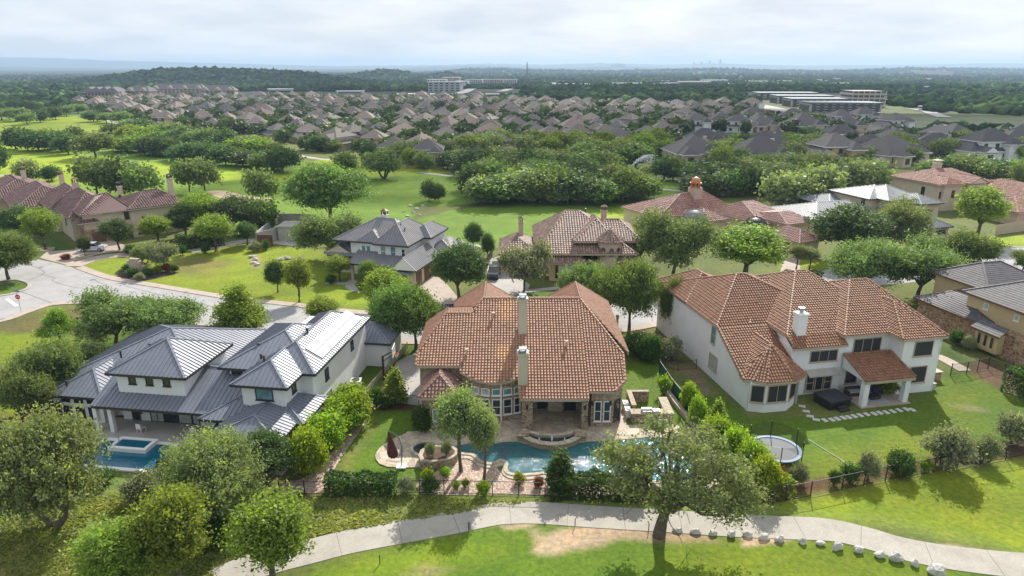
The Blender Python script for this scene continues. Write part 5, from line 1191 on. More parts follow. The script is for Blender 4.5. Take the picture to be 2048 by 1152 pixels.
def hedge(label,P,w,h,matn,world=False,ls=.11,dens=260):
    Q=P if world else px(P); rs=np.random.RandomState(len(label)); pts=[];ti=[]
    for i in range(len(Q)-1):
        a=np.array(Q[i]);c=np.array(Q[i+1]); L=np.linalg.norm(c-a); d=(c-a)/L; n=np.array([-d[1],d[0]]); m=int(L*dens*(w+h))
        t=rs.rand(m)*L; s=rs.rand(m)*2-1; z=rs.rand(m); face=rs.rand(m); ss=np.where(face<.45,s,np.sign(s)*(.85+.15*rs.rand(m))); z=np.where(face<.45,.86+.14*rs.rand(m),z)
        hh=h*(1+.10*np.sin(t*1.9+i)+.05*np.sin(t*5.1)); xy=a+d*t[:,None]+n*(ss*w/2*(1+.1*np.sin(t*2.7)))[:,None]
        pts.append(np.concatenate([xy,(z*hh)[:,None]],1)+rs.randn(m,3)*.05); ti.append(np.clip(.45+.2*np.sin(t*3+ss*4)+.18*rs.randn(m),0,1))
    C_=np.concatenate(pts); o0=C_[0].copy(); o0[2]=0
    o=bpy.data.objects.new('hedge',quads_mesh('hedge',C_-o0,ls,MATS[matn],np.concatenate(ti),rs)); link(o); o.location=o0
    return tag(o,label,'hedge')
hedge('dark clipped hedge behind the black fence, left of the gravel bed',[(652,985),(720,984),(795,984)],1.6,1.5,'leaf_shrub')
hedge('dark hedge behind the black fence below the glittering pool',[(1095,990),(1180,990),(1290,995)],1.8,1.8,'leaf_shrub')
hedge('clipped box hedge block at the end of the slanting lime hedge',[(1535,990),(1582,985)],1.6,1.6,'leaf_yellow')
hedge('tall clipped green hedge at the right edge below the tan house',[(2010,775),(2120,815)],2.4,2.4,'leaf_shrub')
hedge('red leaved hedge at the left edge beside the modern white house',[(-40,925),(60,868),(110,838)],2.2,1.9,'leaf_red')
hedge('long dark clipped hedge behind the lawn tree',[(355,500),(400,494),(450,489)],2.5,2.6,'leaf_shrub',ls=.2,dens=90)
hedge('low dark hedge curving round the lawn island',[(1566,552),(1600,560),(1640,553)],1.5,1.0,'leaf_shrub',ls=.14,dens=120)
# ------------------------------------------------------------------ golf woods: single trees
def scatter(label,grp,keys,spots,jit,wr,hr,name='tree',cat='tree',parts=True):
    X0=min(s[0] for s in spots); X1=max(s[0] for s in spots)+1; Y0=min(s[1] for s in spots); Y1=max(s[1] for s in spots)+1
    for bx,by in spots:
        fx=int(5*(bx-X0)/(X1-X0)); fy=int(3*(by-Y0)/(Y1-Y0)) if Y1-Y0>25 else 3
        lab=label+', '+('leftmost part','left part','middle part','right part','rightmost part')[fx]+('; back edge','; inner rows','; front edge','')[fy]
        bx+=rt.uniform(-jit,jit); by+=rt.uniform(-jit*.25,jit*.25); x,y,_=V(bx,by); k=rt.choice(keys)
        tree(name,lab,k,x,y,rt.uniform(*wr),rt.uniform(*hr),cat,grp)
belt=[(x,266+(x-235)*.13+dy) for x in range(235,560,22) for dy in (10,34)]
belt=[(x,y) for x,y in belt if y<345]
scatter('tree in the belt between the bright fairways','trees of the fairway belt',['g1','g2','g3','g2','g1'],belt,9,(9,14),(4.8,7.5))
scatter('tree in the dark upper left fairway clump','upper left fairway clump',['g2','g5','g2'],[(30,298),(55,300),(80,302),(105,300),(125,304),(140,308),(150,292)],4,(9,12),(7,9))
scatter('tree in the far left fairway row','far left fairway row',['g0','g2','g0'],[(5,240),(30,242),(58,250),(80,244),(108,240),(135,232),(155,228),(190,243),(215,246),(240,250),(265,262),(290,265),(320,280),(345,284),(370,290),(395,293),(420,300),(450,304)],5,(10,15),(6,9))
wood=[(x,y) for y in (338,352,366) for x in range(900,1290,30) if x>880+(y-322)*1.2]+[(x,y) for y in (380,394,406) for x in range(925,1290,29) if x>930]
wood=[(x,y) for x,y in wood if not (1222<x<1305 and y>340) or y>392]
scatter('tree in the dark middle wood','middle wood',['g1','g2','g5','g2','g1'],wood,13,(7,14),(5,9),'wood_tree')
scatter('light green tree behind the middle wood','light trees behind the middle wood',['g3','g5','g3'],[(x,308+rt.uniform(-4,6)) for x in range(905,1340,24)],9,(9,13),(6,9))
rw=[(x,y) for y in (362,376,390) for x in range(1325,1700,28) if not (y>370 and x<1400)]
scatter('tree in the wood behind the copper cupola house','wood behind the domes',['g1','g2','g5','g1','g2'],rw,10,(7,13),(5,8.5))
scatter('olive green oak behind the pale metal roofs','olive oaks behind the metal roofs',['g5'],[(1560,418),(1600,415),(1640,410),(1700,392),(1735,388)],4,(10,13),(8,10))
scatter('dark tree before the right-hand rooftops','row before the right rooftops',['g2','g1','g0'],[(x,362+rt.uniform(-6,6)) for x in range(1690,2070,24) if not 1740<x<1850 ],8,(8,12),(5.5,8))

# rough grass on the golf edge
rs=np.random.RandomState(31); PT=[]
for P_,n_ in (([(-200,1020),(0,1000),(150,1000),(260,985),(330,1010),(420,1080),(430,1160),(300,1300),(-300,1300)],26000),([(560,988),(840,991),(1060,1004),(900,1030),(700,1060),(560,1085),(430,1120),(420,1060)],14000)):
    Q_=px(P_); xs_=[q[0] for q in Q_]; ys_=[q[1] for q in Q_]; X_=rs.uniform(min(xs_),max(xs_),n_*2); Y_=rs.uniform(min(ys_),max(ys_),n_*2); k=pip(X_,Y_,Q_)&(nz(X_,Y_,.8,12)+.5*rs.randn(len(X_))>-.2); PT.append(np.stack([X_[k],Y_[k],np.full(k.sum(),.06)],1)[:n_])
PT=np.concatenate(PT); leaf_mat('rough_grass_blades',(.30,.34,.10),.5,.35,(1.4,1.1,.8)); t_=np.clip(.45+.28*nz(PT[:,0],PT[:,1],.35,3)+.15*rs.randn(len(PT)),0,1)
o=bpy.data.objects.new('rough_grass',quads_mesh('rough_grass',PT,.13,MATS['rough_grass_blades'],t_,rs)); link(o); o['kind']='stuff'; o['label']='long rough grass on the golf edge in front of the gardens'
# ------------------------------------------------------------------ garden objects
def at(bx,by,z=0): return V(bx,by,z)
def one(name,label,cat,loc,b,mat,yaw=0,group=None,smooth=False):
    o=b.build(name,mat,None,smooth=smooth); o.location=loc; o.rotation_euler=(0,0,radians(yaw)); return tag(o,label,cat,group)
# raised spa with fountains, fountain jets
x0,y0,_=at(1103,884); sp=thing('raised_fountain_spa','curved stone spa with dark water and small fountain jets at the back of the pool','spa',(x0,y0+1.6,0))
b=MB(); b.lathe(0,0,[(3.25,0),(3.25,.62),(2.75,.62),(2.75,.45)],30,radians(205),radians(335)); b.build('spa_wall',M_stone,sp)
b=MB(); b.lathe(0,0,[(3.32,.62),(3.32,.7),(2.7,.7),(2.7,.62)],30,radians(204),radians(336)); b.lathe(0,2.6,[(4.3,.45),(4.3,.75),(3.9,.75),(3.9,.45)],24,radians(228),radians(312)); b.build('spa_coping',M_stone3,sp)
b=MB(); P_=[(2.8*cos(a),2.8*sin(a)) for a in np.linspace(radians(205),radians(335),20)]+[(4.0*cos(a),2.6+4.0*sin(a)) for a in np.linspace(radians(310),radians(230),14)]; b.prism(P_,.3,.48); b.build('spa_water',M_wdark,sp)
for s in (-1,1): b=MB(); b.box(s*2.75-.5,-1.75,0,s*2.75+.5,-.9,.72); b.box(s*2.75-.6,-1.85,.72,s*2.75+.6,-.8,.82); b.build('spa_pier',M_stone,sp)
M_jet=plain('water_spray',(.85,.88,.9),.4,.05)
for k,h in ((-1.2,.35),(0,.6),(1.2,.35)): b=MB(); b.tube([(k,-2.1,.45),(k,-2.1,.45+h*.7),(k,-2.1,.45+h)],[.09,.06,.02],7); b.build('fountain_jet',M_jet,sp,smooth=True)
# round fire pit pool, planter, low walls
x0,y0,_=at(848,901); b=MB(); b.lathe(0,0,[(1.3,0),(1.3,.22),(1.0,.22),(1.0,.05)],26); fp_=thing('round_plunge_bowl','round dark water bowl set in the paved circle left of the pool','water bowl',(x0,y0,.1)); b.build('rim',M_stone3,fp_); b=MB(); b.lathe(0,0,[(1.0,.08),(0,.08)],26); b.build('bowl_water',M_wdark,fp_)
pl=thing('stone_planter','curved rubble stone planter box beside the water bowl','planter',(0,0,0)); P_=px([(842,938),(842,915),(872,906),(905,908),(918,918),(905,932),(880,938)]); P_=catmull(P_,2); wallp(pl,P_,0,.75,M_stone,'planter_wall'); b=MB(); b.prism([( (p[0]-P_[3][0])*1+P_[3][0],p[1]) for p in P_],.752,.84); b.build('planter_cap',M_stone3,pl)
b=MB(); cx_=sum(p[0] for p in P_)/len(P_); cy_=sum(p[1] for p in P_)/len(P_); b.prism([(cx_+(p[0]-cx_)*.8,cy_+(p[1]-cy_)*.8) for p in P_],.8,.86); b.build('planter_soil',plain('soil',(.10,.06,.04),.95,.3),pl)
for k,(bx,by) in enumerate(((862,922),(893,920))):
    o=ptree('shrub','spiky grey green shrub in the stone planter, %s one'%('left','right')[k],'silver',bx,by+8,24,by-22,'shrub'); o.location.z=.8
# closed cantilever umbrella on a curved pole
ux,uy,_=at(803,935); U=thing('cantilever_umbrella','closed maroon garden umbrella hanging from a curved grey pole with white base','umbrella',(ux,uy,.1)); b=MB(); b.tube([(0,0,.1),(.1,.05,1.2),(.12,.1,2.0),(-.15,.3,2.75),(-.7,.55,3.1),(-1.15,.7,3.1)],.045,8); b.build('pole',plain('umbrella_pole',(.16,.16,.17),.35,.1,metal=.6),U,smooth=True)
b=MB(); b.box(-.42,-.42,0,.42,.42,.12); b.build('base',M_trimw,U)
b=MB(); rs=np.random.RandomState(4); n=16; prof=[(.05,3.05),(.12,2.6),(.22,1.9),(.34,1.25),(.30,.85)]; rings=[]
for i,(r,z) in enumerate(prof): rings.append([(-1.1+.28*i*.35+r*(1+.45*(k%2))*cos(2*pi*k/n),.68-.1*i+r*(1+.45*(k%2))*sin(2*pi*k/n),z) for k in range(n)])
for i in range(len(rings)-1):
    for k in range(n): b.face([rings[i][k],rings[i][(k+1)%n],rings[i+1][(k+1)%n],rings[i+1][k]])
b.build('canopy',plain('maroon_canvas',(.10,.025,.022),.8,.2),U)
# basketball hoop
gx,gy,_=at(768,760); G=thing('basketball_hoop','black basketball pole with clear backboard and orange rim over the side court','basketball hoop',(gx,gy,0))
b=MB(); b.box(-.1,-.1,0,.1,.1,3.0); b.bar((0,0,2.9),(1.1,.5,3.35),.1,.12); b.bar((0,0,2.3),(1.1,.5,2.95),.08,.08); b.build('pole',M_black,G)
o=MB(); o.box(-.03,-.9,0,.03,.9,1.07); bd=o.build('backboard',plain('backboard',(.62,.63,.63),.25,.08),G); bd.location=(1.2,.5,2.9); f=MB(); 
for q in ((-.04,-.92,-.02,.04,.92,.04),(-.04,-.92,1.03,.04,.92,1.09),(-.04,-.94,0,.04,-.88,1.07),(-.04,.88,0,.04,.94,1.07)): f.box(*q)
f.build('backboard_frame',M_trimw,bd)
M_or=plain('orange_paint',(.75,.16,.03),.5,.05); b=MB(); b.tube([(1.5+.25*cos(a),.5+.25*sin(a),3.05) for a in np.linspace(0,2*pi,17)],.025,6,False); rm=b.build('rim',M_or,G); b=MB()
for k in range(12): a=2*pi*k/12; c_=a+.4; b.bar((1.5+.24*cos(a),.5+.24*sin(a),3.03),(1.5+.14*cos(c_),.5+.14*sin(c_),2.62),.015,.015); b.bar((1.5+.24*cos(a),.5+.24*sin(a),3.03),(1.5+.14*cos(a-.4),.5+.14*sin(a-.4),2.62),.015,.015)
b.build('net',M_trimw,rm)
# fences
def fence(label,P,h=1.35,step=2.4,mat=None,mesh=False,world=False,solid=False,name='fence',pick=.11):
    mat=mat or M_iron; Q=P if world else px(P); o0=Q[0]; F=thing(name,label,'fence',(o0[0],o0[1],0)); rel=[(p[0]-o0[0],p[1]-o0[1]) for p in Q]
    r=MB(); pk=MB(); posts=[]
    for i in range(len(rel)-1):
        a=np.array(rel[i]);c=np.array(rel[i+1]); L=np.linalg.norm(c-a); n=max(1,round(L/step))
        for zz in ((h-.03,.15) if not mesh else (h-.03,)): r.bar((*a,zz),(*c,zz),.035,.04)
        for k in range(n): posts.append(a+(c-a)*k/n)
        if mesh: pk.face([(*a,.05),(*c,.05),(*c,h-.05),(*a,h-.05)]) 
        elif solid: pk.bar((*a,h/2),(*c,h/2),.05,h-.1)
        else:
            m=int(L/pick)
            for k in range(1,m): p=a+(c-a)*k/m; pk.bar((*p,.1),(*p,h),.014,.014,up=(1,0,0))
    posts.append(np.array(rel[-1]))
    r.build('rail',mat,F); pk.build('panel' if (mesh or solid) else 'pickets',mesh if mesh else mat,F)
    for p in posts: b=MB(); b.box(-.035,-.035,0,.035,.035,h+.1); q=b.build('post',mat,F); q.location=(*p,0)
    return F
fence('black picket fence along the golf side behind the stone house pool',[(560,992),(660,989),(840,988),(985,990),(1090,993),(1240,1000),(1360,1005)])
fence('black picket fence curving behind the white stucco house garden',[(1526,1012),(1570,1003),(1620,994),(1683,981),(1770,962),(1866,946),(1960,928),(2060,910)],h=1.5)
fence('short black picket fence across the grass between hoop and side court',[(728,806),(765,808),(800,810),(838,814)],h=1.3)
fence('low black fence at the left back corner of the white stucco house',[(1330,735),(1355,742),(1392,738)],h=1.2)
fence('black picket fence right of the white stucco house',[(1900,752),(1932,748),(1975,738),(2040,765)],h=1.5)
fence('grey low board fence between the white modern house and the court lawn',[(720,806),(745,775),(775,742),(815,697)],h=.8,mat=M_trim,step=1.8,solid=True)
M_gm=plain('green_mesh',(.01,.09,.07),.7,.2)
fence('dark green mesh fence between the stone house lawn and white stucco house',[(1318,748),(1345,790),(1375,828),(1410,868)],h=1.7,mesh=M_gm)
fence('black metal fence along the driveway between grey-roofed and turret house',[(962,560),(972,535),(985,512)],h=1.6,solid=True)
structure(strip('retaining_wall',[(1325,775),(1352,812),(1385,852),(1402,872)],.5,.5,M_stone3,th=.5))
# outdoor kitchen and units right of the stone house
K=thing('outdoor_kitchen','stone outdoor kitchen counter with tiled top and steel grill beside the stone house','outdoor kitchen',(12.9,61.4,0)); b=MB(); b.box(-.9,-.45,0,3.2,.4,.95); b.box(2.5,.4,0,3.2,3.0,.95); b.box(-.7,.9,0,-.3,4.2,1.2); b.box(-.7,3.9,0,1.6,4.2,1.2); b.build('counter',M_stone,K); b=MB(); b.box(-1.0,-.55,.952,3.3,.5,1.05); b.box(2.4,.5,.952,3.3,3.1,1.05); b.box(-.75,.85,1.202,-.25,4.25,1.3); b.box(-.25,3.85,1.202,1.65,4.25,1.3); b.build('counter_top',M_stone3,K)
M_st=plain('stainless_steel',(.62,.62,.62),.25,.1,metal=.8); 
gr=MB(); gr.box(.1,-.4,1.052,1.1,.3,1.15); gr.tube([(.1,-.05,1.2),(1.1,-.05,1.2)],.26,10); gr.bar((.2,-.42,1.22),(1.0,-.42,1.22),.04,.04); one('grill','stainless steel grill with hood on the outdoor kitchen counter','grill',(12.9,61.4,.0),gr,M_st)
gr=MB(); gr.box(1.3,-.35,1.052,1.9,.25,1.2); gr.box(1.35,-.3,1.2,1.85,.2,1.25); one('side_burner','flat steel side burner right of the grill','burner',(12.9,61.4,0),gr,M_st)
def ac(label,x,y,z=0,s=1):
    o=thing('air_conditioner',label,'air conditioner',(x,y,z)); b=MB(); b.box(-.42*s,-.42*s,.06,.42*s,.42*s,.85*s); b.box(-.46*s,-.46*s,.85*s,.46*s,.46*s,.92*s); b.build('case',M_trimw,o); b=MB(); b.lathe(0,0,[(.36*s,.925*s),(.36*s,.98*s),(0,.98*s)],16); b.build('fan_grille',M_dark,o)
ac('pale air conditioner against the stone house wall, nearer the camera',11.95,62.2); ac('pale air conditioner against the stone house wall, behind its twin',11.95,63.6)
def inH(x,y,z=0,O=(24.2,62.7),yaw=11): a=radians(yaw); return (O[0]+x*cos(a)-y*sin(a),O[1]+x*sin(a)+y*cos(a),z)
ac('air conditioner in the stone enclosure at the right corner of the white stucco house',*inH(23.5,5.0)[:2],0)
E1=thing('stone_enclosure','low rubble stone enclosure right of the white stucco house','wall',inH(24.0,4.6),11); b=MB(); b.box(-1.4,-1.5,0,1.6,-1.2,1.0); b.box(1.3,-1.2,0,1.6,1.5,1.0); b.build('enclosure_wall',M_stone2,E1); b=MB(); b.box(-1.5,-1.6,1.0,1.7,-1.1,1.1); b.box(1.2,-1.1,1.0,1.7,1.6,1.1); b.build('enclosure_cap',M_trim,E1)
ac('grey air conditioner beside the side wall of the modern white house',*lw(17.2,12.5)[:2],0,1.2)
# trampoline
tx_,ty_,_=at(1548,915); TR=thing('trampoline','round blue trampoline with net poles on the lawn of the white stucco house','trampoline',(tx_,ty_,0)); b=MB(); b.lathe(0,0,[(2.0,.9),(0,.9)],40); b.build('jumping_mat',plain('trampoline_mat',(.17,.175,.19),.7,.08),TR); b=MB(); b.lathe(0,0,[(1.95,.915),(2.0,.96),(2.3,.96),(2.32,.88)],40); b.build('safety_pad',plain('blue_vinyl',(.07,.16,.33),.5,.12),TR)
for k in range(6):
    a=2*pi*k/6+.35; b=MB(); b.tube([(2.35*cos(a),2.35*sin(a),0),(2.38*cos(a),2.38*sin(a),2.5)],.045,6); b.build('net_pole',M_black,TR)
    b=MB(); b.tube([(2.2*cos(a),2.2*sin(a),.88),(2.0*cos(a),2.0*sin(a),.02),(2.0*cos(a+.35),2.0*sin(a+.35),.02),(2.2*cos(a+.35),2.2*sin(a+.35),.88)],.035,5); b.build('leg',M_st,TR)
nb=NB('trampoline_net'); tr_=nb.n('ShaderNodeBsdfTransparent'); mm=nb.n('ShaderNodeMixShader'); mm.inputs[0].default_value=.3; nb.col((.02,.02,.02)); nb.l(tr_.outputs[0],mm.inputs[1]); nb.l(nb.p.outputs[0],mm.inputs[2]); nb.l(mm.outputs[0],nb.out.inputs[0])
b=MB(); b.lathe(0,0,[(2.3,.96),(2.32,2.35)],24); b.build('safety_net',nb.m,TR)
# hot tub, stepping stones, patio things
HT_=thing('hot_tub','square hot tub under a black padded cover beside the patio columns','hot tub',inH(9.9,.4),20); b=MB(); b.box(-1.35,-1.15,0,1.35,1.15,.85); b.build('shell',M_black,HT_); b=MB(); P_=[(-1.45,-1.25),(1.45,-1.25),(1.45,1.25),(-1.45,1.25)]; b.prism(P_,.852,1.0); b.box(-.03,-1.2,1.0,.03,1.2,1.03); b.build('cover',plain('black_vinyl',(.03,.032,.04),.5,.3,3,.02),HT_); b=MB(); b.box(-.6,-1.9,0,.6,-1.3,.2); b.box(-.6,-1.6,.2,.6,-1.3,.4); b.build('tub_step',M_dark,HT_)
stp=[(1604,813),(1612,823),(1620,833),(1632,840),(1649,841),(1663,840),(1674,838),(1686,836),(1697,835),(1708,833),(1720,831),(1733,829),(1748,828),(1759,826),(1772,825),(1785,823),(1798,821),(1812,819),(1824,820)]
M_paver=plain('pale_paver',(.55,.52,.48),.8,.08)
for i,(bx,by) in enumerate(stp):
    b=MB(); b.prism([(-.22,-.35),(.22,-.33),(.24,.33),(-.2,.35)],0,.07); o=one('stepping_stone','square pale stepping stone in the curved row before the patio','stepping stone',(*at(bx,by)[:2],.0),b,M_paver,20 if i>3 else 70,'stepping stones on the lawn')
b=MB(); 
ps=thing('patio_sofa','dark wicker sofa with pale cushions under the white patio roof','sofa',inH(13.4,1.3,.12),11); b.box(-.9,-.1,0,.9,.8,.4); b.box(-.9,.62,.4,.9,.8,.8); b.box(-.95,-.1,.4,-.8,.62,.62); b.box(.8,-.1,.4,.95,.62,.62); b.build('frame',M_dark,ps); b=MB(); b.box(-.75,-.05,.402,.75,.6,.52); b.build('cushion',M_curtain,ps)
b=MB(); b.box(-.5,-.35,0,.5,.35,.1); b.box(-.55,-.4,.1,.55,.4,.42); one('coffee_table','dark low coffee table on the patio rug','table',inH(14.9,.4,.15),b,M_dark,11)
b=MB(); b.box(-1.2,-.8,0,1.2,.8,.02); one('rug','pale rug on the covered patio','rug',inH(14.9,.2,.125),b,M_curtain,11)
b=MB(); rs=np.random.RandomState(2); b.lathe(0,0,[(.55,0),(.75,.25),(.7,.6),(.45,.9),(0,1.0)],10); one('bean_bag','purple bean bag chair under the patio roof','chair',inH(16.3,1.7,.12),b,plain('purple_cloth',(.05,.035,.10),.9,.2),0,smooth=True)
ptp=thing('potted_plant','small potted palm at the patio column','potted plant',inH(17.0,1.0,.12)); b=MB(); b.lathe(0,0,[(.15,0),(.22,.35),(.18,.35)],12); b.build('pot',M_trim,ptp); link(bpy.data.objects.new('foliage',TPL['shrub1'][0]),ptp); ptp.children[-1].scale=(.35,.35,.5); ptp.children[-1].location=(0,0,.3)
b=MB(); b.tube([(0,0,0),(1.5,-3.5,0),(1.7,-4.5,0)],.035,5); one('garden_hose','white hose lying across the sunny lawn from the trampoline','hose',(*at(1617,880)[:2],.04),b,M_trimw)
b=MB(); b.box(-1.0,-.3,.4,1.0,.3,.5); b.box(-.8,-.25,0,-.6,.25,.4); b.box(.6,-.25,0,.8,.25,.4); one('garden_bench','white stone bench between the two olive bushes at the rear fence','bench',(*at(1938,918)[:2],0),b,M_trimw,8)
b=MB(); b.box(-.25,-.5,0,.25,.5,.75); b.box(-.3,-.55,.75,.3,.55,.8); one('storage_box','grey storage box at the right corner of the white stucco house','box',inH(22.9,1.6),b,M_conc,11)
# red yucca
yx,yy,_=at(1553,958); rs=np.random.RandomState(6); C_=rs.randn(900,3)*np.array([.5,.4,.35])+np.array([0,0,.75]); o=bpy.data.objects.new('red_yucca',quads_mesh('red_yucca',np.abs(C_*[1,1,1])*[np.sign(1),1,1]-np.array([.3,.3,0]),.09,MATS['leaf_red'],rs.rand(900),rs)); link(o); o.location=(yx,yy,0); tag(o,'coral red flowering yucca beside the trampoline','plant')
# white rocks along the path
M_rock=plain('white_limestone',(.52,.50,.45),.9,.25,2.5,.05,bscale=5)
def rock(label,bx,by,wpx,hpx,seed,group=None):
    x,y,_=at(bx,by); zc=y*CP+HC*SP; w=wpx*zc/FPX/2; h=hpx*zc/FPX*.9; r=np.random.RandomState(seed); bm=bmesh.new(); bmesh.ops.create_icosphere(bm,subdivisions=2,radius=1)
    k=r.randn(3,3)
    for v in bm.verts:
        d=np.array(v.co[:]); f=1+.16*sin(3*d@k[0]+seed)+.12*sin(5*d@k[1])+.05*r.randn(); v.co=(d[0]*w*f,d[1]*w*.62*f,max(-.05,d[2]*h*.62*f+h*.38))
    me=bpy.data.meshes.new('limestone_rock'); bm.to_mesh(me); bm.free(); me.materials.append(M_rock); o=bpy.data.objects.new('limestone_rock',me); link(o); o.location=(x,y,0); o.rotation_euler=(0,0,r.rand()*.8-.4); tag(o,label,'rock',group)
import bmesh
RK=[(1355,1063,20,10),(1391,1066,22,11),(1425,1070,18,13),(1462,1073,20,14),(1495,1072,20,13),(1529,1078,24,13),(1559,1082,22,14),(1604,1086,16,14),(1640,1089,18,11),(1675,1098,22,19),(1716,1104,20,16),(1757,1113,22,14),(1793,1121,28,20),(1828,1131,20,16),(1870,1146,36,22)]
RL=['flat white rock nearest the oak trunk','white rock second from the oak trunk','rounded white rock third from the oak trunk','smooth pale rock in shade, fourth from the trunk','grey shaded rock on the pale dirt patch','long pale rock on the dirt patch','dark-sided grey rock at the end of the dirt patch','small grey rock just past the dirt patch','flat grey rock alone on the grass edge','tall two-topped white rock in the row','blocky white rock right of the two-topped one','low angular white rock, fifth from the lower end','long pointed white rock, fourth from the lower end','small white rock, second from the big last one','biggest white rock at the bottom edge of the picture']
for i,(r_,l) in enumerate(zip(RK,RL)): rock(l,*r_,i+1,'white rocks along the cart path')
for i,(bx,by) in enumerate(((440,1190),(760,1127),(940,1061),(937,1061),(1150,1052),(1297,1062))[1:]):
    b=MB(); b.tube([(0,0,0),(0,0,.75)],.035,6); one('marker_stake',('short dark stake in the grass below the cart path, leftmost','short dark stake of the close pair at the path bend','second stake of the close pair at the path bend','short dark stake above the bare dirt patch','short dark stake beside the oak trunk')[i],'stake',(*at(bx,by)[:2],0),b,M_dark)
# stone rubble lines on the rough
for i,(bx,by,w,h) in enumerate(((820,412,14,5),(832,418,16,5),(826,426,14,5),(815,433,16,6),(838,430,12,4),(845,411,12,4),(808,424,12,5),(852,408,10,4))): rock('small pale rock in the stony gully on the fairway','%d'%0 and bx,by,w*.6,h*.6,40+i,'rocks of the stony gully')
for i,(bx,by,w,h) in enumerate(((505,515,14,6),(512,520,14,6),(507,527,14,6),(514,531,12,6),(563,520,14,6),(575,518,16,7),(590,522,14,6),(602,519,16,7))): rock('pale drainage rock in the lawn beside the street','%d'%0 and bx,by,w,h,60+i,'drainage rocks in the big lawn')
# stop sign, stone entry sign, mailbox
sx_,sy_,_=at(43,625); SS=thing('stop_sign','red stop sign with green street name blades at the left junction','traffic sign',(sx_,sy_,0)); b=MB(); b.tube([(0,0,0),(0,0,3.4)],.04,6); b.build('pole',M_st,SS)
b=MB(); P_=[(.38*cos(pi/8+k*pi/4),.38*sin(pi/8+k*pi/4)) for k in range(8)]; b.face([(p[0],-.05,2.4+p[1]) for p in P_]); b.face([(p[0],-.02,2.4+p[1]) for p in P_[::-1]]); b.build('sign_plate',plain('sign_red',(.55,.02,.02),.4,.03),SS)
t=bpy.data.curves.new('sign_text','FONT'); t.body='STOP'; t.size=.26; t.align_x='CENTER'; t.align_y='CENTER'; t.extrude=.003; to=bpy.data.objects.new('sign_text',t); link(to); bpy.context.view_layer.update(); tm_=bpy.data.meshes.new_from_object(to); bpy.data.objects.remove(to); tm_.materials.append(M_trimw); to=bpy.data.objects.new('sign_text',tm_); link(to,SS); to.location=(0,-.06,2.4); to.rotation_euler=(pi/2,0,0)
b=MB(); b.box(-.45,-.02,3.15,.45,.02,3.32); b.box(-.02,-.45,3.34,.02,.45,3.5); b.build('street_name_blade',plain('sign_blue_green',(.05,.16,.22),.4,.05),SS)
mx_,my_,_=at(277,545); MS=thing('entry_monument','rough cut limestone entry sign block in the shrub bed by the street','stone sign',(mx_,my_,0),-15); b=MB(); b.box(-1.7,-.35,0,.9,.35,2.1); b.box(-1.3,-.3,2.1,.5,.3,2.5); b.box(.9,-.3,0,1.7,.3,1.4); b.build('stone_block',M_stone3,MS)
structure(sheet('mulch_bed',[(228,548),(262,535),(330,545),(360,545),(300,560),(270,562)],.03,plain('mulch',(.055,.035,.03),.95,.3,4),smooth=2))
for i,(bx,by,c,k) in enumerate(((265,552,26,'shrub0'),(296,552,24,'shrub0'),(318,546,18,'yellowshrub'),(335,543,26,'redshrub'),(350,545,18,'shrub0'),(258,543,22,'shrub0'),(280,562,22,'silver'))): ptree('shrub','shrub in the bed around the stone entry sign: '+('dark one left of the block','dark one right of the block','lime ball','reddish one','last dark one at the right','dark one behind the block','pale one nearest the road')[i],k,bx,by,c,by-16,'shrub')
for i,(bx,by) in enumerate(((92,500),(44,478),(171,513))):
    b=MB(); b.lathe(0,0,[(1.5,0),(1.5,.25),(1.2,.25),(1.2,.05),(0,.1)],24); one('tree_ring','pale stone ring around the street tree, '+('front one','rear one','one by the white car')[i],'tree ring',(*at(bx,by)[:2],0),b,M_stone3)
# walled utility enclosure
UE=thing('walled_enclosure','grey block wall enclosure with wooden gate and small tank house by the golf path','enclosure',(0,0,0)); Q=px([(515,492),(558,480),(600,478),(640,470),(620,452),(560,450)]); b=MB()
for i in range(len(Q)):
    a,c=Q[i],Q[(i+1)%len(Q)]; b.bar((a[0],a[1],1.35),(c[0],c[1],1.35),.3,2.7)
b.build('enclosure_wall',M_conc,UE); a=Q[0]; b=MB(); b.box(a[0]+.3,a[1]-.5,0,a[0]+3.3,a[1]-.3,2.4); b.build('gate',M_wood,UE); c=at(590,480); b=MB(); b.box(c[0]-3,c[1]-1,0,c[0]+3,c[1]+4,2.9); b.box(c[0]-3.2,c[1]-1.2,2.9,c[0]+3.2,c[1]+4.2,3.1); b.build('tank_house',M_conc,UE)
# garden wall at the villa
fence('long cream garden wall before the cream villa at the right edge',[(1990,470),(2030,464),(2110,455)],h=2.2,mat=M_pink,solid=True,name='garden_wall',step=6)
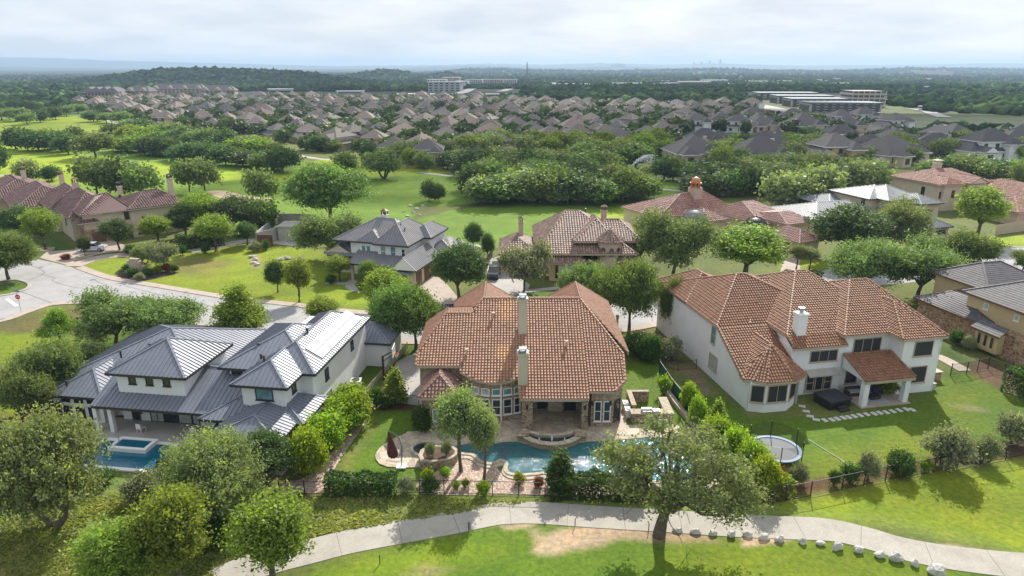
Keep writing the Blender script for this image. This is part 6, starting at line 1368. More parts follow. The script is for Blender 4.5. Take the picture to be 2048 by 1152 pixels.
# cars
def car(label,x,y,yaw,colr,kind='suv',group=None):
    o=thing('parked_car',label,'car',(x,y,.05),yaw); m=plain('car_paint_%d'%len(bpy.data.materials),colr,.25,.03,metal=.2); L,Wd=4.9,1.9
    def loft(prof,w,name,mat,tap=0.0):
        b=MB(); A=[(p[0],-w/2+tap*p[2],p[1]) for p in prof]; B_=[(p[0],w/2-tap*p[2],p[1]) for p in prof]; n=len(prof)
        for i in range(n): j=(i+1)%n; b.face([A[i],A[j],B_[j],B_[i]][::-1])
        b.face(A); b.face(B_[::-1]); return b.build(name,mat,o)
    if kind=='pickup': bp_=[(-2.6,.45,0),(2.6,.45,0),(2.65,.8,0),(2.5,1.1,.5),(1.3,1.2,.3),(-.9,1.2,.3),(-2.6,1.15,.3),(-2.65,.7,0)]; cp_=[(1.4,1.18,0),(.75,1.82,1),(-.55,1.85,1),(-.85,1.18,0)]
    else: bp_=[(-2.3,.4,0),(2.3,.4,0),(2.4,.7,0),(2.25,.98,.5),(1.2,1.1,.3),(-2.25,1.12,.3),(-2.4,.7,0)]; cp_=[(1.35,1.08,0),(.55,1.62,1),(-1.75,1.66,1),(-2.2,1.1,0)]
    loft(bp_,Wd,'body',m,.12); loft([(p[0],p[1]-.03,p[2]) for p in cp_],Wd*.94,'glasshouse',M_glass,.16)
    b=MB(); xa,xb=cp_[2][0]-.05,cp_[1][0]+.05; b.box(xa,-Wd*.40,cp_[1][1]-.03,xb,Wd*.40,cp_[1][1]+.04); b.build('car_roof',m,o)
    for sx in (-1.5,1.5):
        for sy in (-1,1):
            b=MB(); b.tube([(sx,sy*Wd/2-.12*sy,.34),(sx,sy*(Wd/2+.02),.34)],.35,16); w=b.build('wheel',M_black,o); b=MB(); b.tube([(sx,sy*(Wd/2+.01),.34),(sx,sy*(Wd/2+.035),.34)],.19,12); b.build('rim',M_st,w)
    for sy in (-1,1):
        b=MB(); b.box(2.3,sy*.72-.2,.68,2.43,sy*.72+.2,.85); b.build('headlight',M_trimw,o); b=MB(); b.box(-2.43,sy*.78-.12,.75,-2.3,sy*.78+.12,1.0); b.build('tail_light',plain('tail_red',(.4,.02,.02),.3,.05) if 'tail_red' not in MATS else MATS['tail_red'],o)
x,y,_=at(187,502); car('white SUV parked before the stone garage of the brown tile house',x,y,8,(.62,.64,.70)); x,y,_=at(988,553); car('dark grey pickup parked on the driveway between the grey-roofed and turret house',x,y,-95,(.05,.055,.075),'pickup')
x,y,_=at(900,634); car('dark blue car half hidden behind the left edge of the stone house roof',x,y,5,(.03,.045,.09)); x,y,_=at(466,692+14); car('silver car behind the roof of the modern white house',x,y-.5,10,(.5,.5,.52))
# sprinklers on the golf course: fine drops thrown in an arc
def sprinkler(label,bx,by,dx,h,rng,n,seed):
    x,y,_=at(bx,by); r=np.random.RandomState(seed); t=r.rand(n)**.8; sp_=.10+1.5*t**1.5; X=dx*rng*t; Zv=4*h*t*(1-t*.55); C_=np.stack([X+r.randn(n)*sp_*.35,r.randn(n)*sp_*.5,np.maximum(.05,Zv-np.abs(r.randn(n))*t**2*h*.45)],1)
    o=bpy.data.objects.new('sprinkler_spray',quads_mesh('sprinkler_spray',C_,.11,MATS['water_spray'],r.rand(n),r)); link(o); o.location=(x,y,0); tag(o,label,'sprinkler jet')
sprinkler('white sprinkler jet arcing before the middle wood','' and 0 or 1246,357,1,4.2,9,1700,1); sprinkler('smaller white sprinkler spray beside the olive oaks on the right',1712,356,1,3.6,8,900,2)
# string lights between house and fence
SL=thing('string_lights','string of small white bulbs from the stone house to the mesh fence','string lights',(0,0,0)); a=np.array((11.5,62.5,4.0)); c=np.array((*at(1345,790)[:2],2.0)); pts=[a+(c-a)*t-np.array([0,0,1.2*4*t*(1-t)]) for t in np.linspace(0,1,14)]; b=MB(); b.tube(pts,.012,4,False); b.build('cable',M_black,SL)
for p in pts[1:-1]: b=MB(); b.lathe(p[0],p[1],[(0,p[2]-.16),(.06,p[2]-.11),(.05,p[2]-.04),(0,p[2])],8); b.build('bulb',M_trimw,SL,smooth=True)
b=MB(); b.box(-.15,-.15,0,.15,.15,1.2); b.box(-.2,-.25,1.2,.2,.25,1.55); one('mailbox','stone mailbox post by the street behind the stone house','mailbox',(*at(1234,652)[:2],0),b,M_stone3)
# things on the modern house patio
for i,(x,y) in enumerate(((-.2,.5),(5.3,.6))):
    o=thing('patio_chair','white chair on the modern house patio, '+('left of the spa','right of the spa')[i],'chair',(*lw(x,y),.1),160+i*30); b=MB(); b.box(-.3,-.3,.38,.3,.3,.45); b.build('seat',M_trimw,o); b=MB(); b.box(-.3,.25,.45,.3,.32,.95); b.build('backrest',M_trimw,o)
    for q in ((-.27,-.27),(.27,-.27),(-.27,.27),(.27,.27)): b=MB(); b.box(q[0]-.025,q[1]-.025,0,q[0]+.025,q[1]+.025,.38); b.build('leg',M_trimw,o)
b=MB(); b.face([(0,0,0),(.55,0,.1),(.6,0,.9),(.45,0,1.3),(.1,0,1.25),(-.02,0,.6)]); b.face([(0,.04,0),(-.02,.04,.6),(.1,.04,1.25),(.45,.04,1.3),(.6,.04,.9),(.55,.04,.1)]); o=one('green_towel','bright green towel hanging on the patio wall of the modern house','towel',(*lw(5.3,2.3),.9),b,plain('lime_cloth',(.10,.55,.05),.8,.1),-8)
b=MB(); b.box(0,0,0,.4,.05,1.2); b.box(.05,-.01,.9,.35,.06,1.5); one('dark_towel','dark towel hanging between the patio columns of the modern house','towel',(*lw(-1.6,2.2),1.0),b,M_dark,-8)
hr=thing('barbecue','dark round barbecue on the modern house terrace','barbecue',(*lw(7.6,1.2),.1)); b=MB(); b.lathe(0,0,[(0,.6),(.3,.7),(.38,.9),(.3,1.1),(0,1.2)],14); b.build('bowl',M_black,hr,smooth=True)
for k in range(3): a=2*pi*k/3; b=MB(); b.bar((.2*cos(a),.2*sin(a),.7),(.35*cos(a),.35*sin(a),0),.04,.04); b.build('leg',M_black,hr)
px_,py_,_=at(330,938); PP=thing('potted_palm','small spiky palm in an orange pot at the blue pool corner','potted plant',(px_,py_,.1)); b=MB(); b.lathe(0,0,[(.22,0),(.35,.45),(.3,.45)],14); b.build('pot',plain('orange_glaze',(.5,.25,.05),.4,.1),PP); b=MB()
for k in range(14): a=2*pi*k/14; b.face([(0,0,.5),(.35*cos(a-.08),.35*sin(a-.08),.85),(.75*cos(a),.75*sin(a),.75+.15*(k%3))]); 
b.build('fronds',MATS['leaf_mid'],PP)
b=MB(); b.lathe(0,0,[(.2,0),(.3,.3),(.26,.5),(.2,.5)],14); one('blue_pot','glazed blue pot beside the spiky palm','pot',(*at(318,936)[:2],.1),b,plain('blue_glaze',(.03,.06,.3),.2,.1),smooth=True)
# ------------------------------------------------------------------ far neighbourhood
HOUSE=[]
wallcols=[M_cream,M_pink,M_stucco,plain('greyish_brick',(.36,.31,.26),.85,.15,2),M_tan]
RC=[plain('shingle_taupe',(.15,.125,.11),.85,.2,1.5),plain('shingle_grey',(.11,.10,.10),.85,.2,1.5),plain('shingle_rose',(.20,.15,.125),.85,.2,1.5),plain('shingle_dark',(.065,.06,.064),.85,.2,1.5)]
def house_tpl(seed,big=False):
    r=random.Random(seed); w=r.uniform(15,19); d=r.uniform(13,17); two=r.random()<.6; ze=5.6 if two else 3.1
    R=Roof('plain',RC[seed%3 if not big else 3],wall=wallcols[seed%5],fascia=M_trimw); R.ridge=lambda *a:None
    bl=[]
    def blk(x0,y0,x1,y1,z,p,g=''):
        W_,D_=x1-x0,y1-y0; h=min(W_,D_)/2
        if W_>D_: a=(x0+(.01 if 'l' in g else h),(y0+y1)/2); c=(x1-(.01 if 'r' in g else h),(y0+y1)/2)
        else: a=((x0+x1)/2,y0+(.01 if 'f' in g else h)); c=((x0+x1)/2,y1-(.01 if 'b' in g else h))
        R.block(x0,y0,x1,y1,z,a,c,z+h*p,g); bl.append((x0+.5,y0+.5,x1-.5,y1-.5,z-.05))
    p=.62
    blk(-w/2,-d/2,w/2,d/2,ze if not two else 3.1,p)
    if two: blk(-w*.3,-d*.42,w*.42,d*.4,5.8,p)
    blk(-w/2+r.uniform(0,2),-d/2-3.2,-w/2+r.uniform(6,8),2,3.15,.7,'f' if r.random()<.5 else '')
    blk(w*.08,-d/2-1.8,w*.08+5,3,3.6 if not two else 5.2,.8,'f' if r.random()<.6 else '')
    root=thing('suburban_house','x','house'); root['desc']=('two-storey ' if two else 'low ')+'house with '+('taupe','grey','rose brown','charcoal')[3 if big else seed%3 if seed%3<3 else 0]+' hip roof and '+('cream','pinkish','white','grey brick','tan')[seed%5]+' walls'; R.done(root,'roof')
    b=MB()
    for q in bl: b.box(q[0],q[1],0,q[2],q[3],q[4])
    b.build('wall',wallcols[seed%5],root)
    for k in range(4):
        x=-w/2+2+k*(w-4)/3.3; b=MB(); b.box(x,-d/2-.02+.45,.9,x+1.3,-d/2+.5,2.3); b.build('window',M_glass,root)
    if two:
        for k in range(3): x=-w*.22+k*w*.2; b=MB(); b.box(x,-d*.42+.44,3.9,x+1.2,-d*.42+.52,5.2); b.build('window',M_glass,root)
    q=bl[-2]; b=MB(); b.box((q[0]+q[2])/2-.9,q[1]-.05,.8,(q[0]+q[2])/2+.9,q[1],2.4); b.build('window',M_glass,root)
    c=MB(); c.box(w*.2,1,3,w*.2+1,2,8.4 if two else 7.2); c.build('chimney',wallcols[seed%5],root)
    return root
tpl=[house_tpl(i) for i in range(7)]; tplb=[house_tpl(20+i,True) for i in range(3)]
used=[]
def put(tp,x,y,yaw,label,group,s=1.0):
    for (a,c) in used:
        if hypot(a-x,(c-y))<15.5*s: return None
    used.append((x,y)); o=copy_tree(tp); o.location=(x,y,0); o.rotation_euler=(0,0,radians(yaw)); o.scale=(s,s,s); o['label']=(o['desc']+', '+label) if label[0]=='@' else label; o['label']=o['label'].replace('@',''); del o['desc']; o['group']=group; return o
rh=random.Random(9)
NEAR=[(672,298,'pair of cream gables'),(738,300,'rose roof'),(785,322,'low brown roof'),(852,328,'cream rear porch'),(925,312,'slate blue hip'),(985,305,'pale gable'),(1040,300,'rose gable'),(1095,296,'tan hip'),(1150,288,'long rose roof'),(1235,290,'steep rose gable')]
NL=['cream house with rose-grey roof at the left end of the row behind golf trees','tan house with hipped roof, second from the left behind the far fairway','low house with a broad taupe roof right of the fairway live oak','large cream house facing the far fairway with rear porch and many windows','white-walled house with slate roof right of the large cream porch house','house with pale sunlit gable roof behind the light green trees','house with rose roof peeping over the middle wood, left one','tan-walled house with rose hip roof over the middle wood','house with long rose roof over the middle wood, right one','steep-roofed rose house above the right end of the middle wood']
for (bx,by,_),l in zip(NEAR,NL):
    x,y,_=V(bx,by); put(tpl[rh.randrange(7)],x,y,rh.choice((0,20,-25,90))+rh.uniform(-8,8),l,'front row of the far neighbourhood')
NR_=['dark-roofed wide house with grey walls at the left end of the right-hand cluster','dark hip-roofed house next to the lime green tree','house with dark shingle roof behind the lime green tree','brown-roofed house with white rear porch in the right-hand cluster','dark-roofed house with cream dormer gable, centre of the right-hand cluster','dark-roofed cream house with four tall windows in the right-hand cluster','steep dark gabled house near the right edge','pale grey-roofed house at the right edge']
for (bx,by),l in zip([(1385,322),(1425,330),(1515,328),(1655,330),(1770,324),(1885,332),(1960,318),(2030,322)],NR_):
    x,y,_=V(bx,by); put(tplb[rh.randrange(3)] if '1655' not in str(bx) else tpl[4],x,y,rh.choice((0,20,-25))+rh.uniform(-8,8),l,'front row of the right-hand cluster',1.25)
rows=[(296,650,1000,44,-8),(285,590,1320,46,-8),(274,520,1330,44,-5),(263,420,1345,42,0),(253,330,1350,40,0),(244,300,1350,38,0),(236,270,1420,36,0),(229,235,1460,34,0),(223,200,1480,32,0),(217,180,1500,30,0),(212,150,1180,29,0),(206,150,1040,34,0),(200,240,960,38,0)]
for (by,x0,x1,st,_) in rows:
    bx=x0+rh.uniform(0,st)
    while bx<x1:
        yy=by+rh.uniform(-2.5,2.5)*(by/260); x,y,_=V(bx,yy)
        if y>110: put(tpl[rh.randrange(7)],x,y,rh.choice((0,15,-20,90,35))+rh.uniform(-10,10),'@'+('front rows','middle rows','rear rows','farthest rows')[min(3,[296,285,274,263,253,244,236,229,223,217,212,206,200].index(by)//3)]+', '+('far left','left','centre','right','far right')[min(4,int(bx/300))],'houses of the far neighbourhood',rh.uniform(.78,.97))
        bx+=st*rh.uniform(.85,1.15)
for (by,x0,x1,st) in ((308,1380,2090,62),(296,1420,2090,58),(286,1760,2090,56),(262,1330,1790,46),(252,1430,1780,42),(243,1500,1640,40)):
    bx=x0+rh.uniform(0,20)
    while bx<x1:
        x,y,_=V(bx,by+rh.uniform(-2,2)); put(tplb[rh.randrange(3)],x,y,rh.choice((0,15,-20,90))+rh.uniform(-10,10),'@shaded right cluster, '+('left end','middle','right end')[min(2,int((bx-1330)/250))],'houses of the right-hand cluster',rh.uniform(1.0,1.15))
        bx+=st*rh.uniform(.85,1.15)
for t in tpl+tplb:
    for ch in list(t.children_recursive): bpy.data.objects.remove(ch)
    bpy.data.objects.remove(t)
spots=[]
for (x,y) in used:
    for k in range(6):
        if rh.random()<(.85 if y<600 else .6):
            a=rh.uniform(0,6.28); r_=rh.uniform(9,14); spots.append((x+r_*cos(a),y+r_*sin(a),rh.uniform(5.5,11),rh.uniform(4.5,8)))
spots=[s for s in spots if all(hypot(s[0]-u[0],s[1]-u[1])>7.6 for u in used)]
spots.sort(key=lambda s:s[1])
for (x,y,w,h) in spots[:70]: tree('garden_tree','garden tree between the nearer houses of the far neighbourhood, '+('far left','left','centre left','centre','right','far right')[max(0,min(5,int((x/y+.75)/.25)))],rh.choice(('g1','g2','g5','g3')),x,y,w,h,'tree','garden trees of the far neighbourhood')
rs=np.random.RandomState(77); PT=[];TI=[]
for (x,y,w,h) in spots[70:]:
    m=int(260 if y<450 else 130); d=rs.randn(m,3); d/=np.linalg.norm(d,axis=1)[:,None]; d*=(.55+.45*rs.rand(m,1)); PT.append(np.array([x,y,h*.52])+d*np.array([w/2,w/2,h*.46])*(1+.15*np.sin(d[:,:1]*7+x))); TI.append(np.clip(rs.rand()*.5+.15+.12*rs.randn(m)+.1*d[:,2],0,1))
leaf_mat('leaf_garden',(.075,.125,.04),.35,.5); PT=np.concatenate(PT)
o=bpy.data.objects.new('garden_foliage',quads_mesh('garden_foliage',PT,.85,MATS['leaf_garden'],np.concatenate(TI),rs)); link(o); o['kind']='stuff'; o['label']='smaller garden trees among the roofs of the far neighbourhood'
BLD=[]
# ------------------------------------------------------------------ far buildings
def slab(parent,x0,y0,x1,y1,z0,z1,floors,mat,gm=M_glass,name='wall',bay=4.0):
    wallbox(parent,x0,y0,x1,y1,z0,z1,mat,name); fh=(z1-z0)/floors
    n=max(2,int((x1-x0)/bay)); 
    for f in range(floors):
        for i in range(n):
            xa=x0+(i+.22)*(x1-x0)/n; b=MB(); b.box(xa,y0-.15,z0+f*fh+fh*.3,xa+(x1-x0)/n*.56,y0-.05,z0+f*fh+fh*.78); b.build('window',gm,parent)
    n=max(2,int((y1-y0)/bay))
    for xs,xe in ((x0-.15,x0-.05),):
        for f in range(floors):
            for i in range(n): ya=y0+(i+.22)*(y1-y0)/n; b=MB(); b.box(xs,ya,z0+f*fh+fh*.3,xe,ya+(y1-y0)/n*.56,z0+f*fh+fh*.78); b.build('window',gm,parent)
def fb(name,label,bx,by,yaw=0,cat='building',group=None):
    x,y,z=VT(bx,by); BLD.append((x,y)); return thing(name,label,cat,(x,y,z),yaw,group),y/FPX*1.0
for (bx,by,w,h,l) in ((285,192,46,16,'left'),(362,187,100,15,'middle'),(440,189,62,13,'right')):
    o,m=fb('apartment_building','pale three-storey apartment block with long gabled roof on the far left ridge, %s of three'%l,bx,by,rh.uniform(-8,8),'apartment block','apartment blocks on the left ridge')
    W_=w*m; slab(o,-W_/2,-8,W_/2,8,0,h*m*.62,3,M_pink,bay=5)
    R=Roof('plain',RC[1],wall=M_pink,fascia=M_trimw); R.ridge=lambda *a:None; z=h*m*.62; R.block(-W_/2-1,-9,W_/2+1,9,z,(-W_/2+6,0),(W_/2-6,0),z+6)
    k=max(1,int(w/30))
    for i in range(k+1): xx=-W_/2+6+(W_-12)*i/max(k,1); R.block(xx-5,-11,xx+5,0,z-.3,(xx,-10.98),(xx,-1),z+4,'f')
    R.done(o,'roof')
for (bx,by,w,h,l) in ((210,193,60,10,'far'),):
    o,m=fb('clubhouse','low spreading lodge with many gables at the far left of the ridge',bx,by); W_=w*m; slab(o,-W_/2,-10,W_/2,10,0,5,1,M_pink); R=Roof('plain',RC[1],wall=M_pink,fascia=M_trimw); R.ridge=lambda *a:None
    for i in range(4): xx=-W_/2+W_*(i+.5)/4; R.block(xx-10,-12,xx+10,12,5,(xx,-6),(xx,6),11)
    R.done(o,'roof')
M_apt=plain('white_apartment',(.6,.6,.58),.8,.1); M_apt2=plain('rose_apartment',(.42,.28,.24),.8,.1); M_apt3=plain('grey_apartment',(.36,.37,.38),.8,.1)
for (bx,by,w,h,mt,l) in ((892,183,62,17,M_apt3,'front long grey wing'),(875,176,36,15,M_apt,'rear left white wing'),(903,174,34,17,M_apt2,'rose middle block'),(925,176,24,12,M_apt,'short white block right of the rose one'),(948,172,34,11,M_apt3,'grey block by the highway'),(985,170,42,10,M_apt2,'long rose row right of the highway'),(1015,168,36,8,M_apt3,'last grey row toward the mast')):
    o,m=fb('apartment_building','five-storey flat-roofed apartments by the distant highway: %s'%l,bx,by,-6,'apartment block'); W_=w*m; slab(o,-W_/2,-12,W_/2,12,0,h*m,4,mt,bay=7); wallbox(o,-W_/2-.6,-12.6,W_/2+.6,12.6,h*m,h*m+1,M_apt,'parapet')
M_off=plain('office_panel',(.46,.43,.37),.8,.08); M_offd=plain('office_band',(.07,.06,.06),.6,.1)
M_offr=plain('office_roof',(.13,.155,.19),.7,.1); offs=[(1575,200,112,15,'rearmost'),(1610,207,105,16,'second from the back'),(1640,214,110,17,'third from the back'),(1690,224,135,19,'front')]
for bx,by,w,h,l in offs:
    o,m=fb('office_building','long flat-roofed office block with dark pilasters, %s of four'%l,bx,by,-4,'office building','office blocks beside the road'); W_=w*m; hh=h*m*.78; wallbox(o,-W_/2,0,W_/2,26,0,hh,M_off); wallbox(o,-W_/2-.7,-.7,W_/2+.7,26.7,hh,hh+1.1,M_offr,'parapet')
    n=9
    for i in range(n): x=-W_/2+W_*(i+.5)/n; b=MB(); b.box(x-1.4,-.5,0,x+1.4,-.05,hh); b.build('pilaster',M_offd,o)
    for f in (0,1,2):
        for i in range(n-1): x=-W_/2+W_*(i+1)/n; b=MB(); b.box(x-W_/n*.28,-.2,hh*(.08+.31*f),x+W_/n*.28,-.04,hh*(.08+.31*f)+hh*.18); b.build('window',M_glass,o)
    b=MB(); b.box(-W_/2-.35,2,.0,-W_/2-.05,24,hh*.8); b.build('end_glass',M_offd,o)
o,m=fb('parking_garage','open concrete parking garage with four decks right of the office blocks',1735,215,-4,'parking garage')
W_=62*m
for f in range(4): wallbox(o,-W_/2,0,W_/2,30,f*3.4,f*3.4+1.5,M_off,'deck'); wallbox(o,-W_/2+1,1,W_/2-1,29,f*3.4+1.5,f*3.4+3.4,M_offd,'deck_opening')
for i in range(7): x=-W_/2+W_*i/6; wallbox(o,x-.4,-.3,x+.4,0,0,13.6,M_off,'column')
M_wh=plain('white_warehouse',(.75,.75,.73),.8,.05)
for k,(bx,by,w,h,l) in enumerate(((1140,173,76,5,'right of the mast, nearest'),(1255,171,56,5,'behind the dark wood, by the plaza'),(1390,169,60,6,'rose shopping block above the dark wood'),(1430,166,50,6,'long pale shopping block'),(1480,171,60,4,'low white sheds before the office blocks'),(1840,180,60,7,'bright white store on the right plain'),(1765,176,20,5,'small white shop on the right plain'),(1680,171,32,5,'white shop beside the far road'),(1835,193,44,3,'thin bright roof on the right plain'),(700,187,50,5,'white roofs behind the left houses'),(830,191,70,3,'bright flat roof below the distant apartments'),(1000,192,50,4,'low white building at the highway foot'),(560,186,44,8,'glassy office behind the left houses'),(1515,167,40,5,'pale mall block, right part'),(1325,170,20,4,'small white store, centre right'))):
    o,m=fb('commercial_building','low distant commercial building: %s'%l,bx,by,rh.uniform(-6,6)); W_=w*m; wallbox(o,-W_/2,0,W_/2,W_*.3,0,h*m*.8,M_wh if k not in (2,12) else (M_apt2 if k==2 else M_apt3)); wallbox(o,-W_/2-1,-1,W_/2+1,W_*.3+1,h*m*.8,h*m*.95,M_wh,'roof_edge'); wallbox(o,-W_/2+2,-.6,W_/2-2,0,h*m*.15,h*m*.5,M_glass,'window_band')
for i in range(34):
    bx=rh.uniform(1090,1900); by=rh.uniform(160,180); o,m=fb('commercial_building','tiny pale building scattered on the hazy plain','' and 0 or bx,by,rh.uniform(-20,20),'building','tiny pale buildings on the hazy plain'); W_=rh.uniform(10,22)*m; wallbox(o,-W_/2,0,W_/2,W_*.4,0,3*m,M_wh); wallbox(o,-W_/2-1,-1,W_/2+1,W_*.4+1,3*m,3*m+.8,M_wh,'roof_edge')
# ------------------------------------------------------------------ far-off woodland as one mass
rs=np.random.RandomState(8)
ico=bpy.data.meshes.new('tmp'); import bmesh
bm=bmesh.new(); bmesh.ops.create_icosphere(bm,subdivisions=1,radius=1); bm.to_mesh(ico); bm.free()
iv=np.array([v.co[:] for v in ico.vertices]); it=np.array([p.vertices[:] for p in ico.polygons]); bpy.data.meshes.remove(ico)
def blobs(n,x0,x1,y0,y1,dens,lo,hi):
    P=[]
    BX=rs.uniform(x0,x1,n); BY=rs.uniform(y0,y1,n)
    if dens is not None:
        k=dens(BX,BY); BX=BX[k];BY=BY[k]
    u=(BX-1024)/FPX; v=(576-BY)/FPX; dz=-SP+v*CP; z=0
    for _ in range(25): t=(z-HC)/dz; X=u*t; Y=(CP+v*SP)*t; z=z*.6+.4*terrain(X,Y)
   
    return X,Y
def near_house(X,Y,d=9.5):
    U=np.array(used); k=np.ones(len(X),bool)
    for i in range(0,len(X),2000): k[i:i+2000]=(np.hypot(X[i:i+2000,None]-U[None,:,0],Y[i:i+2000,None]-U[None,:,1]).min(1)>d)
    return k
XS=[];YS=[];SZ=[]
def add_b(n,x0,x1,y0,y1,lo,hi,poly=None,avoid=True,keep=None):
    X,Y=blobs(n,x0,x1,y0,y1,(lambda a,c:pip(a,c,poly)) if poly else None,lo,hi)
    if keep is not None: k=keep(X,Y); X=X[k];Y=Y[k]
    if avoid: k=near_house(X,Y); X=X[k];Y=Y[k]
    XS.append(X);YS.append(Y);SZ.append(rs.uniform(lo,hi,len(X)))
add_b(1500,820,1520,165,240,4,7,[(1000,205),(1000,190),(1080,180),(1200,175),(1330,168),(1400,176),(1520,200),(1560,215),(1450,212),(1300,207),(1150,204)])
add_b(2200,1480,2100,185,330,3.5,6.5,[(1700,215),(1850,200),(2100,205),(2100,235),(1950,228),(1800,222),(1740,225)])
add_b(500,1480,2100,185,330,3,5,[(1780,262),(1850,250),(2100,262),(2100,300),(1900,288),(1800,285)])
add_b(260,1300,1700,200,300,3,4.5,[(1480,222),(1540,226),(1700,268),(1640,275),(1560,262)])
add_b(700,-200,300,190,235,4,7,[(-200,205),(0,196),(150,200),(200,215),(150,224),(-200,230)])
add_b(3800,900,2300,176,222,3.5,6.5,[(1000,176),(2300,176),(2300,222),(1790,214),(1770,186),(1500,186),(1330,200),(1000,196)])
add_b(900,-300,330,176,200,3.5,6.5,[(-300,176),(330,176),(250,190),(120,198),(-300,200)])
# open country farther off: world-space scatter thinned by a slow noise
n=56000; Y=1000*np.exp(rs.rand(n)*math.log(5.6)); X=(rs.rand(n)*2-1)*Y*.86
k=(nz(X,Y,.010,5)>-.75); k&=~((Y<1350)&(np.abs(X+20)<90)); X=X[k];Y=Y[k]; XS.append(X);YS.append(Y);SZ.append(rs.uniform(4,7.5,len(X))*(1+np.clip((Y-1500)/2500,0,1)*.8))
X=np.concatenate(XS);Y=np.concatenate(YS);S_z=np.concatenate(SZ)
ok_=np.ones(len(X),bool)
for (a,c) in BLD: ok_&=~((np.abs(X-a)<26+c*.012)&(Y<c+24)&(Y>c-35-c*.03))
for P_ in ([(905,190),(925,186),(935,182),(948,178),(958,175),(975,173)],[(1000,184),(1015,180),(1030,176)],[(1600,176),(1612,171),(1622,168)]):
    for q in P_: a,c,_=VT(*q); ok_&=~((np.abs(X-a)<30)&(Y<c+60)&(Y>c-120))
X=X[ok_];Y=Y[ok_];S_z=S_z[ok_]; n=len(X); Z=terrain(X,Y)
sc=np.stack([S_z*rs.uniform(.8,1.2,n),S_z*rs.uniform(.8,1.2,n),S_z*rs.uniform(.55,.85,n)],1)
vv=iv[None,:,:]*sc[:,None,:]*(1+.28*rs.randn(n,len(iv),1)); vv+=np.stack([X,Y,Z+S_z*.45],1)[:,None,:]
ff=(it[None]+np.arange(n)[:,None,None]*len(iv)).reshape(-1,3)
me=bpy.data.meshes.new('far_woodland'); mesh_np(me,vv.reshape(-1,3),ff,3)
base_=np.array([.03,.055,.022])*(1+.30*rs.randn(n,1)).clip(.3,2)*np.array([1,1,1]); light=((rs.rand(n)<.12)|((nz(X,Y,.006,17)>.35)&(rs.rand(n)<.7)))[:,None]; base_=np.where(light,base_*np.array([2.3,2.0,1.7]),base_)
cc_=np.repeat(base_,len(it),0)*(1+.18*rs.randn(n*len(it),1)).clip(.5,1.6)
at=me.attributes.new('col','FLOAT_COLOR','FACE'); at.data.foreach_set('color',np.concatenate([cc_,np.ones((len(cc_),1))],1).astype(np.float32).ravel())
FM=attr_mat('leaf_far_wood','col',1.0); FM.node_tree.nodes['Principled BSDF'].inputs['Specular IOR Level'].default_value=0; me.materials.append(FM)
o=bpy.data.objects.new('far_woodland',me); link(o); o['kind']='stuff'; o['label']='dark hazy woodland covering the far hills and valleys'
# skyline towers on the horizon
for k,(bx,h) in enumerate(((1388,8),(1396,5),(1403,9),(1411,6),(1419,11),(1427,7),(1440,13),(1446,6))):
    D=12000; x=(bx-1024)/FPX*(D*CP+HC*SP); z0=D_at(D,134); o=thing('skyscraper','faint tower of the distant city skyline','skyscraper',(x,D,z0),0,'city skyline towers'); wallbox(o,-18,0,18,36,0,h*D/FPX,M_apt3,'shaft'); wallbox(o,-10,6,10,28,h*D/FPX,h*D/FPX+12,M_apt3,'crown_box')
for bx,w,h in ((1237,34,4),):
    D=9500; x=(bx-1024)/FPX*(D*CP); z0=D_at(D,134); o=thing('commercial_building','pale block standing on the far ridge line','building',(x,D,z0)); wallbox(o,-100,0,100,60,0,30,M_apt3); wallbox(o,-40,5,60,55,30,44,M_apt3,'upper_block')
# mast
x,y,z0=VT(1054,170); z1=D_at(y,124)-z0; MA=thing('radio_mast','tall dark lattice radio mast rising above the hazy plain','radio mast',(x,y,z0)); b=MB(); wb=3.0
for sx in (-1,1):
    for sy in (-1,1): b.bar((sx*wb,sy*wb,0),(sx*.6,sy*.6,z1),.9,.9)
n=14
for i in range(n):
    a0,a1=i/n,(i+1)/n; w0=wb+(.6-wb)*a0; w1=wb+(.6-wb)*a1
    for sy in (-1,1): b.bar((-w0,sy*w0,z1*a0),(w1,sy*w1,z1*a1),.3,.3); b.bar((w0,sy*w0,z1*a0),(-w1,sy*w1,z1*a1),.3,.3)
    for sx in (-1,1): b.bar((sx*w0,-w0,z1*a0),(sx*w1,w1,z1*a1),.3,.3)
b.build('lattice',M_dark,MA); b=MB()
for z in (.55,.72,.86): b.box(-2.6,-2.6,z1*z,2.6,2.6,z1*z+2.2)
b.build('antenna_ring',M_dark,MA)
# far roads
M_hw=plain('highway_surface',(.42,.40,.36),.9,.1)
structure(strip('highway',[(905,190),(925,186),(935,182),(948,178),(958,175),(975,173)],15,.8,M_hw,onT=True))
structure(strip('highway',[(1000,184),(1015,180),(1030,176)],14,.8,M_hw,onT=True))
structure(strip('road',[(1430,196),(1480,204),(1530,213),(1580,224)],11,.5,M_road,th=.4))
structure(strip('road',[(1820,219),(1850,222),(1868,229),(1890,236)],9,.5,M_road,th=.4))
structure(strip('road',[(1560,230),(1640,232),(1700,229),(1760,226)],8,.5,M_road,th=.4))
structure(strip('road',[(1760,258),(1820,263),(1880,270)],8,.3,M_road,th=.3))
structure(strip('road',[(1600,176),(1612,171),(1622,168)],14,.8,M_hw,onT=True))
structure(strip('parking_lot',[(1480,208),(1540,218),(1620,230)],14,.4,M_pave,th=.3))
DD=3900
A=[((bx-1024)/FPX*DD*CP,DD+k*260,) for k,bx in enumerate((1915,1925,1945,1975))]
structure(strip('highway',[(a,c) for a,c in A],30,8,M_hw,th=20,world=True))
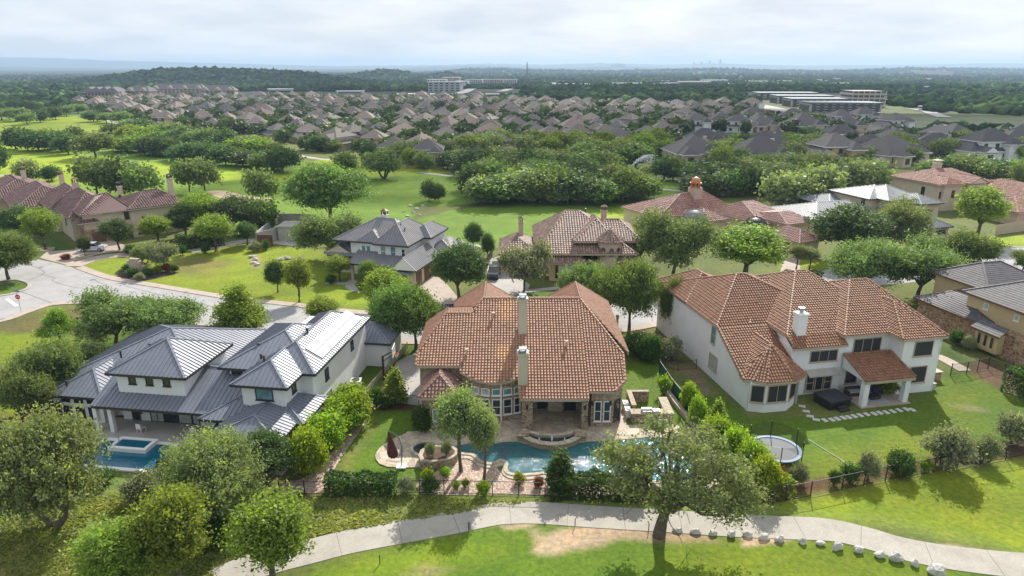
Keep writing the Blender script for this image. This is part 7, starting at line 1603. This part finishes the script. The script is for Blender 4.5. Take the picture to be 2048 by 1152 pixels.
# bus on the far road
x,y,_=V(1851,222); B=thing('bus','white and red bus on the far road right of the parking garage','bus',(x,y,.5),-60); b=MB(); b.box(-6,-1.3,.6,6,1.3,3.4); b.build('body',M_wh,B); b=MB(); b.box(-5.6,-1.36,1.7,5.6,1.36,2.7); b.build('window_band',M_glass,B)
for sx in (-4,4):
    for sy in (-1.2,1.2): b=MB(); b.tube([(sx,sy-.15,.5),(sx,sy+.15,.5)],.5,12); b.build('wheel',M_black,B)
# ------------------------------------------------------------------ the air
hb=bpy.data.meshes.new('haze'); bm=bmesh.new(); bmesh.ops.create_cube(bm,size=1); bm.to_mesh(hb); bm.free()
ho=bpy.data.objects.new('haze',hb); link(ho); ho['kind']='stuff'; ho.location=(0,8950,80); ho.scale=(44000,18300,166)
hm=bpy.data.materials.new('haze_air'); hm.use_nodes=True; t=hm.node_tree; t.nodes.clear(); oo=t.nodes.new('ShaderNodeOutputMaterial'); pv=t.nodes.new('ShaderNodeVolumePrincipled')
pv.inputs['Color'].default_value=(.50,.68,.90,1); pv.inputs['Density'].default_value=.000125; pv.inputs['Anisotropy'].default_value=.25; t.links.new(pv.outputs[0],oo.inputs['Volume']); hb.materials.append(hm)

# ------------------------------------------------------------------ broken cloud drifting over the golf course, high above and out of the frame
cm=bpy.data.materials.new('thin_cloud'); cm.use_nodes=True; t=cm.node_tree; pb=t.nodes['Principled BSDF']; pb.inputs['Base Color'].default_value=(.9,.9,.9,1); pb.inputs['Roughness'].default_value=1
tr=t.nodes.new('ShaderNodeBsdfTransparent'); ms=t.nodes.new('ShaderNodeMixShader'); ms.inputs[0].default_value=.34; t.links.new(tr.outputs[0],ms.inputs[1]); t.links.new(pb.outputs[0],ms.inputs[2]); t.links.new(ms.outputs[0],t.nodes['Material Output'].inputs['Surface'])
def cloud(label,tx,ty,rx,ry,seed,h=480):
    r=np.random.RandomState(seed); bm=bmesh.new(); bmesh.ops.create_icosphere(bm,subdivisions=5,radius=1); k=r.randn(6,3)*2.2
    for v in bm.verts:
        d=np.array(v.co[:]); f=1+sum(.10*sin(q_@d*(1+.6*i)+i) for i,q_ in enumerate(k)); v.co=(d[0]*rx*f,d[1]*ry*f,d[2]*28*f)
    me=bpy.data.meshes.new('cloud'); bm.to_mesh(me); bm.free(); me.materials.append(cm); me.polygons.foreach_set('use_smooth',[True]*len(me.polygons)); o=bpy.data.objects.new('cloud',me); link(o)
    e=h/math.tan(SUN_EL); o.location=(tx+e*sin(SUN_AZ),ty+e*cos(SUN_AZ),h); o['kind']='stuff'; o['label']=label
cloud('thin cloud shading the right-hand rooftops',215,380,190,175,3); cloud('thin cloud shading the middle wood',22,232,95,44,5); cloud('small thin cloud over the far rooftops',-120,520,110,70,8)
cloud('thin cloud over the far plain',150,1150,420,260,9,700); cloud('thin cloud over the left ridge',-650,1500,420,280,10,700)
